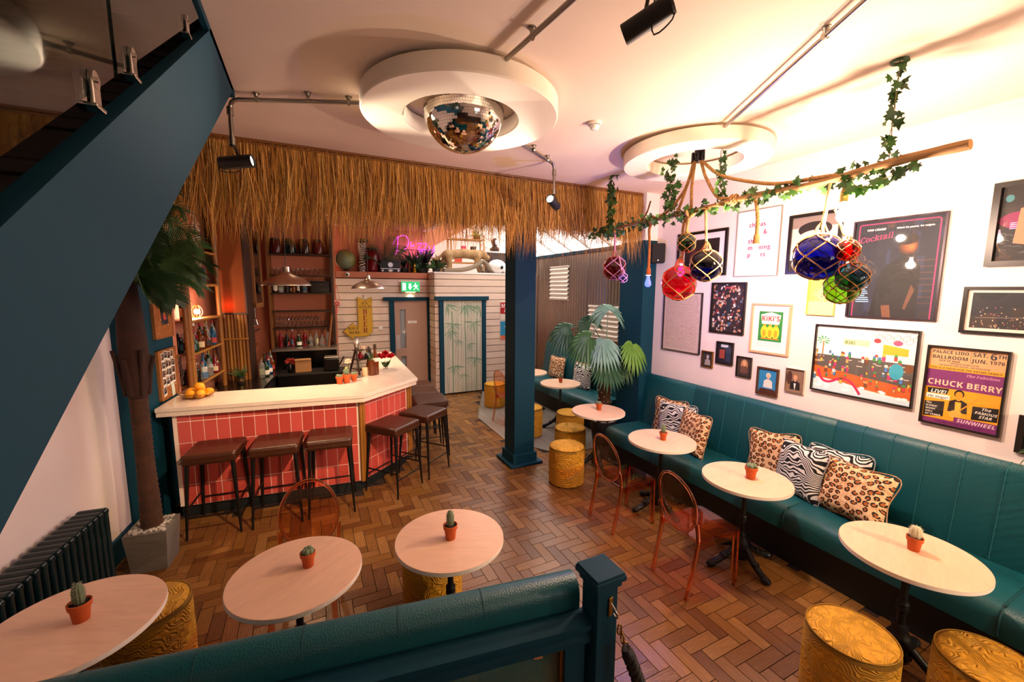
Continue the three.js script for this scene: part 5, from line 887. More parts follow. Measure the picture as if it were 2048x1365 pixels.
function frond(parent, pts, leaf, n, w, m) {
  const c = curve(pts), list = [], tilt = rr(0.5, 1.3) * (rnd() < 0.5 ? -1 : 1); list.push(...[0, 1, 2, 3, 4, 5].map((k) => rod(c.getPoint(k / 6), c.getPoint((k + 1) / 6), 0.006 * (1 - k / 7), 0.006 * (1 - (k + 1) / 7), 6)));
  for (let i = 0; i < n; i++) { const u = 0.16 + 0.83 * (i / n), p = c.getPointAt(u), t = c.getTangentAt(u), up = V3(0, 1, 0), s0 = V3().crossVectors(t, up).normalize(), n0 = V3().crossVectors(s0, t).normalize(), s = s0.clone().multiplyScalar(Math.cos(tilt)).addScaledVector(n0, Math.sin(tilt)), nn = V3().crossVectors(s, t).normalize();
    for (const q of [-1, 1]) { const d = t.clone().multiplyScalar(0.55 + 0.6 * u).addScaledVector(s, q).addScaledVector(nn, 0.25).normalize(); list.push(blade(p, d, nn, leaf * (0.55 + 0.9 * Math.sin(PI * Math.min(0.97, 0.15 + 0.8 * u))) * rr(0.9, 1.1), w, leaf * 0.28)); } }
  return part('frond', merge(list), m, parent);
}
{
  const P = [-1.235, 0, -4.12], t = thing('palm_tree', 'tall artificial feather palm beside the stair, left of the bar', 'palm tree', P);
  const rings = []; for (let k = 0; k <= 26; k++) { const y = 0.3 + k * 0.045, r = 0.07 - 0.016 * Math.min(1, k / 12); rings.push([r + 0.008, y], [r, y + 0.032]); }
  part('trunk', lathe([[0.1, 0.28], ...rings, [0.052, 1.5], [0, 1.5]], 20), M.palmTrunk, t);
  part('crown_sheath', lathe([[0.052, 1.35], [0.08, 1.5], [0.092, 1.75], [0.08, 2.05], [0.06, 2.3], [0, 2.34]], 18), M.palmSheath, t);
  for (let k = 0; k < 7; k++) { const a = k * 0.9; part('cut_stub', tube([[0.07 * Math.cos(a), 1.42, 0.07 * Math.sin(a)], [0.092 * Math.cos(a), 1.6, 0.092 * Math.sin(a)], [0.12 * Math.cos(a), 1.72 + 0.06 * (k % 2), 0.12 * Math.sin(a)]], 0.014, 10, 7), M.palmSheath, t); }
  const c = [0, 2.28, 0];
  const tips = [[0.68, 2.42, -0.05], [0.52, 2.68, -0.1], [0.46, 2.95, 0.1], [0.42, 2.6, 0.3], [0.5, 2.34, -0.3], [-0.12, 2.98, 0.3], [0.1, 2.95, -0.12], [0.05, 2.4, 0.65], [-0.1, 2.6, 0.55], [0.2, 2.85, 0.5], [0.6, 2.36, 0.12], [0.48, 2.52, -0.3], [0.4, 2.76, 0.0], [0.32, 2.38, 0.34], [0.4, 2.16, 0.1], [0.3, 2.85, -0.1], [0.66, 2.55, 0.1], [0.3, 2.5, 0.2], [0.5, 2.84, -0.05], [0.22, 2.22, 0.3], [0.3, 2.12, -0.15], [0.56, 2.24, -0.12]];
  tips.forEach(([x0, y, z], i) => { const x = x0 * 0.8; return frond(t, [c, [x * 0.35, 2.28 + (y - 2.28) * 0.5 + 0.1, z * 0.35], [x * 0.75, 2.28 + (y - 2.28) * 0.9 + 0.1, z * 0.75], [x, y, z]], 0.125, 38, 0.0055, M.palm[i % 3]); });
  const b = thing('planter', 'square grey stone planter with pebbles under the feather palm', 'planter', P, BR);
  const box0 = new THREE.CylinderGeometry(0.2, 0.165, 0.33, 4, 1).rotateY(PI / 4).translate(0, 0.165, 0); part('pot', toCreasedNormals(box0, 0.5), M.planter, b);
  const pb = []; for (let k = 0; k < 140; k++) pb.push(new THREE.SphereGeometry(rr(0.008, 0.017), 6, 5).scale(1, 0.7, 1).translate(rr(-0.125, 0.125), 0.334, rr(-0.125, 0.125))); const pm = part('pebbles', merge(pb), M.pebble, b); pm.userData.kind = 'stuff';
}
function fanLeaf(parent, crown, center, facing, r, m, droop = 0.5) {
  const list = [], f = V3(...facing).normalize(), c = V3(...center), k0 = V3(...crown), out = c.clone().sub(k0).normalize();
  const side = V3().crossVectors(out, f).normalize(), up = V3().crossVectors(f, side).normalize(); list.push(rod(k0, c, 0.007, 0.005, 6));
  const base = c.clone(), n = 26; const dir0 = out.clone().addScaledVector(f, -out.dot(f)).normalize(); const sd = V3().crossVectors(dir0, f).normalize();
  for (let i = 0; i < n; i++) { const a = ((i / (n - 1)) * 2 - 1) * 2.15, d = dir0.clone().multiplyScalar(Math.cos(a)).addScaledVector(sd, Math.sin(a)).addScaledVector(f, 0.1 + (i & 1) * 0.06).normalize(); list.push(blade(base, d, f, r * (0.8 + 0.25 * Math.cos(a * 0.7)) * rr(0.94, 1.05), r * 0.085, r * droop)); }
  part('fan_leaf', merge(list), m, parent);
}
{
  const P = [3.82, 0, -4.72], t = thing('fan_palm', 'fan palm with drooping round leaves in front of the petrol pier', 'palm plant', P);
  part('pot', lathe([[0, 0], [0.15, 0], [0.19, 0.34], [0.2, 0.36], [0.18, 0.36], [0.17, 0.33], [0, 0.33]], 28), M.potDark, t);
  const pb = []; for (let k = 0; k < 90; k++) { const a = rnd() * 6.3, r = Math.sqrt(rnd()) * 0.16; pb.push(new THREE.SphereGeometry(rr(0.01, 0.02), 6, 5).translate(Math.cos(a) * r, 0.335, Math.sin(a) * r)); } part('pebbles', merge(pb), M.pebble, t).userData.kind = 'stuff';
  const tr = []; for (let k = 0; k <= 22; k++) { const y = 0.3 + k * 0.05; tr.push([0.092 + 0.012 * (k & 1) - 0.01 * Math.sin(k / 22 * 3), y]); } const trunk = part('trunk', lathe([...tr, [0.05, 1.44], [0, 1.46]], 16), M.palmTrunk, t);
  const sp = []; for (let k = 0; k < 70; k++) { const a = rnd() * 6.3, y = rr(0.4, 1.35); sp.push(rod([Math.cos(a) * 0.09, y, Math.sin(a) * 0.09], [Math.cos(a) * 0.112, y + 0.02, Math.sin(a) * 0.112], 0.008, 0.005, 5)); } part('bark_stubs', merge(sp), M.pebble, trunk);
  const C = [0, 1.42, 0];
  fanLeaf(t, C, [-0.02, 1.98, 0.05], [-0.25, 0.75, 0.65], 0.3, M.fan[3], 0.75);
  fanLeaf(t, C, [-0.45, 1.62, 0.2], [-0.5, 0.55, 0.65], 0.32, M.fan[1], 0.7);
  fanLeaf(t, C, [-0.62, 1.72, -0.05], [-0.4, 0.6, 0.7], 0.3, M.fan[0], 0.7);
  fanLeaf(t, C, [-0.2, 1.3, 0.32], [-0.35, 0.35, 0.85], 0.3, M.fan[0], 0.5);
  fanLeaf(t, C, [0.02, 1.52, 0.52], [0.1, 0.35, 0.9], 0.27, M.fan[2], 0.6);
  fanLeaf(t, C, [-0.3, 1.58, 0.32], [-0.4, 0.75, 0.5], 0.3, M.fan[3], 0.8);
  fanLeaf(t, C, [-0.12, 1.78, -0.22], [-0.4, 0.3, 0.85], 0.24, M.fan[0], 0.6);
  fanLeaf(t, C, [0.07, 1.3, 0.3], [0.0, 0.4, 0.9], 0.24, M.fan[0], 0.6);
}
{
  const t = thing('parlour_palm', 'palm with thin leaflets reaching in at the right edge of the picture', 'palm plant', [3.86, 0.462, -0.32]);
  part('pot', lathe([[0, 0], [0.09, 0], [0.115, 0.19], [0.105, 0.19], [0.1, 0.16], [0, 0.16]], 24), M.potDark, t);
  for (const p of [[-0.02, 0.95, -0.42], [0.14, 1.05, -0.5], [0.1, 1.2, 0.1], [-0.2, 1.1, 0.1], [0.18, 0.75, -0.52], [-0.05, 1.0, 0.4]]) frond(t, [[0, 0.16, 0], [p[0] * 0.2, 0.55, p[2] * 0.2], [p[0] * 0.6, 0.92, p[2] * 0.6], p], 0.15, 20, 0.006, M.palm[1]);
}

// ================================================================ LEFT: radiator, balustrade, cork boards
const barThing = (name, label, cat, u, y, v, turn = 0, group) => thing(name, label, cat, bw(u, y, v), BR + turn, group);
{
  const t = thing('radiator', 'dark petrol cast iron column radiator against the white left wall', 'radiator', O, BR);
  const n = 26, pitch = 0.062;
  const col = (x, z) => lathe([[0, 0.1], [0.018, 0.105], [0.02, 0.14], [0.02, 0.66], [0.018, 0.69], [0, 0.7]], 10).translate(x, 0, z);
  for (let k = 0; k < n; k++) { const z = 1.13 + k * pitch, cs = [-0.17, -0.125, -0.08, -0.035].map((x) => col(x, z)); part('section', merge([...cs, rbox(0.18, 0.055, 0.052, 0.024, 2).translate(-0.1025, 0.675, z), rbox(0.18, 0.055, 0.052, 0.024, 2).translate(-0.1025, 0.13, z), ...(k === 0 || k === n - 1 ? [span(-0.17, -0.155, 0, 0.1, z - 0.015, z + 0.015), span(-0.05, -0.035, 0, 0.1, z - 0.015, z + 0.015)] : [])]), M.radiator, t); }
  part('valve', merge([rod([-0.1, 0.13, 1.1], [-0.1, 0.13, 1.05], 0.012), rod([-0.1, 0.0, 1.05], [-0.1, 0.16, 1.05], 0.01), cyl(0.02, 0.017, 0.05, 12).translate(-0.1, 0.18, 1.05)]), M.brass, t);
}
{
  const t = thing('glass_balustrade', 'clear glass stair balustrade held by chrome clamps above the stringer', 'balustrade', [0, 0, 0]);
  const e = (z) => 1.55 + 0.649 * (0.4 - z) * 1.0, lo = (z) => 1.59 + (0.4 - z) * 0.649;
  const pane = (za, zb, h) => { const g = extrude([[-za, lo(za) + 0.03], [-zb, lo(zb) + 0.03], [-zb, lo(zb) + h], [-za, lo(za) + h]], 0.012); g.rotateY(PI / 2); return g.translate(-0.383, 0, 0); };
  part('glass_pane', pane(0.4, -1.3, 0.95), M.glassDark, t); part('glass_pane', pane(-1.325, -2.6, 0.95), M.glassDark, t);
  for (const z of [-0.6, -1.17, -1.42, -2.1]) { const y = lo(z), c = part('clamp', merge([rbox(0.007, 0.055, 0.036, 0.003, 2).translate(-0.366, y + 0.028, z), rbox(0.007, 0.055, 0.036, 0.003, 2).translate(-0.388, y + 0.028, z), cyl(0.018, 0.018, 0.008, 18).rotateZ(PI / 2).translate(-0.366, y + 0.055, z), cyl(0.018, 0.018, 0.008, 18).rotateZ(PI / 2).translate(-0.388, y + 0.055, z), rbox(0.04, 0.008, 0.046, 0.003, 1).translate(-0.377, y + 0.002, z)]), M.chrome, t); part('bolt', cyl(0.006, 0.006, 0.006, 12).rotateZ(PI / 2).translate(-0.361, y + 0.055, z), M.chrome, c); }
}
for (const [y0, y1, photos, label] of [[1.75, 2.26, 0, 'cork board with one small dark flyer, the upper of two beside the bar'], [1.14, 1.64, 1, 'cork board covered with overlapping snapshots, the lower of two beside the bar']]) {
  const t = barThing('cork_board', label, 'cork board', -0.15, (y0 + y1) / 2, 0.38, PI / 2); const h = y1 - y0;
  part('board', muv(span(-0.2, 0.2, -h / 2, h / 2, 0.002, 0.022), 0.3), M.cork, t);
  part('edge', merge([span(-0.21, 0.21, h / 2 - 0.012, h / 2, 0.001, 0.026), span(-0.21, 0.21, -h / 2, -h / 2 + 0.012, 0.001, 0.026), span(-0.21, -0.198, -h / 2, h / 2, 0.001, 0.026), span(0.198, 0.21, -h / 2, h / 2, 0.001, 0.026)]), M.shelfWood, t);
  const pins = []; for (let k = 0; k < 12; k++) pins.push(new THREE.SphereGeometry(0.005, 6, 5).translate(rr(-0.15, 0.15), rr(-0.2, 0.2), 0.026)); part('pins', merge(pins), M.paper, t);
  if (photos) { const tx = [0, 1, 2].map((s) => mat('#ffffff', 0.4, { map: canvasTex(64, 76, (x, w, hh) => { fill(x, '#e6e0d6', w, hh); x.fillStyle = ['#5a4438', '#3a4650', '#4a3028'][s]; x.fillRect(5, 5, 54, 54); blob(x, '#b98a70', 22 + s * 8, 28, 10, 12); blob(x, '#2a1c18', 42, 40, 12, 14); }) }));
    for (let k = 0; k < 17; k++) { const m = part('snapshot', new THREE.BoxGeometry(0.075, 0.088, 0.0015), tx[k % 3], t); m.position.set(-0.12 + (k % 4) * 0.075 + rr(-0.01, 0.01), 0.18 - Math.floor(k / 4) * 0.085 + rr(-0.01, 0.01), 0.024 + (k % 3) * 0.0016); m.rotation.z = rr(-0.2, 0.2); }
    const m = part('card', new THREE.BoxGeometry(0.07, 0.15, 0.002), mat('#cfd8c8', 0.6), t); m.position.set(0.06, -0.17, 0.026); m.rotation.z = 0.1; }
  else { const m = part('flyer', new THREE.BoxGeometry(0.15, 0.2, 0.002), mat('#ffffff', 0.5, { map: canvasTex(96, 128, (x, w, hh) => { fill(x, '#16182e', w, hh); blob(x, '#c03a2c', w / 2, hh * 0.6, 20, 26); blob(x, '#e0a04a', w / 2, hh * 0.42, 8, 16); }) }), t); m.position.set(0.02, -0.02, 0.025); m.rotation.z = 0.04; }
}
{ const t = barThing('key_hook_chain', 'bunch of dangling metal keys and straps on hooks right of the lower cork board', 'hooks', -0.15, 1.45, 0.68, PI / 2); part('hook_rail', span(-0.02, 0.02, 0.05, 0.08, 0, 0.02), M.shelfWood, t); for (let k = 0; k < 4; k++) part('strap', new THREE.TorusGeometry(0.03, 0.007, 6, 16).scale(0.8, 1.4, 1).translate(rr(-0.02, 0.02), 0.02 - k * 0.075, 0.02 + k * 0.004), M.darkWood, t); }

// ================================================================ BEHIND THE BAR
// left shelving bay between bamboo posts
{
  const t = thing('shelf_unit', 'salmon backed shelf bay framed with bamboo poles left behind the bar', 'shelves', O, BR);
  const node = (u, v, y0, y1, m) => { const g = [cyl(0.026, 0.024, y1 - y0, 12).translate(u, (y0 + y1) / 2, -v)]; for (let y = y0 + 0.2; y < y1; y += 0.34) g.push(new THREE.TorusGeometry(0.0255, 0.004, 5, 14).rotateX(PI / 2).translate(u, y, -v)); part('bamboo_pole', merge(g), m, t); };
  node(-0.07, 0.76, 0.918, 3.45, M.bambooB); node(-0.06, 0.84, 0.918, 3.45, M.bambooA); node(-0.06, 1.92, 0.918, 3.45, M.bambooA); node(-0.07, 1.98, 0.918, 3.45, M.bambooB);
  for (const y of [2.7, 2.3, 1.885, 1.51, 1.14]) { part('shelf_board', muv(span(-0.29, -0.06, y - 0.018, y, -1.9, -0.86)), M.shelfWood, t); part('bamboo_edge', rod([-0.055, y - 0.012, -1.9], [-0.055, y - 0.012, -0.86], 0.016), M.bambooC, t); }
}
const bottleKinds = [
  [[0, 0], [0.036, 0], [0.038, 0.01], [0.038, 0.19], [0.03, 0.215], [0.014, 0.24], [0.013, 0.3], [0, 0.3]],
  [[0, 0], [0.042, 0], [0.044, 0.01], [0.044, 0.14], [0.036, 0.17], [0.016, 0.185], [0.015, 0.225], [0, 0.225]],
  [[0, 0], [0.033, 0], [0.035, 0.01], [0.037, 0.17], [0.026, 0.2], [0.012, 0.25], [0.0125, 0.32], [0, 0.32]],
  [[0, 0], [0.05, 0], [0.054, 0.015], [0.05, 0.11], [0.02, 0.15], [0.017, 0.21], [0, 0.21]],
].map((p) => lathe(p, 14));
const bottleMat = { clear: mat('#e6ece8', 0.04, { transmission: 0.85, thickness: 0 }), amber: mat('#8a4312', 0.06, { transmission: 0.5, thickness: 0 }), green: mat('#1f4a26', 0.06, { transmission: 0.4, thickness: 0 }), blue: mat('#1f6a9a', 0.06, { transmission: 0.5, thickness: 0 }), dark: mat('#14110f', 0.1), red: mat('#8a1220', 0.08, { transmission: 0.3, thickness: 0 }) };
const capMat = [M.black, M.brass, M.whitePlastic, mat('#a01c1c', 0.4)], labelMat = [M.paper, mat('#d8c8a0', 0.7), mat('#2a2422', 0.6), mat('#b0382c', 0.6), mat('#4a6a8a', 0.6)];
function bottle(u, y, v, k, color, label, group) {
  const t = barThing('bottle', label, 'bottle', u, y, v, rnd() * 6, group), H = [0.3, 0.225, 0.32, 0.21][k], r = [0.038, 0.044, 0.036, 0.053][k];
  part('glass_body', bottleKinds[k], bottleMat[color], t); part('cap', cyl(0.015, 0.015, 0.035, 10).translate(0, H - 0.006, 0), capMat[Math.floor(rnd() * 4)], t); part('paper_label', new THREE.CylinderGeometry(r + 0.001, r + 0.001, H * 0.3, 14, 1, true, 0, 4).translate(0, H * 0.28, 0), labelMat[Math.floor(rnd() * 5)], t);
}
const COLS = ['clear', 'amber', 'clear', 'green', 'dark', 'blue', 'red', 'amber'];
[[1.885, 'lamp', [[0.93, 2, 'dark'], [1.02, 0, 'amber']]], [1.51, 'middle', null], [1.14, 'lowest', null]].forEach(([y, w, list]) => {
  if (list) list.forEach(([v, k, c], i) => bottle(-0.14, y, v, k, c, ['tall dark bottle at the left of the glowing shelf bay', 'amber bottle beside the lamp in the glowing shelf bay'][i], 'bottles in the bamboo shelf bay'));
  else { let i = 0; for (let v = 0.93; v < 1.86; v += 0.113, i++) { const c = COLS[(i * 3 + (w === 'lowest' ? 1 : 0)) % 8]; bottle(-0.13 + 0.025 * (i & 1), y, v, (i * 7 + (w === 'lowest' ? 2 : 0)) % 4, c, `${c} bottle, ${ORD[i]} from the front on the ${w} bamboo bay shelf`, 'bottles in the bamboo shelf bay'); if (i % 2 === 0) bottle(-0.23, y, v + 0.05, (i + 1) % 4, COLS[(i + 4) % 8], `${COLS[(i + 4) % 8]} bottle in the rear row of the ${w} bamboo bay shelf, ${ORD[i >> 1]} from the front`, 'bottles in the bamboo shelf bay'); } }
});
[['#8c2420', 'dark red'], ['#2c4a3c', 'dark green'], ['#d8a818', 'yellow'], ['#3a5a50', 'grey green'], ['#d8d0c4', 'white'], ['#5a2420', 'brown'], ['#24486a', 'blue']].forEach(([c, n], i) => { const t = barThing('book', `${n} book standing on the top shelf of the bamboo bay`, 'book', -0.16, 2.3, 0.98 + i * 0.1, 0, 'books above the glowing shelf'); part('cover', rbox(0.14, 0.2 + 0.02 * (i % 3), 0.05, 0.003, 1).translate(0, 0.1 + 0.01 * (i % 3), 0), mat(c, 0.6), t); part('pages', box(0.132, 0.19, 0.042, -0.006, 0.1, 0), M.paper, t); });
{ const t = barThing('shelf_lamp', 'small bright lamp with a rattan lantern in the glowing shelf bay', 'lamp', -0.16, 1.885, 1.42); const g = []; for (let k = 0; k < 10; k++) { const a = k * 0.628; g.push(tube([[0.03 * Math.cos(a), 0, 0.03 * Math.sin(a)], [0.062 * Math.cos(a), 0.06, 0.062 * Math.sin(a)], [0.05 * Math.cos(a), 0.12, 0.05 * Math.sin(a)], [0.02 * Math.cos(a), 0.155, 0.02 * Math.sin(a)]], 0.004, 12, 5)); } part('rattan_shade', merge(g), M.bambooC, t); part('bulb', new THREE.SphereGeometry(0.032, 16, 12).translate(0, 0.075, 0), glow('#ffd9b0', 12), t); const l = new THREE.PointLight(new THREE.Color(1, 0.62, 0.42), POWER.shelfLamp, 0, 2); l.name = 'lamp_light'; l.shadow.radius = 1.5; l.position.set(0, 0.075, 0); t.add(l); }
{ const t = barThing('feather_garland', 'white and black feather garland hanging in the top of the bamboo bay', 'garland', -0.07, 2.95, 1.3); part('cord', rod([0, 0.5, 0], [0, -0.4, 0], 0.004), M.black, t); const f = []; for (let k = 0; k < 22; k++) f.push(blade(V3(0, 0.2 - k * 0.028, 0), V3(rr(-0.6, 0.6), -0.7, rr(-0.6, 0.6)).normalize(), V3(0, 0, 1), 0.09, 0.012, 0.01)); part('feathers', merge(f), M.paper, t); }
// glowing amber cabinet on a bamboo pole front
{
  const t = thing('amber_light_box', 'tall amber translucent lit cabinet above the bamboo panel', 'light box', O, BR);
  part('cabinet', merge([span(-0.15, -0.13, 1.9, 3.48, -2.6, -2.2), span(0.19, 0.21, 1.9, 3.48, -2.6, -2.2), span(-0.15, 0.21, 1.88, 1.9, -2.6, -2.2), span(-0.15, 0.21, 1.9, 3.48, -2.62, -2.6)]), M.darkWood, t);
  part('amber_panel', span(-0.13, 0.19, 1.9, 3.48, -2.208, -2.2), mat('#a4561a', 0.9, { transmission: 0.35, thickness: 0 }), t);
  part('tube_lamp', cyl(0.018, 0.018, 0.2, 12).translate(-0.02, 2.02, -2.34), glow('#ff7a30', 3), t);
  const l = new THREE.PointLight(new THREE.Color(1, 0.45, 0.12), POWER.hoodLamp, 0, 2); l.name = 'tube_light'; l.shadow.radius = 2; l.position.set(-0.02, 2.0, -2.3); t.add(l);
}
{
  const t = thing('bamboo_screen', 'screen of upright bamboo poles below the amber light box', 'screen', O, BR);
  for (let k = 0; k < 8; k++) part('bamboo_pole', merge([cyl(0.021, 0.021, 0.97, 10).translate(-0.125 + k * 0.042, 1.39, -2.24), new THREE.TorusGeometry(0.022, 0.003, 5, 12).rotateX(PI / 2).translate(-0.125 + k * 0.042, 1.2 + 0.11 * (k % 3), -2.24)]), [M.bambooA, M.bambooB, M.bambooC][k % 3], t);
  part('cross_strip', rod([-0.15, 1.52, -2.215], [0.2, 1.52, -2.215], 0.014), M.bambooC, t); part('backing', span(-0.15, 0.2, 0.9, 1.88, -2.6, -2.28), M.darkWood, t);
}
{
  const t = thing('back_bar_counter', 'dark glossy counter running along the left wall behind the bar', 'counter', O, BR);
  part('worktop', rbox(0.62, 0.035, 2.85, 0.006, 1).translate(0.16, 0.9, -2.12), M.blackGloss, t); part('cabinet', span(-0.15, 0.42, 0, 0.88, -3.52, -0.75), M.black, t);
}
// row of taps and small shelves beyond the light box
{
  const t = thing('tap_board', 'salmon board with a row of black beer taps behind the bar', 'beer taps', O, BR);
  part('board', span(-0.29, -0.1, 1.25, 1.95, -3.95, -2.7), M.pink, t); part('board_frame', merge([span(-0.15, -0.06, 1.95, 2.0, -4.0, -2.65), span(-0.15, -0.06, 1.2, 1.25, -4.0, -2.65), span(-0.1, -0.06, 1.2, 2.0, -3.35, -3.3)]), M.shelfWood, t);
  part('drip_rail', span(-0.1, 0.02, 1.5, 1.53, -3.9, -2.75), M.steel, t);
  for (let k = 0; k < 8; k++) { const z = -2.82 - k * 0.14; const a = part('tap', merge([cyl(0.016, 0.022, 0.2, 10).translate(-0.02, 1.82, z), rod([-0.1, 1.7, z], [-0.01, 1.7, z], 0.014), rod([-0.01, 1.7, z], [0.01, 1.6, z], 0.012)]), k % 2 ? M.chrome : M.blackGloss, t); part('tap_handle', cyl(0.013, 0.02, 0.12, 10).translate(-0.02, 1.97, z), M.black, a); }
  part('vent_slats', merge([0, 1, 2, 3, 4, 5, 6, 7].map((k) => span(-0.14, -0.04, 2.03, 2.24, -2.72 - k * 0.15, -2.68 - k * 0.15))), M.steel, t);
}
{
  const t = thing('display_cabinet', 'narrow wooden framed glass door cabinet beside the amber light box', 'cabinet', O, BR);
  part('frame', merge([span(0.21, 0.24, 1.95, 3.2, -2.68, -2.62), span(0.21, 0.24, 1.95, 3.2, -3.2, -3.14), span(0.21, 0.24, 1.95, 2.02, -3.2, -2.62), span(0.21, 0.24, 3.14, 3.2, -3.2, -2.62)]), M.shelfWood, t);
  part('glass_pane', span(0.222, 0.226, 2.0, 3.15, -3.15, -2.66), M.glassDark, t); part('body', span(-0.15, 0.2, 1.95, 3.2, -3.2, -2.64), M.darkWood, t);
}
// back shelves facing the room
const backYs = [2.88, 2.5, 2.17, 1.84, 1.52];
{
  const t = thing('shelf_unit', 'wide back shelves of glasses facing the room behind the bar', 'shelves', O, BR);
  for (const y of backYs) part('shelf_board', muv(span(0.22, 1.26, y - 0.025, y, -4.15, -3.88)), M.darkWood, t);
  part('upright', span(0.19, 0.23, 1.1, 3.45, -4.15, -3.88), M.shelfWood, t); part('upright', span(1.24, 1.28, 1.1, 3.45, -4.15, -3.88), M.darkWood, t);
  part('steel_worktop', span(0.25, 1.32, 1.13, 1.17, -4.15, -3.55), M.steel, t); part('fridge_carcass', span(0.3, 1.3, 0.02, 1.13, -4.14, -3.62), M.blackGloss, t);
}
['dark red jar', 'dark blue green jar', 'dark plum jar', 'reddish jar'].forEach((n, i) => { const t = barThing('storage_jar', `large ${n}, ${ORD[i]} from the left on the top back shelf`, 'jar', 0.34 + i * 0.235, 2.88, 4.0, 0, 'large jars on the top back shelf'); part('jar_body', lathe([[0, 0], [0.085, 0], [0.095, 0.02], [0.095, 0.19], [0.07, 0.24], [0.06, 0.25], [0, 0.25]], 20), mat(['#5a1a1c', '#0e2a30', '#301418', '#6a2424'][i], 0.15, { transmission: 0.25, thickness: 0 }), t); part('lid', cyl(0.066, 0.066, 0.03, 18).translate(0, 0.262, 0), M.black, t); });
const glassGeo = [lathe([[0, 0.003], [0.028, 0.003], [0.034, 0.12], [0.0325, 0.12], [0.026, 0.008], [0, 0.008]], 14), lathe([[0, 0], [0.03, 0], [0.03, 0.004], [0.004, 0.008], [0.004, 0.075], [0.02, 0.09], [0.036, 0.12], [0.034, 0.16], [0.0325, 0.16], [0.034, 0.12], [0.018, 0.093], [0, 0.085]], 14)];
function glasses(y, v, u0, u1, n, k, where, hang) { for (let i = 0; i < n; i++) { const t = barThing('drinking_glass', `clear glass, ${ORD[i]} from the left ${where}`, 'glass', u0 + ((u1 - u0) * i) / (n - 1), y, v, 0, `glasses ${where}`); const m = part('bowl', glassGeo[k], M.clear, t); if (hang) m.rotation.x = PI; } }
glasses(2.5, 3.98, 0.3, 1.18, 12, 0, 'on the second back shelf'); glasses(1.815, 4.0, 0.28, 1.0, 12, 1, 'hanging in the rack under the fourth back shelf', true); glasses(1.52, 3.97, 0.3, 1.2, 14, 0, 'on the lowest back shelf');
for (let i = 0; i < 6; i++) bottle(0.29 + i * 0.098, 2.17, 4.0, i % 4, ['dark', 'clear', 'dark', 'amber'][i % 4], `bottle, ${ORD[i]} from the left on the third back shelf`, 'bottles on the third back shelf');
for (let i = 0; i < 9; i++) bottle(0.34 + i * 0.1, 1.17, 3.9, (i * 5) % 4, i < 5 ? ['red', 'dark', 'red', 'green', 'red'][i] : 'clear', `${i < 5 ? 'dark' : 'pale'} bottle, ${ORD[i]} from the left on the steel worktop`, 'bottles on the steel worktop');
{ const t = barThing('storage_crate', 'black crate at the right of the third back shelf', 'crate', 1.05, 2.17, 4.0); part('crate_body', merge([rbox(0.32, 0.2, 0.22, 0.01, 1).translate(0, 0.1, 0), rbox(0.34, 0.02, 0.24, 0.008, 1).translate(0, 0.21, 0)]), M.black, t); part('handle_slot', rbox(0.1, 0.025, 0.01, 0.004, 1).translate(0, 0.15, 0.112), mat('#2c2a28', 0.6), t); }
{ const t = barThing('camera_charm', 'pink toy camera hanging by a strap on the planked wall corner', 'toy camera', 1.33, 1.97, 3.98); part('body', rbox(0.13, 0.11, 0.06, 0.02, 3), mat('#e0a6a0', 0.5), t); part('lens_ring', new THREE.TorusGeometry(0.03, 0.012, 8, 20).translate(0, 0, 0.034), mat('#c4584e', 0.4), t); part('strap', merge([rod([-0.05, 0.05, 0], [0.0, 0.35, -0.02], 0.006), rod([0.05, 0.05, 0], [0.0, 0.35, -0.02], 0.006)]), mat('#c87a72', 0.7), t); part('tassel', rod([0, -0.05, 0.01], [-0.02, -0.2, 0.01], 0.012, 0.022), mat('#d86a66', 0.7), t); }
solo('bamboo_cane', 'bamboo cane leaning against the planked wall behind the bar', 'cane', merge([rod(bw(1.02, 0.02, 3.3), bw(1.26, 1.98, 3.98), 0.024, 0.02), ...[0.3, 0.6, 0.8].map((k) => new THREE.SphereGeometry(0.026, 8, 6).scale(1, 0.4, 1).translate(...bw(1.02 + 0.24 * k, 0.02 + 1.96 * k, 3.3 + 0.68 * k)))]), M.bambooB);
{ const t = thing('under_bar_unit', 'black work unit standing inside the bar', 'counter', O, BR); part('worktop', rbox(1.0, 0.03, 0.5, 0.006, 1).translate(0.95, 0.86, -2.9), M.black, t); part('carcass', span(0.47, 1.42, 0, 0.845, -3.14, -2.66), M.blackGloss, t); }
{ const t = barThing('cardboard_box', 'brown cardboard box on the work unit inside the bar', 'box', 0.8, 0.875, 2.9, 0.2); part('carton', rbox(0.24, 0.2, 0.2, 0.004, 1).translate(0, 0.1, 0), M.cardboard, t); part('tape', span(-0.121, 0.121, 0.2005, 0.2015, -0.02, 0.02), M.shelfWood, t); part('flap', box(0.24, 0.003, 0.1, 0, 0.215, 0.06).rotateX(0.1), M.cardboard, t); }
{ const t = barThing('dried_flower', 'red dried flower head beside the cardboard box', 'flower', 0.62, 0.875, 2.85); const f = []; for (let k = 0; k < 40; k++) f.push(blade(V3(0, 0.18, 0), V3(rr(-1, 1), rr(-0.3, 1), rr(-1, 1)).normalize(), V3(0.1, 0.2, 1).normalize(), 0.09, 0.012, 0.01)); part('petals', merge(f), mat('#a02c1c', 0.7), t); part('vase', lathe([[0, 0], [0.04, 0], [0.05, 0.08], [0.025, 0.14], [0.03, 0.16], [0, 0.16]], 16), M.blackGloss, t); }
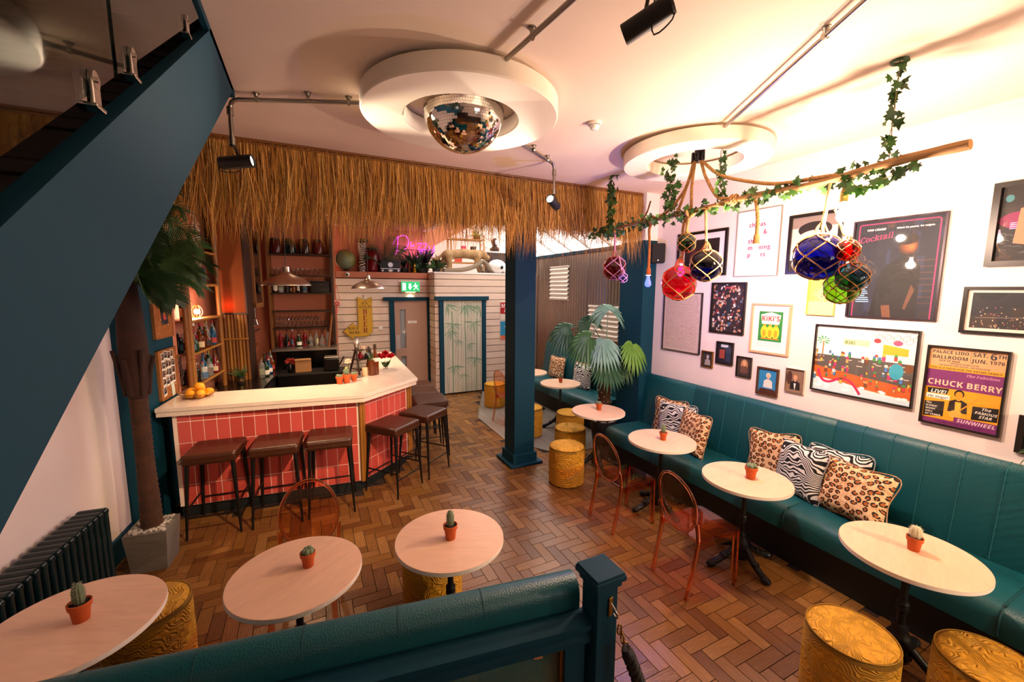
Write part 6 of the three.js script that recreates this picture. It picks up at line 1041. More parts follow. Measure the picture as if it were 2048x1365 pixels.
{ const t = barThing('coffee_grinder', 'black and steel bar machine beside the plank wall', 'machine', 1.25, 0.875, 2.85); part('housing', rbox(0.24, 0.22, 0.24, 0.03, 2).translate(0, 0.11, 0), M.blackGloss, t); part('top_tray', rbox(0.22, 0.02, 0.22, 0.008, 1).translate(0, 0.23, 0), M.steel, t); part('lever', rod([0.12, 0.1, 0.1], [0.2, 0.24, 0.12], 0.012), M.black, t); }
{ const t = barThing('pineapple_plant', 'spiky green plant in a gold patterned cup before the bamboo panel', 'potted plant', 0.12, 0.918, 1.95); part('cup', lathe([[0, 0], [0.045, 0], [0.055, 0.1], [0.05, 0.1], [0, 0.09]], 18), mat('#2a2622', 0.4), t); part('gold_band', new THREE.CylinderGeometry(0.0545, 0.0505, 0.035, 18, 1, true).translate(0, 0.055, 0), M.brass, t); const f = []; for (let k = 0; k < 34; k++) { const a = rnd() * 6.3, e = rr(0.5, 1.4); f.push(blade(V3(0, 0.09, 0), V3(Math.cos(a) * Math.cos(e), Math.sin(e), Math.sin(a) * Math.cos(e)), V3(Math.cos(a + 1.57), 0, Math.sin(a + 1.57)), rr(0.12, 0.22), 0.009, 0.03)); } part('leaves', merge(f), M.palm[1], t); }
for (let i = 0; i < 7; i++) bottle(0.32 + 0.03 * (i % 2), 0.918, 2.3 + i * 0.115, i % 4, COLS[(i + 2) % 8], `${COLS[(i + 2) % 8]} bottle, ${ORD[i]} along the dark back counter`, 'bottles on the dark back counter');

// ---- on the bar counter
const BT = 1.132;
{ const t = thing('fruit_bowl', 'shallow gold wire bowl at the left end of the bar', 'bowl', bw(0.13, BT, 0.3)); const g = [new THREE.TorusGeometry(0.155, 0.005, 6, 36).rotateX(PI / 2).translate(0, 0.055, 0), new THREE.TorusGeometry(0.06, 0.004, 6, 24).rotateX(PI / 2).translate(0, 0.006, 0)]; for (let k = 0; k < 20; k++) { const a = k * 0.314; g.push(tube([[0.06 * Math.cos(a), 0.006, 0.06 * Math.sin(a)], [0.11 * Math.cos(a), 0.02, 0.11 * Math.sin(a)], [0.155 * Math.cos(a), 0.055, 0.155 * Math.sin(a)]], 0.003, 8, 5)); } part('wire_bowl', merge(g), M.brass, t); }
[[-0.06, 0.05, 0.05, 'front left in the gold bowl'], [0.03, 0.05, 0.065, 'front middle in the gold bowl'], [0.09, 0.052, 0.0, 'right in the gold bowl'], [-0.07, 0.055, -0.05, 'back left in the gold bowl'], [0.02, 0.052, -0.06, 'back in the gold bowl'], [0.015, 0.115, 0.0, 'on top of the others in the gold bowl']].forEach(([x, y, z, w]) => { const p = bw(0.13, BT, 0.3); const t = thing('lemon', `orange-yellow lemon lying ${w}`, 'lemon', [p[0] + x, p[1] + y, p[2] + z], rnd() * 6, 'lemons in the bowl'); part('peel', lathe([[0, -0.05], [0.012, -0.046], [0.034, -0.03], [0.042, 0], [0.034, 0.03], [0.012, 0.046], [0, 0.052]], 18).rotateZ(1.3), mat('#f0a010', 0.5, { bumpMap: T.leather, bumpScale: 0.001 }), t); part('stem_button', cyl(0.004, 0.005, 0.006, 6).translate(0.05, 0.012, 0), M.cactus, t); });
{
  const t = thing('garnish_caddy', 'dark wooden ladder-shaped caddy of jars on the bar', 'caddy', [0.62, BT, -5.78], 0.4);
  for (const s of [-1, 1]) { part('side_leg', bar([s * 0.13, 0, 0.12], [s * 0.09, 0.34, -0.02], 0.02, 0.02), M.darkWood, t); part('side_leg', bar([s * 0.13, 0, -0.14], [s * 0.09, 0.34, -0.02], 0.02, 0.02), M.darkWood, t); }
  for (const [y, z, d] of [[0.06, 0, 0.22], [0.19, -0.01, 0.16], [0.31, -0.02, 0.1]]) part('tier', rbox(0.24, 0.014, d, 0.004, 1).translate(0, y, z), M.darkWood, t);
}
[[0.56, 1.199, -5.75, 'clear', 1, 'clear jar on the lowest tier of the bar caddy'], [0.68, 1.199, -5.73, 'amber', 1, 'amber jar on the lowest tier of the bar caddy'], [0.58, 1.329, -5.78, 'red', 3, 'red jar on the middle tier of the bar caddy'], [0.67, 1.329, -5.78, 'dark', 3, 'dark jar on the middle tier of the bar caddy']].forEach(([x, y, z, c, k, l]) => { const t = thing('jar', l, 'jar', [x, y, z]); const g = bottleKinds[k].clone().scale(0.8, 0.45, 0.8); part('glass_body', g, bottleMat[c], t); part('lid', cyl(0.02, 0.02, 0.015, 12).translate(0, k === 1 ? 0.105 : 0.098, 0), M.brass, t); });
{ const t = thing('tea_light', 'small pale candle on the top tier of the bar caddy', 'candle', [0.62, 1.45, -5.8]); part('wax', cyl(0.028, 0.03, 0.035, 16).translate(0, 0.0175, 0), mat('#f0c8a0', 0.6), t); part('wick', cyl(0.0015, 0.0015, 0.012, 5).translate(0, 0.041, 0), M.black, t); }
{ const t = thing('cocktail_shaker', 'steel shaker on the top tier of the bar caddy', 'shaker', [0.54, 1.45, -5.79]); part('tin', lathe([[0, 0], [0.026, 0], [0.034, 0.075], [0.03, 0.1], [0.016, 0.12], [0.016, 0.14], [0, 0.142]], 18), M.steel, t); part('stirrer', rod([0.02, 0.12, 0], [0.15, -0.1, 0.12], 0.003), M.steel, t); }
{ const t = thing('tall_bottle', 'tall dark brown bottle with a pale label beside the red bouquet', 'bottle', [0.745, BT, -5.6]); part('glass_body', lathe([[0, 0], [0.042, 0], [0.044, 0.012], [0.044, 0.24], [0.036, 0.275], [0.017, 0.29], [0.017, 0.345], [0, 0.345]], 20), bottleMat.amber, t); part('paper_label', new THREE.CylinderGeometry(0.045, 0.045, 0.05, 20, 1, true).translate(0, 0.2, 0), M.paper, t); part('stopper', cyl(0.02, 0.016, 0.06, 12).translate(0, 0.37, 0), M.darkWood, t); }
{ const t = thing('tumbler', 'brown glass tumbler with green straws on the bar corner', 'tumbler', [0.69, BT, -5.56]); part('glass_body', lathe([[0, 0], [0.038, 0], [0.04, 0.2], [0.037, 0.2], [0.035, 0.01], [0, 0.01]], 18), bottleMat.amber, t); part('straws', merge([0, 1, 2, 3].map((k) => rod([0.01 * k - 0.015, 0.02, 0], [0.016 * k - 0.03, 0.29, 0.01 * k], 0.003))), M.ivy[1], t); }
{ const t = thing('pillar_candle', 'short cream pillar candle on the bar edge', 'candle', [0.61, BT, -5.58]); part('wax', lathe([[0, 0], [0.036, 0], [0.037, 0.1], [0.033, 0.104], [0, 0.1]], 20), mat('#f4c9a0', 0.6), t); part('wick', cyl(0.0015, 0.0015, 0.015, 5).translate(0, 0.107, 0), M.black, t); }
{ const t = thing('flower_vase', 'pale flower in a small clear vase at the inner bar edge', 'vase', [0.4, BT, -5.42]); part('vase', lathe([[0, 0], [0.03, 0], [0.034, 0.06], [0.016, 0.12], [0.02, 0.14], [0, 0.13]], 16), M.clear, t); const f = []; for (let k = 0; k < 26; k++) f.push(blade(V3(0, 0.22, 0), V3(rr(-1, 1), rr(-0.2, 1), rr(-1, 1)).normalize(), V3(0.2, 0.2, 1).normalize(), 0.05, 0.012, 0.005)); part('petals', merge(f), mat('#e8d8c0', 0.8), t); part('stem', rod([0, 0.02, 0], [0, 0.22, 0], 0.003), M.ivy[1], t); }
{
  const t = thing('carnation_bouquet', 'small bouquet of bright red carnations in a glass on the white bar', 'flowers', [0.93, BT, -5.95]);
  part('glass', lathe([[0, 0.002], [0.036, 0.002], [0.042, 0.09], [0.039, 0.09], [0.034, 0.008], [0, 0.008]], 16), M.clear, t); const lf = []; for (let k = 0; k < 26; k++) { const a = rnd() * 6.3; lf.push(blade(V3(0, 0.02, 0), V3(Math.cos(a) * 0.5, 0.8, Math.sin(a) * 0.5).normalize(), V3(-Math.sin(a), 0, Math.cos(a)), rr(0.08, 0.15), 0.016, 0.02)); } part('leaves', merge(lf), M.ivy[0], t);
  for (let k = 0; k < 7; k++) { const a = k * 1.05, r = k ? 0.08 : 0, c = V3(Math.cos(a) * r, 0.18 + (k ? 0 : 0.035), Math.sin(a) * r), f = []; for (let q = 0; q < 44; q++) { const d = V3(rr(-1, 1), rr(-0.2, 1), rr(-1, 1)).normalize(); f.push(blade(c, d, V3(rr(-1, 1), rr(-1, 1), rr(-1, 1)).normalize(), rr(0.04, 0.06), 0.018, 0)); } part('bloom', merge(f), mat('#c00c1c', 0.6), t); }
}
// ---- pendants over the bar
function pendant(label, x, z, y, power) {
  const t = thing('pendant_lamp', label, 'pendant lamp', [x, y, z]);
  part('shade', lathe([[0.24, 0.0], [0.243, 0.006], [0.225, 0.03], [0.17, 0.075], [0.1, 0.11], [0.055, 0.125], [0.05, 0.14], [0.035, 0.15], [0.033, 0.2], [0.028, 0.205], [0.028, 0.195], [0.03, 0.14], [0.05, 0.118], [0.165, 0.068], [0.222, 0.024], [0.236, 0.002]], 48), M.steel, t);
  part('cord', rod([0, 0.2, 0], [0, 3.5 - y, 0], 0.004), M.black, t); part('ceiling_rose', cyl(0.045, 0.045, 0.02, 20).translate(0, 3.49 - y, 0), M.black, t);
  part('bulb', new THREE.SphereGeometry(0.035, 16, 12).translate(0, 0.07, 0), glow('#ffd6a0', 8), t);
  const l = new THREE.SpotLight(WARM, power, 0, 1.0, 0.6, 2); l.name = 'pendant_light'; l.shadow.radius = 2; l.position.set(0, 0.03, 0); t.add(l); const g = new THREE.Object3D(); g.name = 'pendant_target'; g.position.set(0, -1, 0); t.add(g); l.target = g;
}
pendant('larger looking spun metal pendant lamp over the left of the bar', -0.207, -5.159, 2.28, POWER.pendant);
pendant('spun metal pendant lamp over the return of the bar before the planked wall', 0.822, -6.672, 2.25, POWER.pendantFar);
// recessed downlights in the bar ceiling
for (const [x, z, w] of [[0.1, -6.3, 'nearer'], [0.35, -7.9, 'further'], [1.6, -7.6, 'rightmost']]) { const t = thing('downlight', `small recessed ceiling light, the ${w} one over the bar`, 'downlight', [x, 3.5, z]); part('trim_ring', new THREE.TorusGeometry(0.042, 0.008, 8, 24).rotateX(PI / 2).translate(0, -0.003, 0), M.brass, t); part('lens', cyl(0.036, 0.036, 0.004, 20).translate(0, -0.003, 0), glow('#ffd9a8', 5), t); const l = new THREE.SpotLight(WARM, POWER.downlight, 0, 0.9, 0.7, 2); l.name = 'downlight_beam'; l.shadow.radius = 2; l.position.set(0, -0.012, 0); t.add(l); const g = new THREE.Object3D(); g.name = 'downlight_target'; g.position.set(0, -1, 0); t.add(g); l.target = g; }

// ================================================================ BACK WALL: signs and the crowded ledge
{
  const t = thing('beer_sign', 'yellow metal arrow sign reading ice cold beer sold here', 'sign', [0.88, 1.68, -8.86]);
  const p = [[-0.0, 0.4], [0.07, 0.37], [0.14, 0.33], [0.2, 0.37], [0.27, 0.4], [0.27, -0.25], [0.26, -0.31], [0.2, -0.37], [0.12, -0.39], [-0.1, -0.39], [-0.1, -0.45], [-0.29, -0.28], [-0.1, -0.11], [-0.1, -0.17], [0.0, -0.17]];
  const rim = extrude(p, 0.03, 0.005); part('sign_body', rim.translate(0, 0, -0.02), mat('#8a6a14', 0.5, { metalness: 0.2 }), t);
  const tex = canvasTex(512, 768, (x, w, h) => { fill(x, '#c79a16', w, h); const X = (a) => ((a + 0.3) / 0.58) * w, Y = (b) => ((0.42 - b) / 0.88) * h; for (let k = 0; k < 60; k++) blob(x, ['rgba(120,70,20,.25)', 'rgba(220,180,60,.3)'][k & 1], rnd() * w, rnd() * h, rr(4, 20), rr(4, 16)); fit(x, 'ICE', X(0.135), Y(0.255), 110, 64, '#3a2a12', 'bold', 'serif'); fit(x, 'COLD', X(0.135), Y(0.18), 190, 64, '#3a2a12', 'bold', 'serif'); ['B', 'E', 'E', 'R'].forEach((s, i) => fit(x, s, X(0.13), Y(0.055 - i * 0.125), 130, 124, '#7a1c12', 'bold', 'serif')); fit(x, 'SOLD', X(-0.1), Y(-0.25), 210, 66, '#2a2410', 'bold', 'serif'); fit(x, 'HERE', X(-0.08), Y(-0.335), 210, 66, '#2a2410', 'bold', 'serif'); for (const [a, b] of [[0.03, 0.34], [0.25, 0.34], [0.03, 0.2], [0.25, 0.2]]) blob(x, '#2a1c08', X(a), Y(b), 7, 7); });
  const face = new THREE.ShapeGeometry(new THREE.Shape(p.map(([a, b]) => new THREE.Vector2(a, b)))), fp = face.attributes.position, fu = face.attributes.uv; for (let i = 0; i < fp.count; i++) fu.setXY(i, (fp.getX(i) + 0.3) / 0.58, (fp.getY(i) + 0.46) / 0.88); part('lettered_face', face.translate(0, 0, 0.0165), mat('#ffffff', 0.5, { map: tex }), t);
  part('hanging_hook', tube([[0.1, 0.37, 0], [0.1, 0.42, 0.005], [0.115, 0.45, 0], [0.12, 0.37, 0]], 0.004, 12, 5), M.black, t);
}
{
  const t = thing('exit_sign', 'lit green emergency exit sign above the grey door', 'exit sign', [1.94, 2.3, -8.85]);
  part('housing', rbox(0.4, 0.22, 0.06, 0.008, 1).translate(0, 0, 0.0), M.whitePlastic, t);
  const tex = canvasTex(256, 128, (x, w, h) => { fill(x, '#16a860', w, h); x.fillStyle = '#eafff2'; x.fillRect(w * 0.4, h * 0.2, w * 0.13, h * 0.4); poly(x, '#eafff2', [[w * 0.36, h * 0.55], [w * 0.57, h * 0.55], [w * 0.465, h * 0.85]]); x.fillRect(w * 0.06, h * 0.14, w * 0.18, h * 0.74); blob(x, '#eafff2', w * 0.76, h * 0.2, 10, 10); poly(x, '#eafff2', [[w * 0.68, h * 0.34], [w * 0.8, h * 0.3], [w * 0.84, h * 0.58], [w * 0.76, h * 0.62]]); x.strokeStyle = '#eafff2'; x.lineWidth = 9; for (const l of [[[0.7, 0.36], [0.62, 0.52]], [[0.8, 0.36], [0.9, 0.46]], [[0.78, 0.58], [0.66, 0.84]], [[0.8, 0.58], [0.92, 0.82]]]) { x.beginPath(); x.moveTo(w * l[0][0], h * l[0][1]); x.lineTo(w * l[1][0], h * l[1][1]); x.stroke(); } });
  part('lit_face', new THREE.PlaneGeometry(0.385, 0.205).translate(0, 0, 0.0315), new THREE.MeshStandardMaterial({ map: tex, emissiveMap: tex, emissive: new THREE.Color('#ffffff'), emissiveIntensity: 1.1, roughness: 0.4 }), t);
  part('under_lens', rbox(0.2, 0.02, 0.05, 0.006, 1).translate(0, -0.115, 0), glow('#ffe9b0', 2.5), t); const l = new THREE.SpotLight(new THREE.Color(1, 0.9, 0.55), POWER.exit, 0, 1.1, 0.8, 2); l.name = 'sign_light'; l.position.set(0, -0.13, 0.01); t.add(l); const g = new THREE.Object3D(); g.name = 'sign_target'; g.position.set(0, -1, 0.0); t.add(g); l.target = g;
}
{ const t = thing('wall_socket', 'small white wall socket on the planks below the arrow sign', 'socket', [1.31, 1.44, -8.885]); part('plate', rbox(0.085, 0.085, 0.012, 0.005, 1), M.whitePlastic, t); part('rocker', rbox(0.025, 0.04, 0.008, 0.003, 1).translate(0, 0, 0.007), M.paper, t); }
[['enamel_sign', 'red and white enamel sign on the planks beside the column, the upper', 1.78, 0.42, '#a81c22'], ['enamel_sign', 'blue seaside enamel sign on the planks beside the column, the lower', 1.34, 0.42, '#2a86b0']].forEach(([n, l, y, h, c], i) => { const t = thing(n, l, 'sign', [3.97, y, -8.4]); const tex = canvasTex(256, 320, (x, w, hh) => { fill(x, c, w, hh); if (i) { x.fillStyle = '#d0694a'; x.fillRect(0, hh * 0.78, w, hh * 0.22); blob(x, '#efe8e0', w * 0.5, hh * 0.3, 46, 14); } else { fill(x, '#d8cabc', w, hh); x.fillStyle = c; x.fillRect(0, hh * 0.05, w, hh * 0.62); fit(x, 'Mo', w * 0.3, hh * 0.34, 150, 100, '#f4ece4', 'italic bold', 'serif'); fit(x, 'Ic', w * 0.42, hh * 0.58, 110, 80, '#f4ece4', 'italic bold', 'serif'); } }); part('plate', rbox(0.32, h, 0.012, 0.004, 1), M.whitePlastic, t); part('printed_face', new THREE.PlaneGeometry(0.31, h - 0.01).translate(0, 0, 0.0068), mat('#ffffff', 0.35, { map: tex }), t); });
const LY = 2.592, BY = 2.607;
{ const t = thing('security_camera', 'small white dome camera on the pink ledge band', 'camera', [0.71, 2.53, -8.86]); part('dome', new THREE.SphereGeometry(0.045, 20, 14), M.whitePlastic, t); part('lens', new THREE.SphereGeometry(0.025, 14, 10).translate(-0.005, -0.006, 0.028), M.blackGloss, t); }
{ const t = thing('globe', 'faded greenish globe at the left end of the ledge', 'globe', [0.7, LY, -9.04]); part('stand', lathe([[0, 0], [0.1, 0], [0.1, 0.015], [0.03, 0.03], [0.02, 0.05], [0, 0.05]], 20), M.darkWood, t); part('ball', new THREE.SphereGeometry(0.19, 28, 20).rotateZ(0.4).translate(0, 0.235, 0), mat('#8a9078', 0.5, { map: dataTex(256, 128, (u, v) => { const n = fbm(u, v, 6, 3, 4, 91); return n > 0.55 ? [0.9, 0.85, 0.55] : [0.85, 0.9, 0.85]; }) }), t); part('meridian', new THREE.TorusGeometry(0.2, 0.006, 6, 40).rotateY(0.5).translate(0, 0.235, 0), M.black, t); }
{ const t = thing('tall_vase', 'tall black and white patterned vase on the ledge beside the globe', 'vase', [1.03, LY, -9.1]); part('vase', lathe([[0, 0], [0.06, 0], [0.07, 0.1], [0.065, 0.3], [0.075, 0.5], [0.08, 0.58], [0.07, 0.58], [0, 0.5]], 18), mat('#ffffff', 0.5, { map: T.zebra }), t); part('dark_leaf', new THREE.SphereGeometry(0.11, 14, 10).scale(1, 0.4, 0.8).translate(0.02, 0.63, 0), M.palm[2], t); }
{ const t = thing('dark_demijohn', 'big dark red glass jar on the ledge behind the pendant cord', 'jar', [1.22, LY, -9.1]); part('jar_body', lathe([[0, 0], [0.13, 0], [0.15, 0.05], [0.15, 0.34], [0.11, 0.42], [0.1, 0.46], [0, 0.46]], 22), bottleMat.red, t); part('lid', cyl(0.105, 0.11, 0.04, 20).translate(0, 0.47, 0), M.black, t); }
{ const t = thing('radio', 'old black radio with a silver dial on the ledge', 'radio', [1.56, LY, -9.02]); part('case', rbox(0.42, 0.24, 0.16, 0.01, 2).translate(0, 0.12, 0), M.black, t); part('dial_strip', box(0.4, 0.012, 0.004, 0, 0.075, 0.082), M.steel, t); part('speaker_cone', cyl(0.05, 0.05, 0.01, 24).rotateX(PI / 2).translate(0, 0.155, 0.08), M.steel, t); part('dial', cyl(0.03, 0.03, 0.01, 20).rotateX(PI / 2).scale(1.5, 0.8, 1).translate(0, 0.035, 0.082), M.paper, t); for (const s of [-1, 1]) part('knob', cyl(0.02, 0.02, 0.02, 16).rotateX(PI / 2).translate(s * 0.16, 0.035, 0.085), M.steel, t); }
function bush(name, label, p, n, len, w, m, e0, e1, pot = true) { const t = thing(name, label, 'plant', p); if (pot) part('pot', lathe([[0, 0], [0.07, 0], [0.09, 0.1], [0.08, 0.1], [0, 0.09]], 16), M.potDark, t); const f = []; for (let k = 0; k < n; k++) { const a = rnd() * 6.3, e = rr(e0, e1); f.push(blade(V3(0, 0.08, 0), V3(Math.cos(a) * Math.cos(e), Math.sin(e), Math.sin(a) * Math.cos(e)), V3(-Math.sin(a), 0.2, Math.cos(a)).normalize(), len * rr(0.6, 1.1), w * rr(0.7, 1.2), len * 0.3)); } part('leaves', merge(f), m, t); return t; }
{ const t = bush('ledge_palm', 'dark feathery palm on the ledge behind the radio', [1.5, LY, -9.06], 0 + 6, 0.14, 0.01, M.palm[2], 0.8, 1.4); for (const d of [[-0.3, 0.5, 0.1], [-0.1, 0.8, 0.05], [0.15, 0.72, 0.1], [0.35, 0.5, 0.1], [-0.4, 0.3, 0.1]]) frond(t, [[0, 0.08, 0], [d[0] * 0.3, d[1] * 0.55, d[2] * 0.3], [d[0] * 0.7, d[1] * 0.95, d[2]], [d[0] * 1.1, d[1], d[2] * 1.2]], 0.14, 22, 0.008, M.palm[0]); }
bush('ledge_grass', 'upright dark grass plant below the neon letters', [1.86, LY, -9.08], 60, 0.5, 0.008, M.palm[2], 1.1, 1.5);
bush('ledge_shrub', 'low dark leafy plant right of the neon sign', [2.24, LY, -8.98], 70, 0.22, 0.03, M.palm[2], 0.2, 1.3);
bush('purple_leaf_plant', 'tall plant with broad dark purple leaves behind the neon sign', [2.3, LY, -9.05], 34, 0.62, 0.04, mat('#2a1a20', 0.5), 1.15, 1.5);
bush('dried_plant', 'brown dried leaves beside the carved animal', [2.62, BY, -8.95], 34, 0.46, 0.035, mat('#5a3a1e', 0.7), 0.9, 1.4);
bush('ledge_fern', 'spreading dark fern between the neon letters and the dried leaves', [2.5, BY, -8.85], 90, 0.34, 0.016, M.palm[1], 0.3, 1.3);
bush('ledge_cordyline', 'spiky dark plant rising behind the neon sign', [2.08, LY, -9.03], 46, 0.62, 0.018, M.palm[2], 1.0, 1.5);
bush('ledge_ivy_pot', 'low trailing dark plant in front of the brown wooden radio', [2.2, LY, -8.94], 50, 0.2, 0.02, M.palm[0], 0.1, 1.0);
{ const t = thing('gold_figurine', 'small gold figurine on the ledge below the neon sign', 'figurine', [2.06, LY, -8.95]); part('figure', lathe([[0, 0], [0.05, 0], [0.05, 0.02], [0.03, 0.04], [0.045, 0.09], [0.02, 0.13], [0.03, 0.16], [0, 0.19]], 16), mat('#b8860b', 0.3, { metalness: 0.8 }), t); part('crown', new THREE.ConeGeometry(0.014, 0.05, 8).translate(0, 0.2, 0), M.brass, t); }
{ const t = thing('wooden_clock_radio', 'small brown wooden radio behind the gold figurine', 'radio', [2.1, LY, -9.12]); part('case', rbox(0.3, 0.26, 0.14, 0.03, 3).translate(0, 0.13, 0), M.shelfWood, t); part('dial', cyl(0.06, 0.06, 0.008, 24).rotateX(PI / 2).translate(0.03, 0.15, 0.072), M.paper, t); }
{
  const t = thing('neon_sign', 'magenta neon script sign above the ledge', 'neon sign', [0, 0, -9.14]); const nm = glow('#e040d0', 1.9);
  const D = [[1.66, 3.18, 0], [1.72, 3.3, 0], [1.85, 3.38, 0], [1.95, 3.36, 0], [1.99, 3.25, 0], [1.93, 3.12, 0], [1.82, 3.06, 0], [1.73, 3.06, 0]]; part('letter', tube(D, 0.009, 50, 8), nm, t); part('letter', tube([[1.77, 3.36, 0], [1.76, 3.2, 0], [1.73, 3.05, 0], [1.71, 2.97, 0]], 0.009, 20, 8), nm, t);
  part('letter', tube([[2.04, 3.26, 0], [2.03, 3.19, 0], [2.06, 3.17, 0], [2.11, 3.2, 0]], 0.008, 16, 8), nm, t);
  const z = (x) => tube([[x, 3.22, 0], [x + 0.1, 3.24, 0], [x + 0.02, 3.1, 0], [x + 0.12, 3.11, 0], [x + 0.04, 2.95, 0], [x - 0.02, 2.98, 0], [x + 0.1, 3.09, 0]], 0.008, 40, 8); part('letter', z(2.17), nm, t); part('letter', z(2.29), nm, t);
  part('letter', tube([[2.43, 3.2, 0], [2.45, 3.11, 0], [2.52, 3.12, 0], [2.55, 3.22, 0], [2.53, 3.05, 0], [2.48, 2.93, 0], [2.43, 2.97, 0], [2.56, 3.1, 0]], 0.008, 40, 8), nm, t);
  part('back_rail', merge([rod([1.68, 3.1, -0.09], [2.56, 3.1, -0.09], 0.006), ...[1.76, 2.2, 2.5].map((x) => rod([x, 3.1, -0.1], [x, 3.1, 0], 0.005))]), M.black, t);
  const l = new THREE.PointLight(new THREE.Color(1, 0.2, 0.85), 0.16, 0, 2); l.name = 'neon_light'; l.position.set(2.1, 3.12, 0.06); t.add(l);
}
{ // carved wooden big cat: one continuous body of joined tapered capsules
  const t = thing('carved_cat', 'large carved wooden wildcat prowling on the white boxed room', 'carved animal', [3.1, BY, -8.78]);
  const J = [[[0.0, 0.42, 0], [-0.36, 0.38, 0], 0.095, 0.105], [[0, 0.42, 0], [0.3, 0.4, 0], 0.095, 0.11], [[0.3, 0.42, 0], [0.46, 0.4, 0.02], 0.08, 0.08], [[0.46, 0.4, 0.02], [0.56, 0.35, 0.03], 0.075, 0.05], [[-0.36, 0.36, 0.05], [-0.34, 0.2, 0.07], 0.085, 0.05], [[-0.34, 0.2, 0.07], [-0.4, 0.03, 0.07], 0.045, 0.035], [[-0.4, 0.03, 0.07], [-0.34, 0.025, 0.08], 0.035, 0.03], [[-0.38, 0.34, -0.05], [-0.46, 0.18, -0.06], 0.075, 0.045], [[-0.46, 0.18, -0.06], [-0.5, 0.03, -0.06], 0.042, 0.035], [[0.3, 0.36, 0.06], [0.28, 0.2, 0.07], 0.07, 0.045], [[0.28, 0.2, 0.07], [0.34, 0.03, 0.07], 0.042, 0.035], [[0.3, 0.36, -0.06], [0.38, 0.2, -0.06], 0.065, 0.045], [[0.38, 0.2, -0.06], [0.44, 0.03, -0.06], 0.04, 0.035], [[-0.44, 0.4, 0], [-0.6, 0.28, 0], 0.035, 0.025], [[-0.6, 0.28, 0], [-0.72, 0.3, 0], 0.025, 0.02], [[0.44, 0.46, 0.05], [0.45, 0.5, 0.06], 0.025, 0.015], [[0.44, 0.46, -0.03], [0.45, 0.5, -0.04], 0.025, 0.015]];
  const pos = []; const N = 46, x0 = -0.8, sx = 1.5 / N, ny = 20, nz = 14;
  const field = (x, y, z) => { let s = 0; for (const [a, b, ra, rb] of J) { const dx = b[0] - a[0], dy = b[1] - a[1], dz = b[2] - a[2], L = dx * dx + dy * dy + dz * dz, k = Math.max(0, Math.min(1, ((x - a[0]) * dx + (y - a[1]) * dy + (z - a[2]) * dz) / L)); const d = Math.hypot(x - a[0] - dx * k, y - a[1] - dy * k, z - a[2] - dz * k) - (ra + (rb - ra) * k); s += Math.exp(-d * 60); } return -Math.log(s + 1e-30) / 60; };
  const h = 0.021, nx = Math.ceil(1.5 / h), NY = Math.ceil(0.6 / h), NZ = Math.ceil(0.42 / h), V = (i, j, k) => [x0 + i * h, -0.03 + j * h, -0.21 + k * h], f = new Float32Array((nx + 1) * (NY + 1) * (NZ + 1)), id = (i, j, k) => (i * (NY + 1) + j) * (NZ + 1) + k;
  for (let i = 0; i <= nx; i++) for (let j = 0; j <= NY; j++) for (let k = 0; k <= NZ; k++) f[id(i, j, k)] = field(...V(i, j, k));
  const tets = [[0, 5, 1, 6], [0, 1, 2, 6], [0, 2, 3, 6], [0, 3, 7, 6], [0, 7, 4, 6], [0, 4, 5, 6]], off = [[0, 0, 0], [1, 0, 0], [1, 1, 0], [0, 1, 0], [0, 0, 1], [1, 0, 1], [1, 1, 1], [0, 1, 1]];
  for (let i = 0; i < nx; i++) for (let j = 0; j < NY; j++) for (let k = 0; k < NZ; k++) { const vs = off.map(([a, b, c]) => f[id(i + a, j + b, k + c)]); const neg = vs.filter((v) => v < 0).length; if (!neg || neg === 8) continue; const ps = off.map(([a, b, c]) => V(i + a, j + b, k + c)); for (const q of tets) { const inn = q.filter((v) => vs[v] < 0), out = q.filter((v) => vs[v] >= 0); if (!inn.length || !out.length) continue; const mid = (a, b) => { const s = vs[a] / (vs[a] - vs[b]); return ps[a].map((c, n) => c + (ps[b][n] - c) * s); }; let tr; if (inn.length === 1) tr = [out.map((o) => mid(inn[0], o))]; else if (inn.length === 3) tr = [inn.map((o) => mid(o, out[0]))]; else { const a = mid(inn[0], out[0]), b = mid(inn[0], out[1]), c = mid(inn[1], out[1]), d = mid(inn[1], out[0]); tr = [[a, b, c], [a, c, d]]; } for (const u of tr) { const A = V3(...u[0]), B = V3(...u[1]), C = V3(...u[2]), n = V3().crossVectors(B.clone().sub(A), C.clone().sub(A)), g = A.clone().add(B).add(C).divideScalar(3), e = 0.004, gr = V3(field(g.x + e, g.y, g.z) - field(g.x - e, g.y, g.z), field(g.x, g.y + e, g.z) - field(g.x, g.y - e, g.z), field(g.x, g.y, g.z + e) - field(g.x, g.y, g.z - e)); const l = n.dot(gr) > 0 ? [A, B, C] : [A, C, B]; for (const v of l) pos.push(v.x, v.y, v.z); } } }
  const g = new THREE.BufferGeometry(); g.setAttribute('position', new THREE.Float32BufferAttribute(pos, 3)); const nor = []; for (let i = 0; i < pos.length; i += 3) { const e = 0.004, [x, y, z] = [pos[i], pos[i + 1], pos[i + 2]], n = V3(field(x + e, y, z) - field(x - e, y, z), field(x, y + e, z) - field(x, y - e, z), field(x, y, z + e) - field(x, y, z - e)).normalize(); nor.push(n.x, n.y, n.z); } g.setAttribute('normal', new THREE.Float32BufferAttribute(nor, 3));
  part('body', muv(g, 0.5), mat('#a8875c', 0.75, { map: T.worn }), t); part('eye', new THREE.SphereGeometry(0.012, 8, 6).translate(0.53, 0.4, 0.085), M.black, t);
}
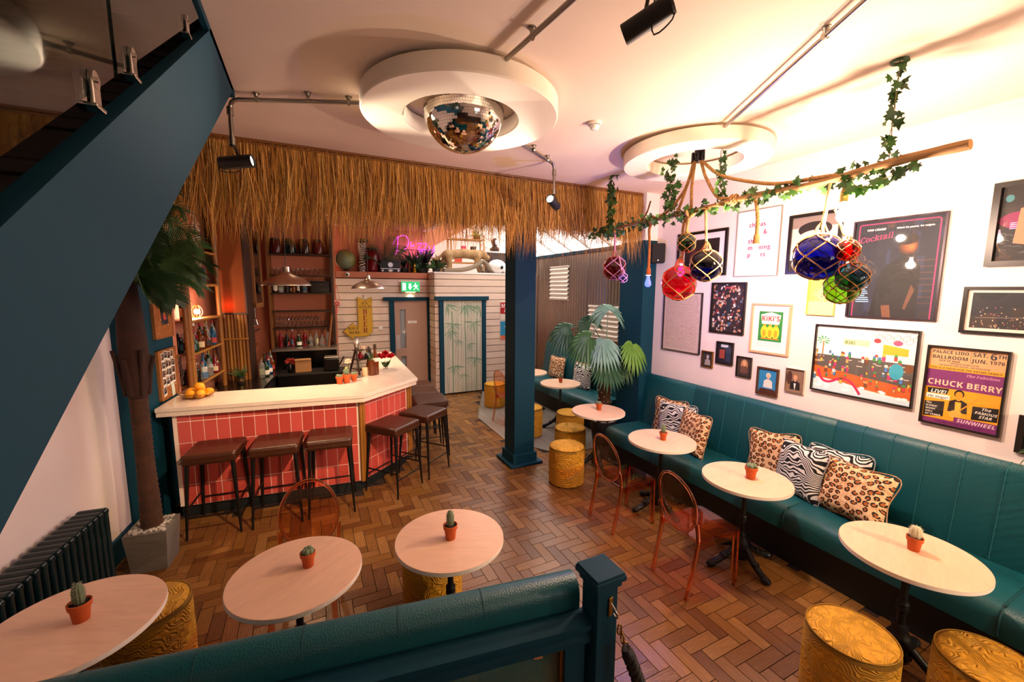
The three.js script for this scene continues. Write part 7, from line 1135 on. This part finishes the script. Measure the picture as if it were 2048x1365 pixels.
{ const t = thing('driftwood_snag', 'gnarled grey driftwood lying before the carved cat', 'driftwood', [3.3, BY, -8.6]); part('trunk', tube([[-0.7, 0.03, 0], [-0.3, 0.06, 0.02], [0.0, 0.14, 0], [0.18, 0.24, -0.02], [0.26, 0.2, 0], [0.36, 0.08, 0.02], [0.55, 0.04, 0]], 0.05, 40, 10), mat('#8a7d6c', 0.9, { map: T.grain, bumpMap: T.grainB, bumpScale: 0.01 }), t); part('root', tube([[0.1, 0.2, 0], [0.16, 0.08, 0.06], [0.14, 0.02, 0.1]], 0.032, 14, 8), mat('#7a6e60', 0.9, { map: T.grain }), t); }
{ const t = thing('white_helmet', 'white skull-like helmet with dark eye hole at the edge of the white room', 'helmet', [3.83, BY, -8.62]); part('dome', new THREE.SphereGeometry(0.19, 28, 20).scale(1.1, 0.82, 1).translate(0, 0.15, 0), mat('#d9d8d6', 0.35), t); part('eye_hole', new THREE.SphereGeometry(0.045, 16, 12).scale(1, 1, 0.5).translate(0.04, 0.13, 0.172), M.blackGloss, t); part('jaw', rbox(0.2, 0.08, 0.16, 0.03, 2).rotateZ(-0.5).translate(0.14, 0.06, 0.06), mat('#cfcac4', 0.4), t); }
{ const t = thing('bamboo_rack', 'open bamboo rack with small objects standing on the white room', 'rack', [3.4, BY, -9.3]); for (const x of [-0.45, 0.35]) for (const z of [-0.12, 0.12]) part('post', cyl(0.018, 0.018, 0.9, 8).translate(x, 0.45, z), M.bambooC, t); for (const y of [0.25, 0.52, 0.78]) part('shelf', merge([rod([-0.48, y, 0.12], [0.38, y, 0.12], 0.014), rod([-0.48, y, -0.12], [0.38, y, -0.12], 0.014), box(0.8, 0.01, 0.24, -0.05, y, 0)]), M.bambooC, t); }
[['#c81e50', 'pink', -0.12, 0.1], ['#c8432a', 'orange red', -0.25, 0.16], ['#1c1a1a', 'black', 0.12, 0.12]].forEach(([c, n, x, w]) => { const t = thing('small_box', `small ${n} box on the bamboo rack`, 'box', [3.4 + x, BY + (n === 'orange red' ? 0.255 : 0.525), -9.28], 0.2); part('carton', rbox(w, 0.1, 0.08, 0.006, 1).translate(0, 0.05, 0), mat(c, 0.6), t); part('lid', rbox(w + 0.006, 0.02, 0.086, 0.004, 1).translate(0, 0.1, 0), mat(c, 0.5), t); });
bush('rack_plant', 'bright yellow green plant on top of the bamboo rack', [3.62, BY + 0.785, -9.3], 40, 0.24, 0.014, mat('#8a9a2a', 0.6), 0.4, 1.4);
{ const t = thing('brown_armoire', 'dark brown cabinet with a white top behind the column at the back', 'cabinet', [4.25, BY, -9.3]); part('body', rbox(0.8, 0.5, 0.4, 0.01, 1).translate(0, 0.25, 0), M.darkWood, t); part('top', rbox(0.84, 0.03, 0.44, 0.006, 1).translate(0, 0.515, 0), M.whitePlastic, t); part('drawer', rbox(0.7, 0.16, 0.02, 0.006, 1).translate(0, 0.35, 0.205), M.darkWood, t); }
{ const t = thing('masked_bust', 'dark carved bust with pale mask on the brown cabinet at the back', 'sculpture', [4.08, BY + 0.53, -9.3]); part('bust', lathe([[0, 0], [0.1, 0], [0.12, 0.08], [0.05, 0.14], [0.08, 0.22], [0.07, 0.3], [0, 0.34]], 18), M.palmSheath, t); part('mask', new THREE.SphereGeometry(0.06, 14, 10).scale(0.8, 1.1, 0.4).translate(0.02, 0.23, 0.07), mat('#d8c8d0', 0.5), t); }

// ---------------------------------------------------------------- shadows on, hand over
scene.traverse((o) => { if (o.isMesh) { o.castShadow = true; o.receiveShadow = true; } if (o.isLight && o.shadow) { o.castShadow = true; } });
renderer.render(scene, camera);
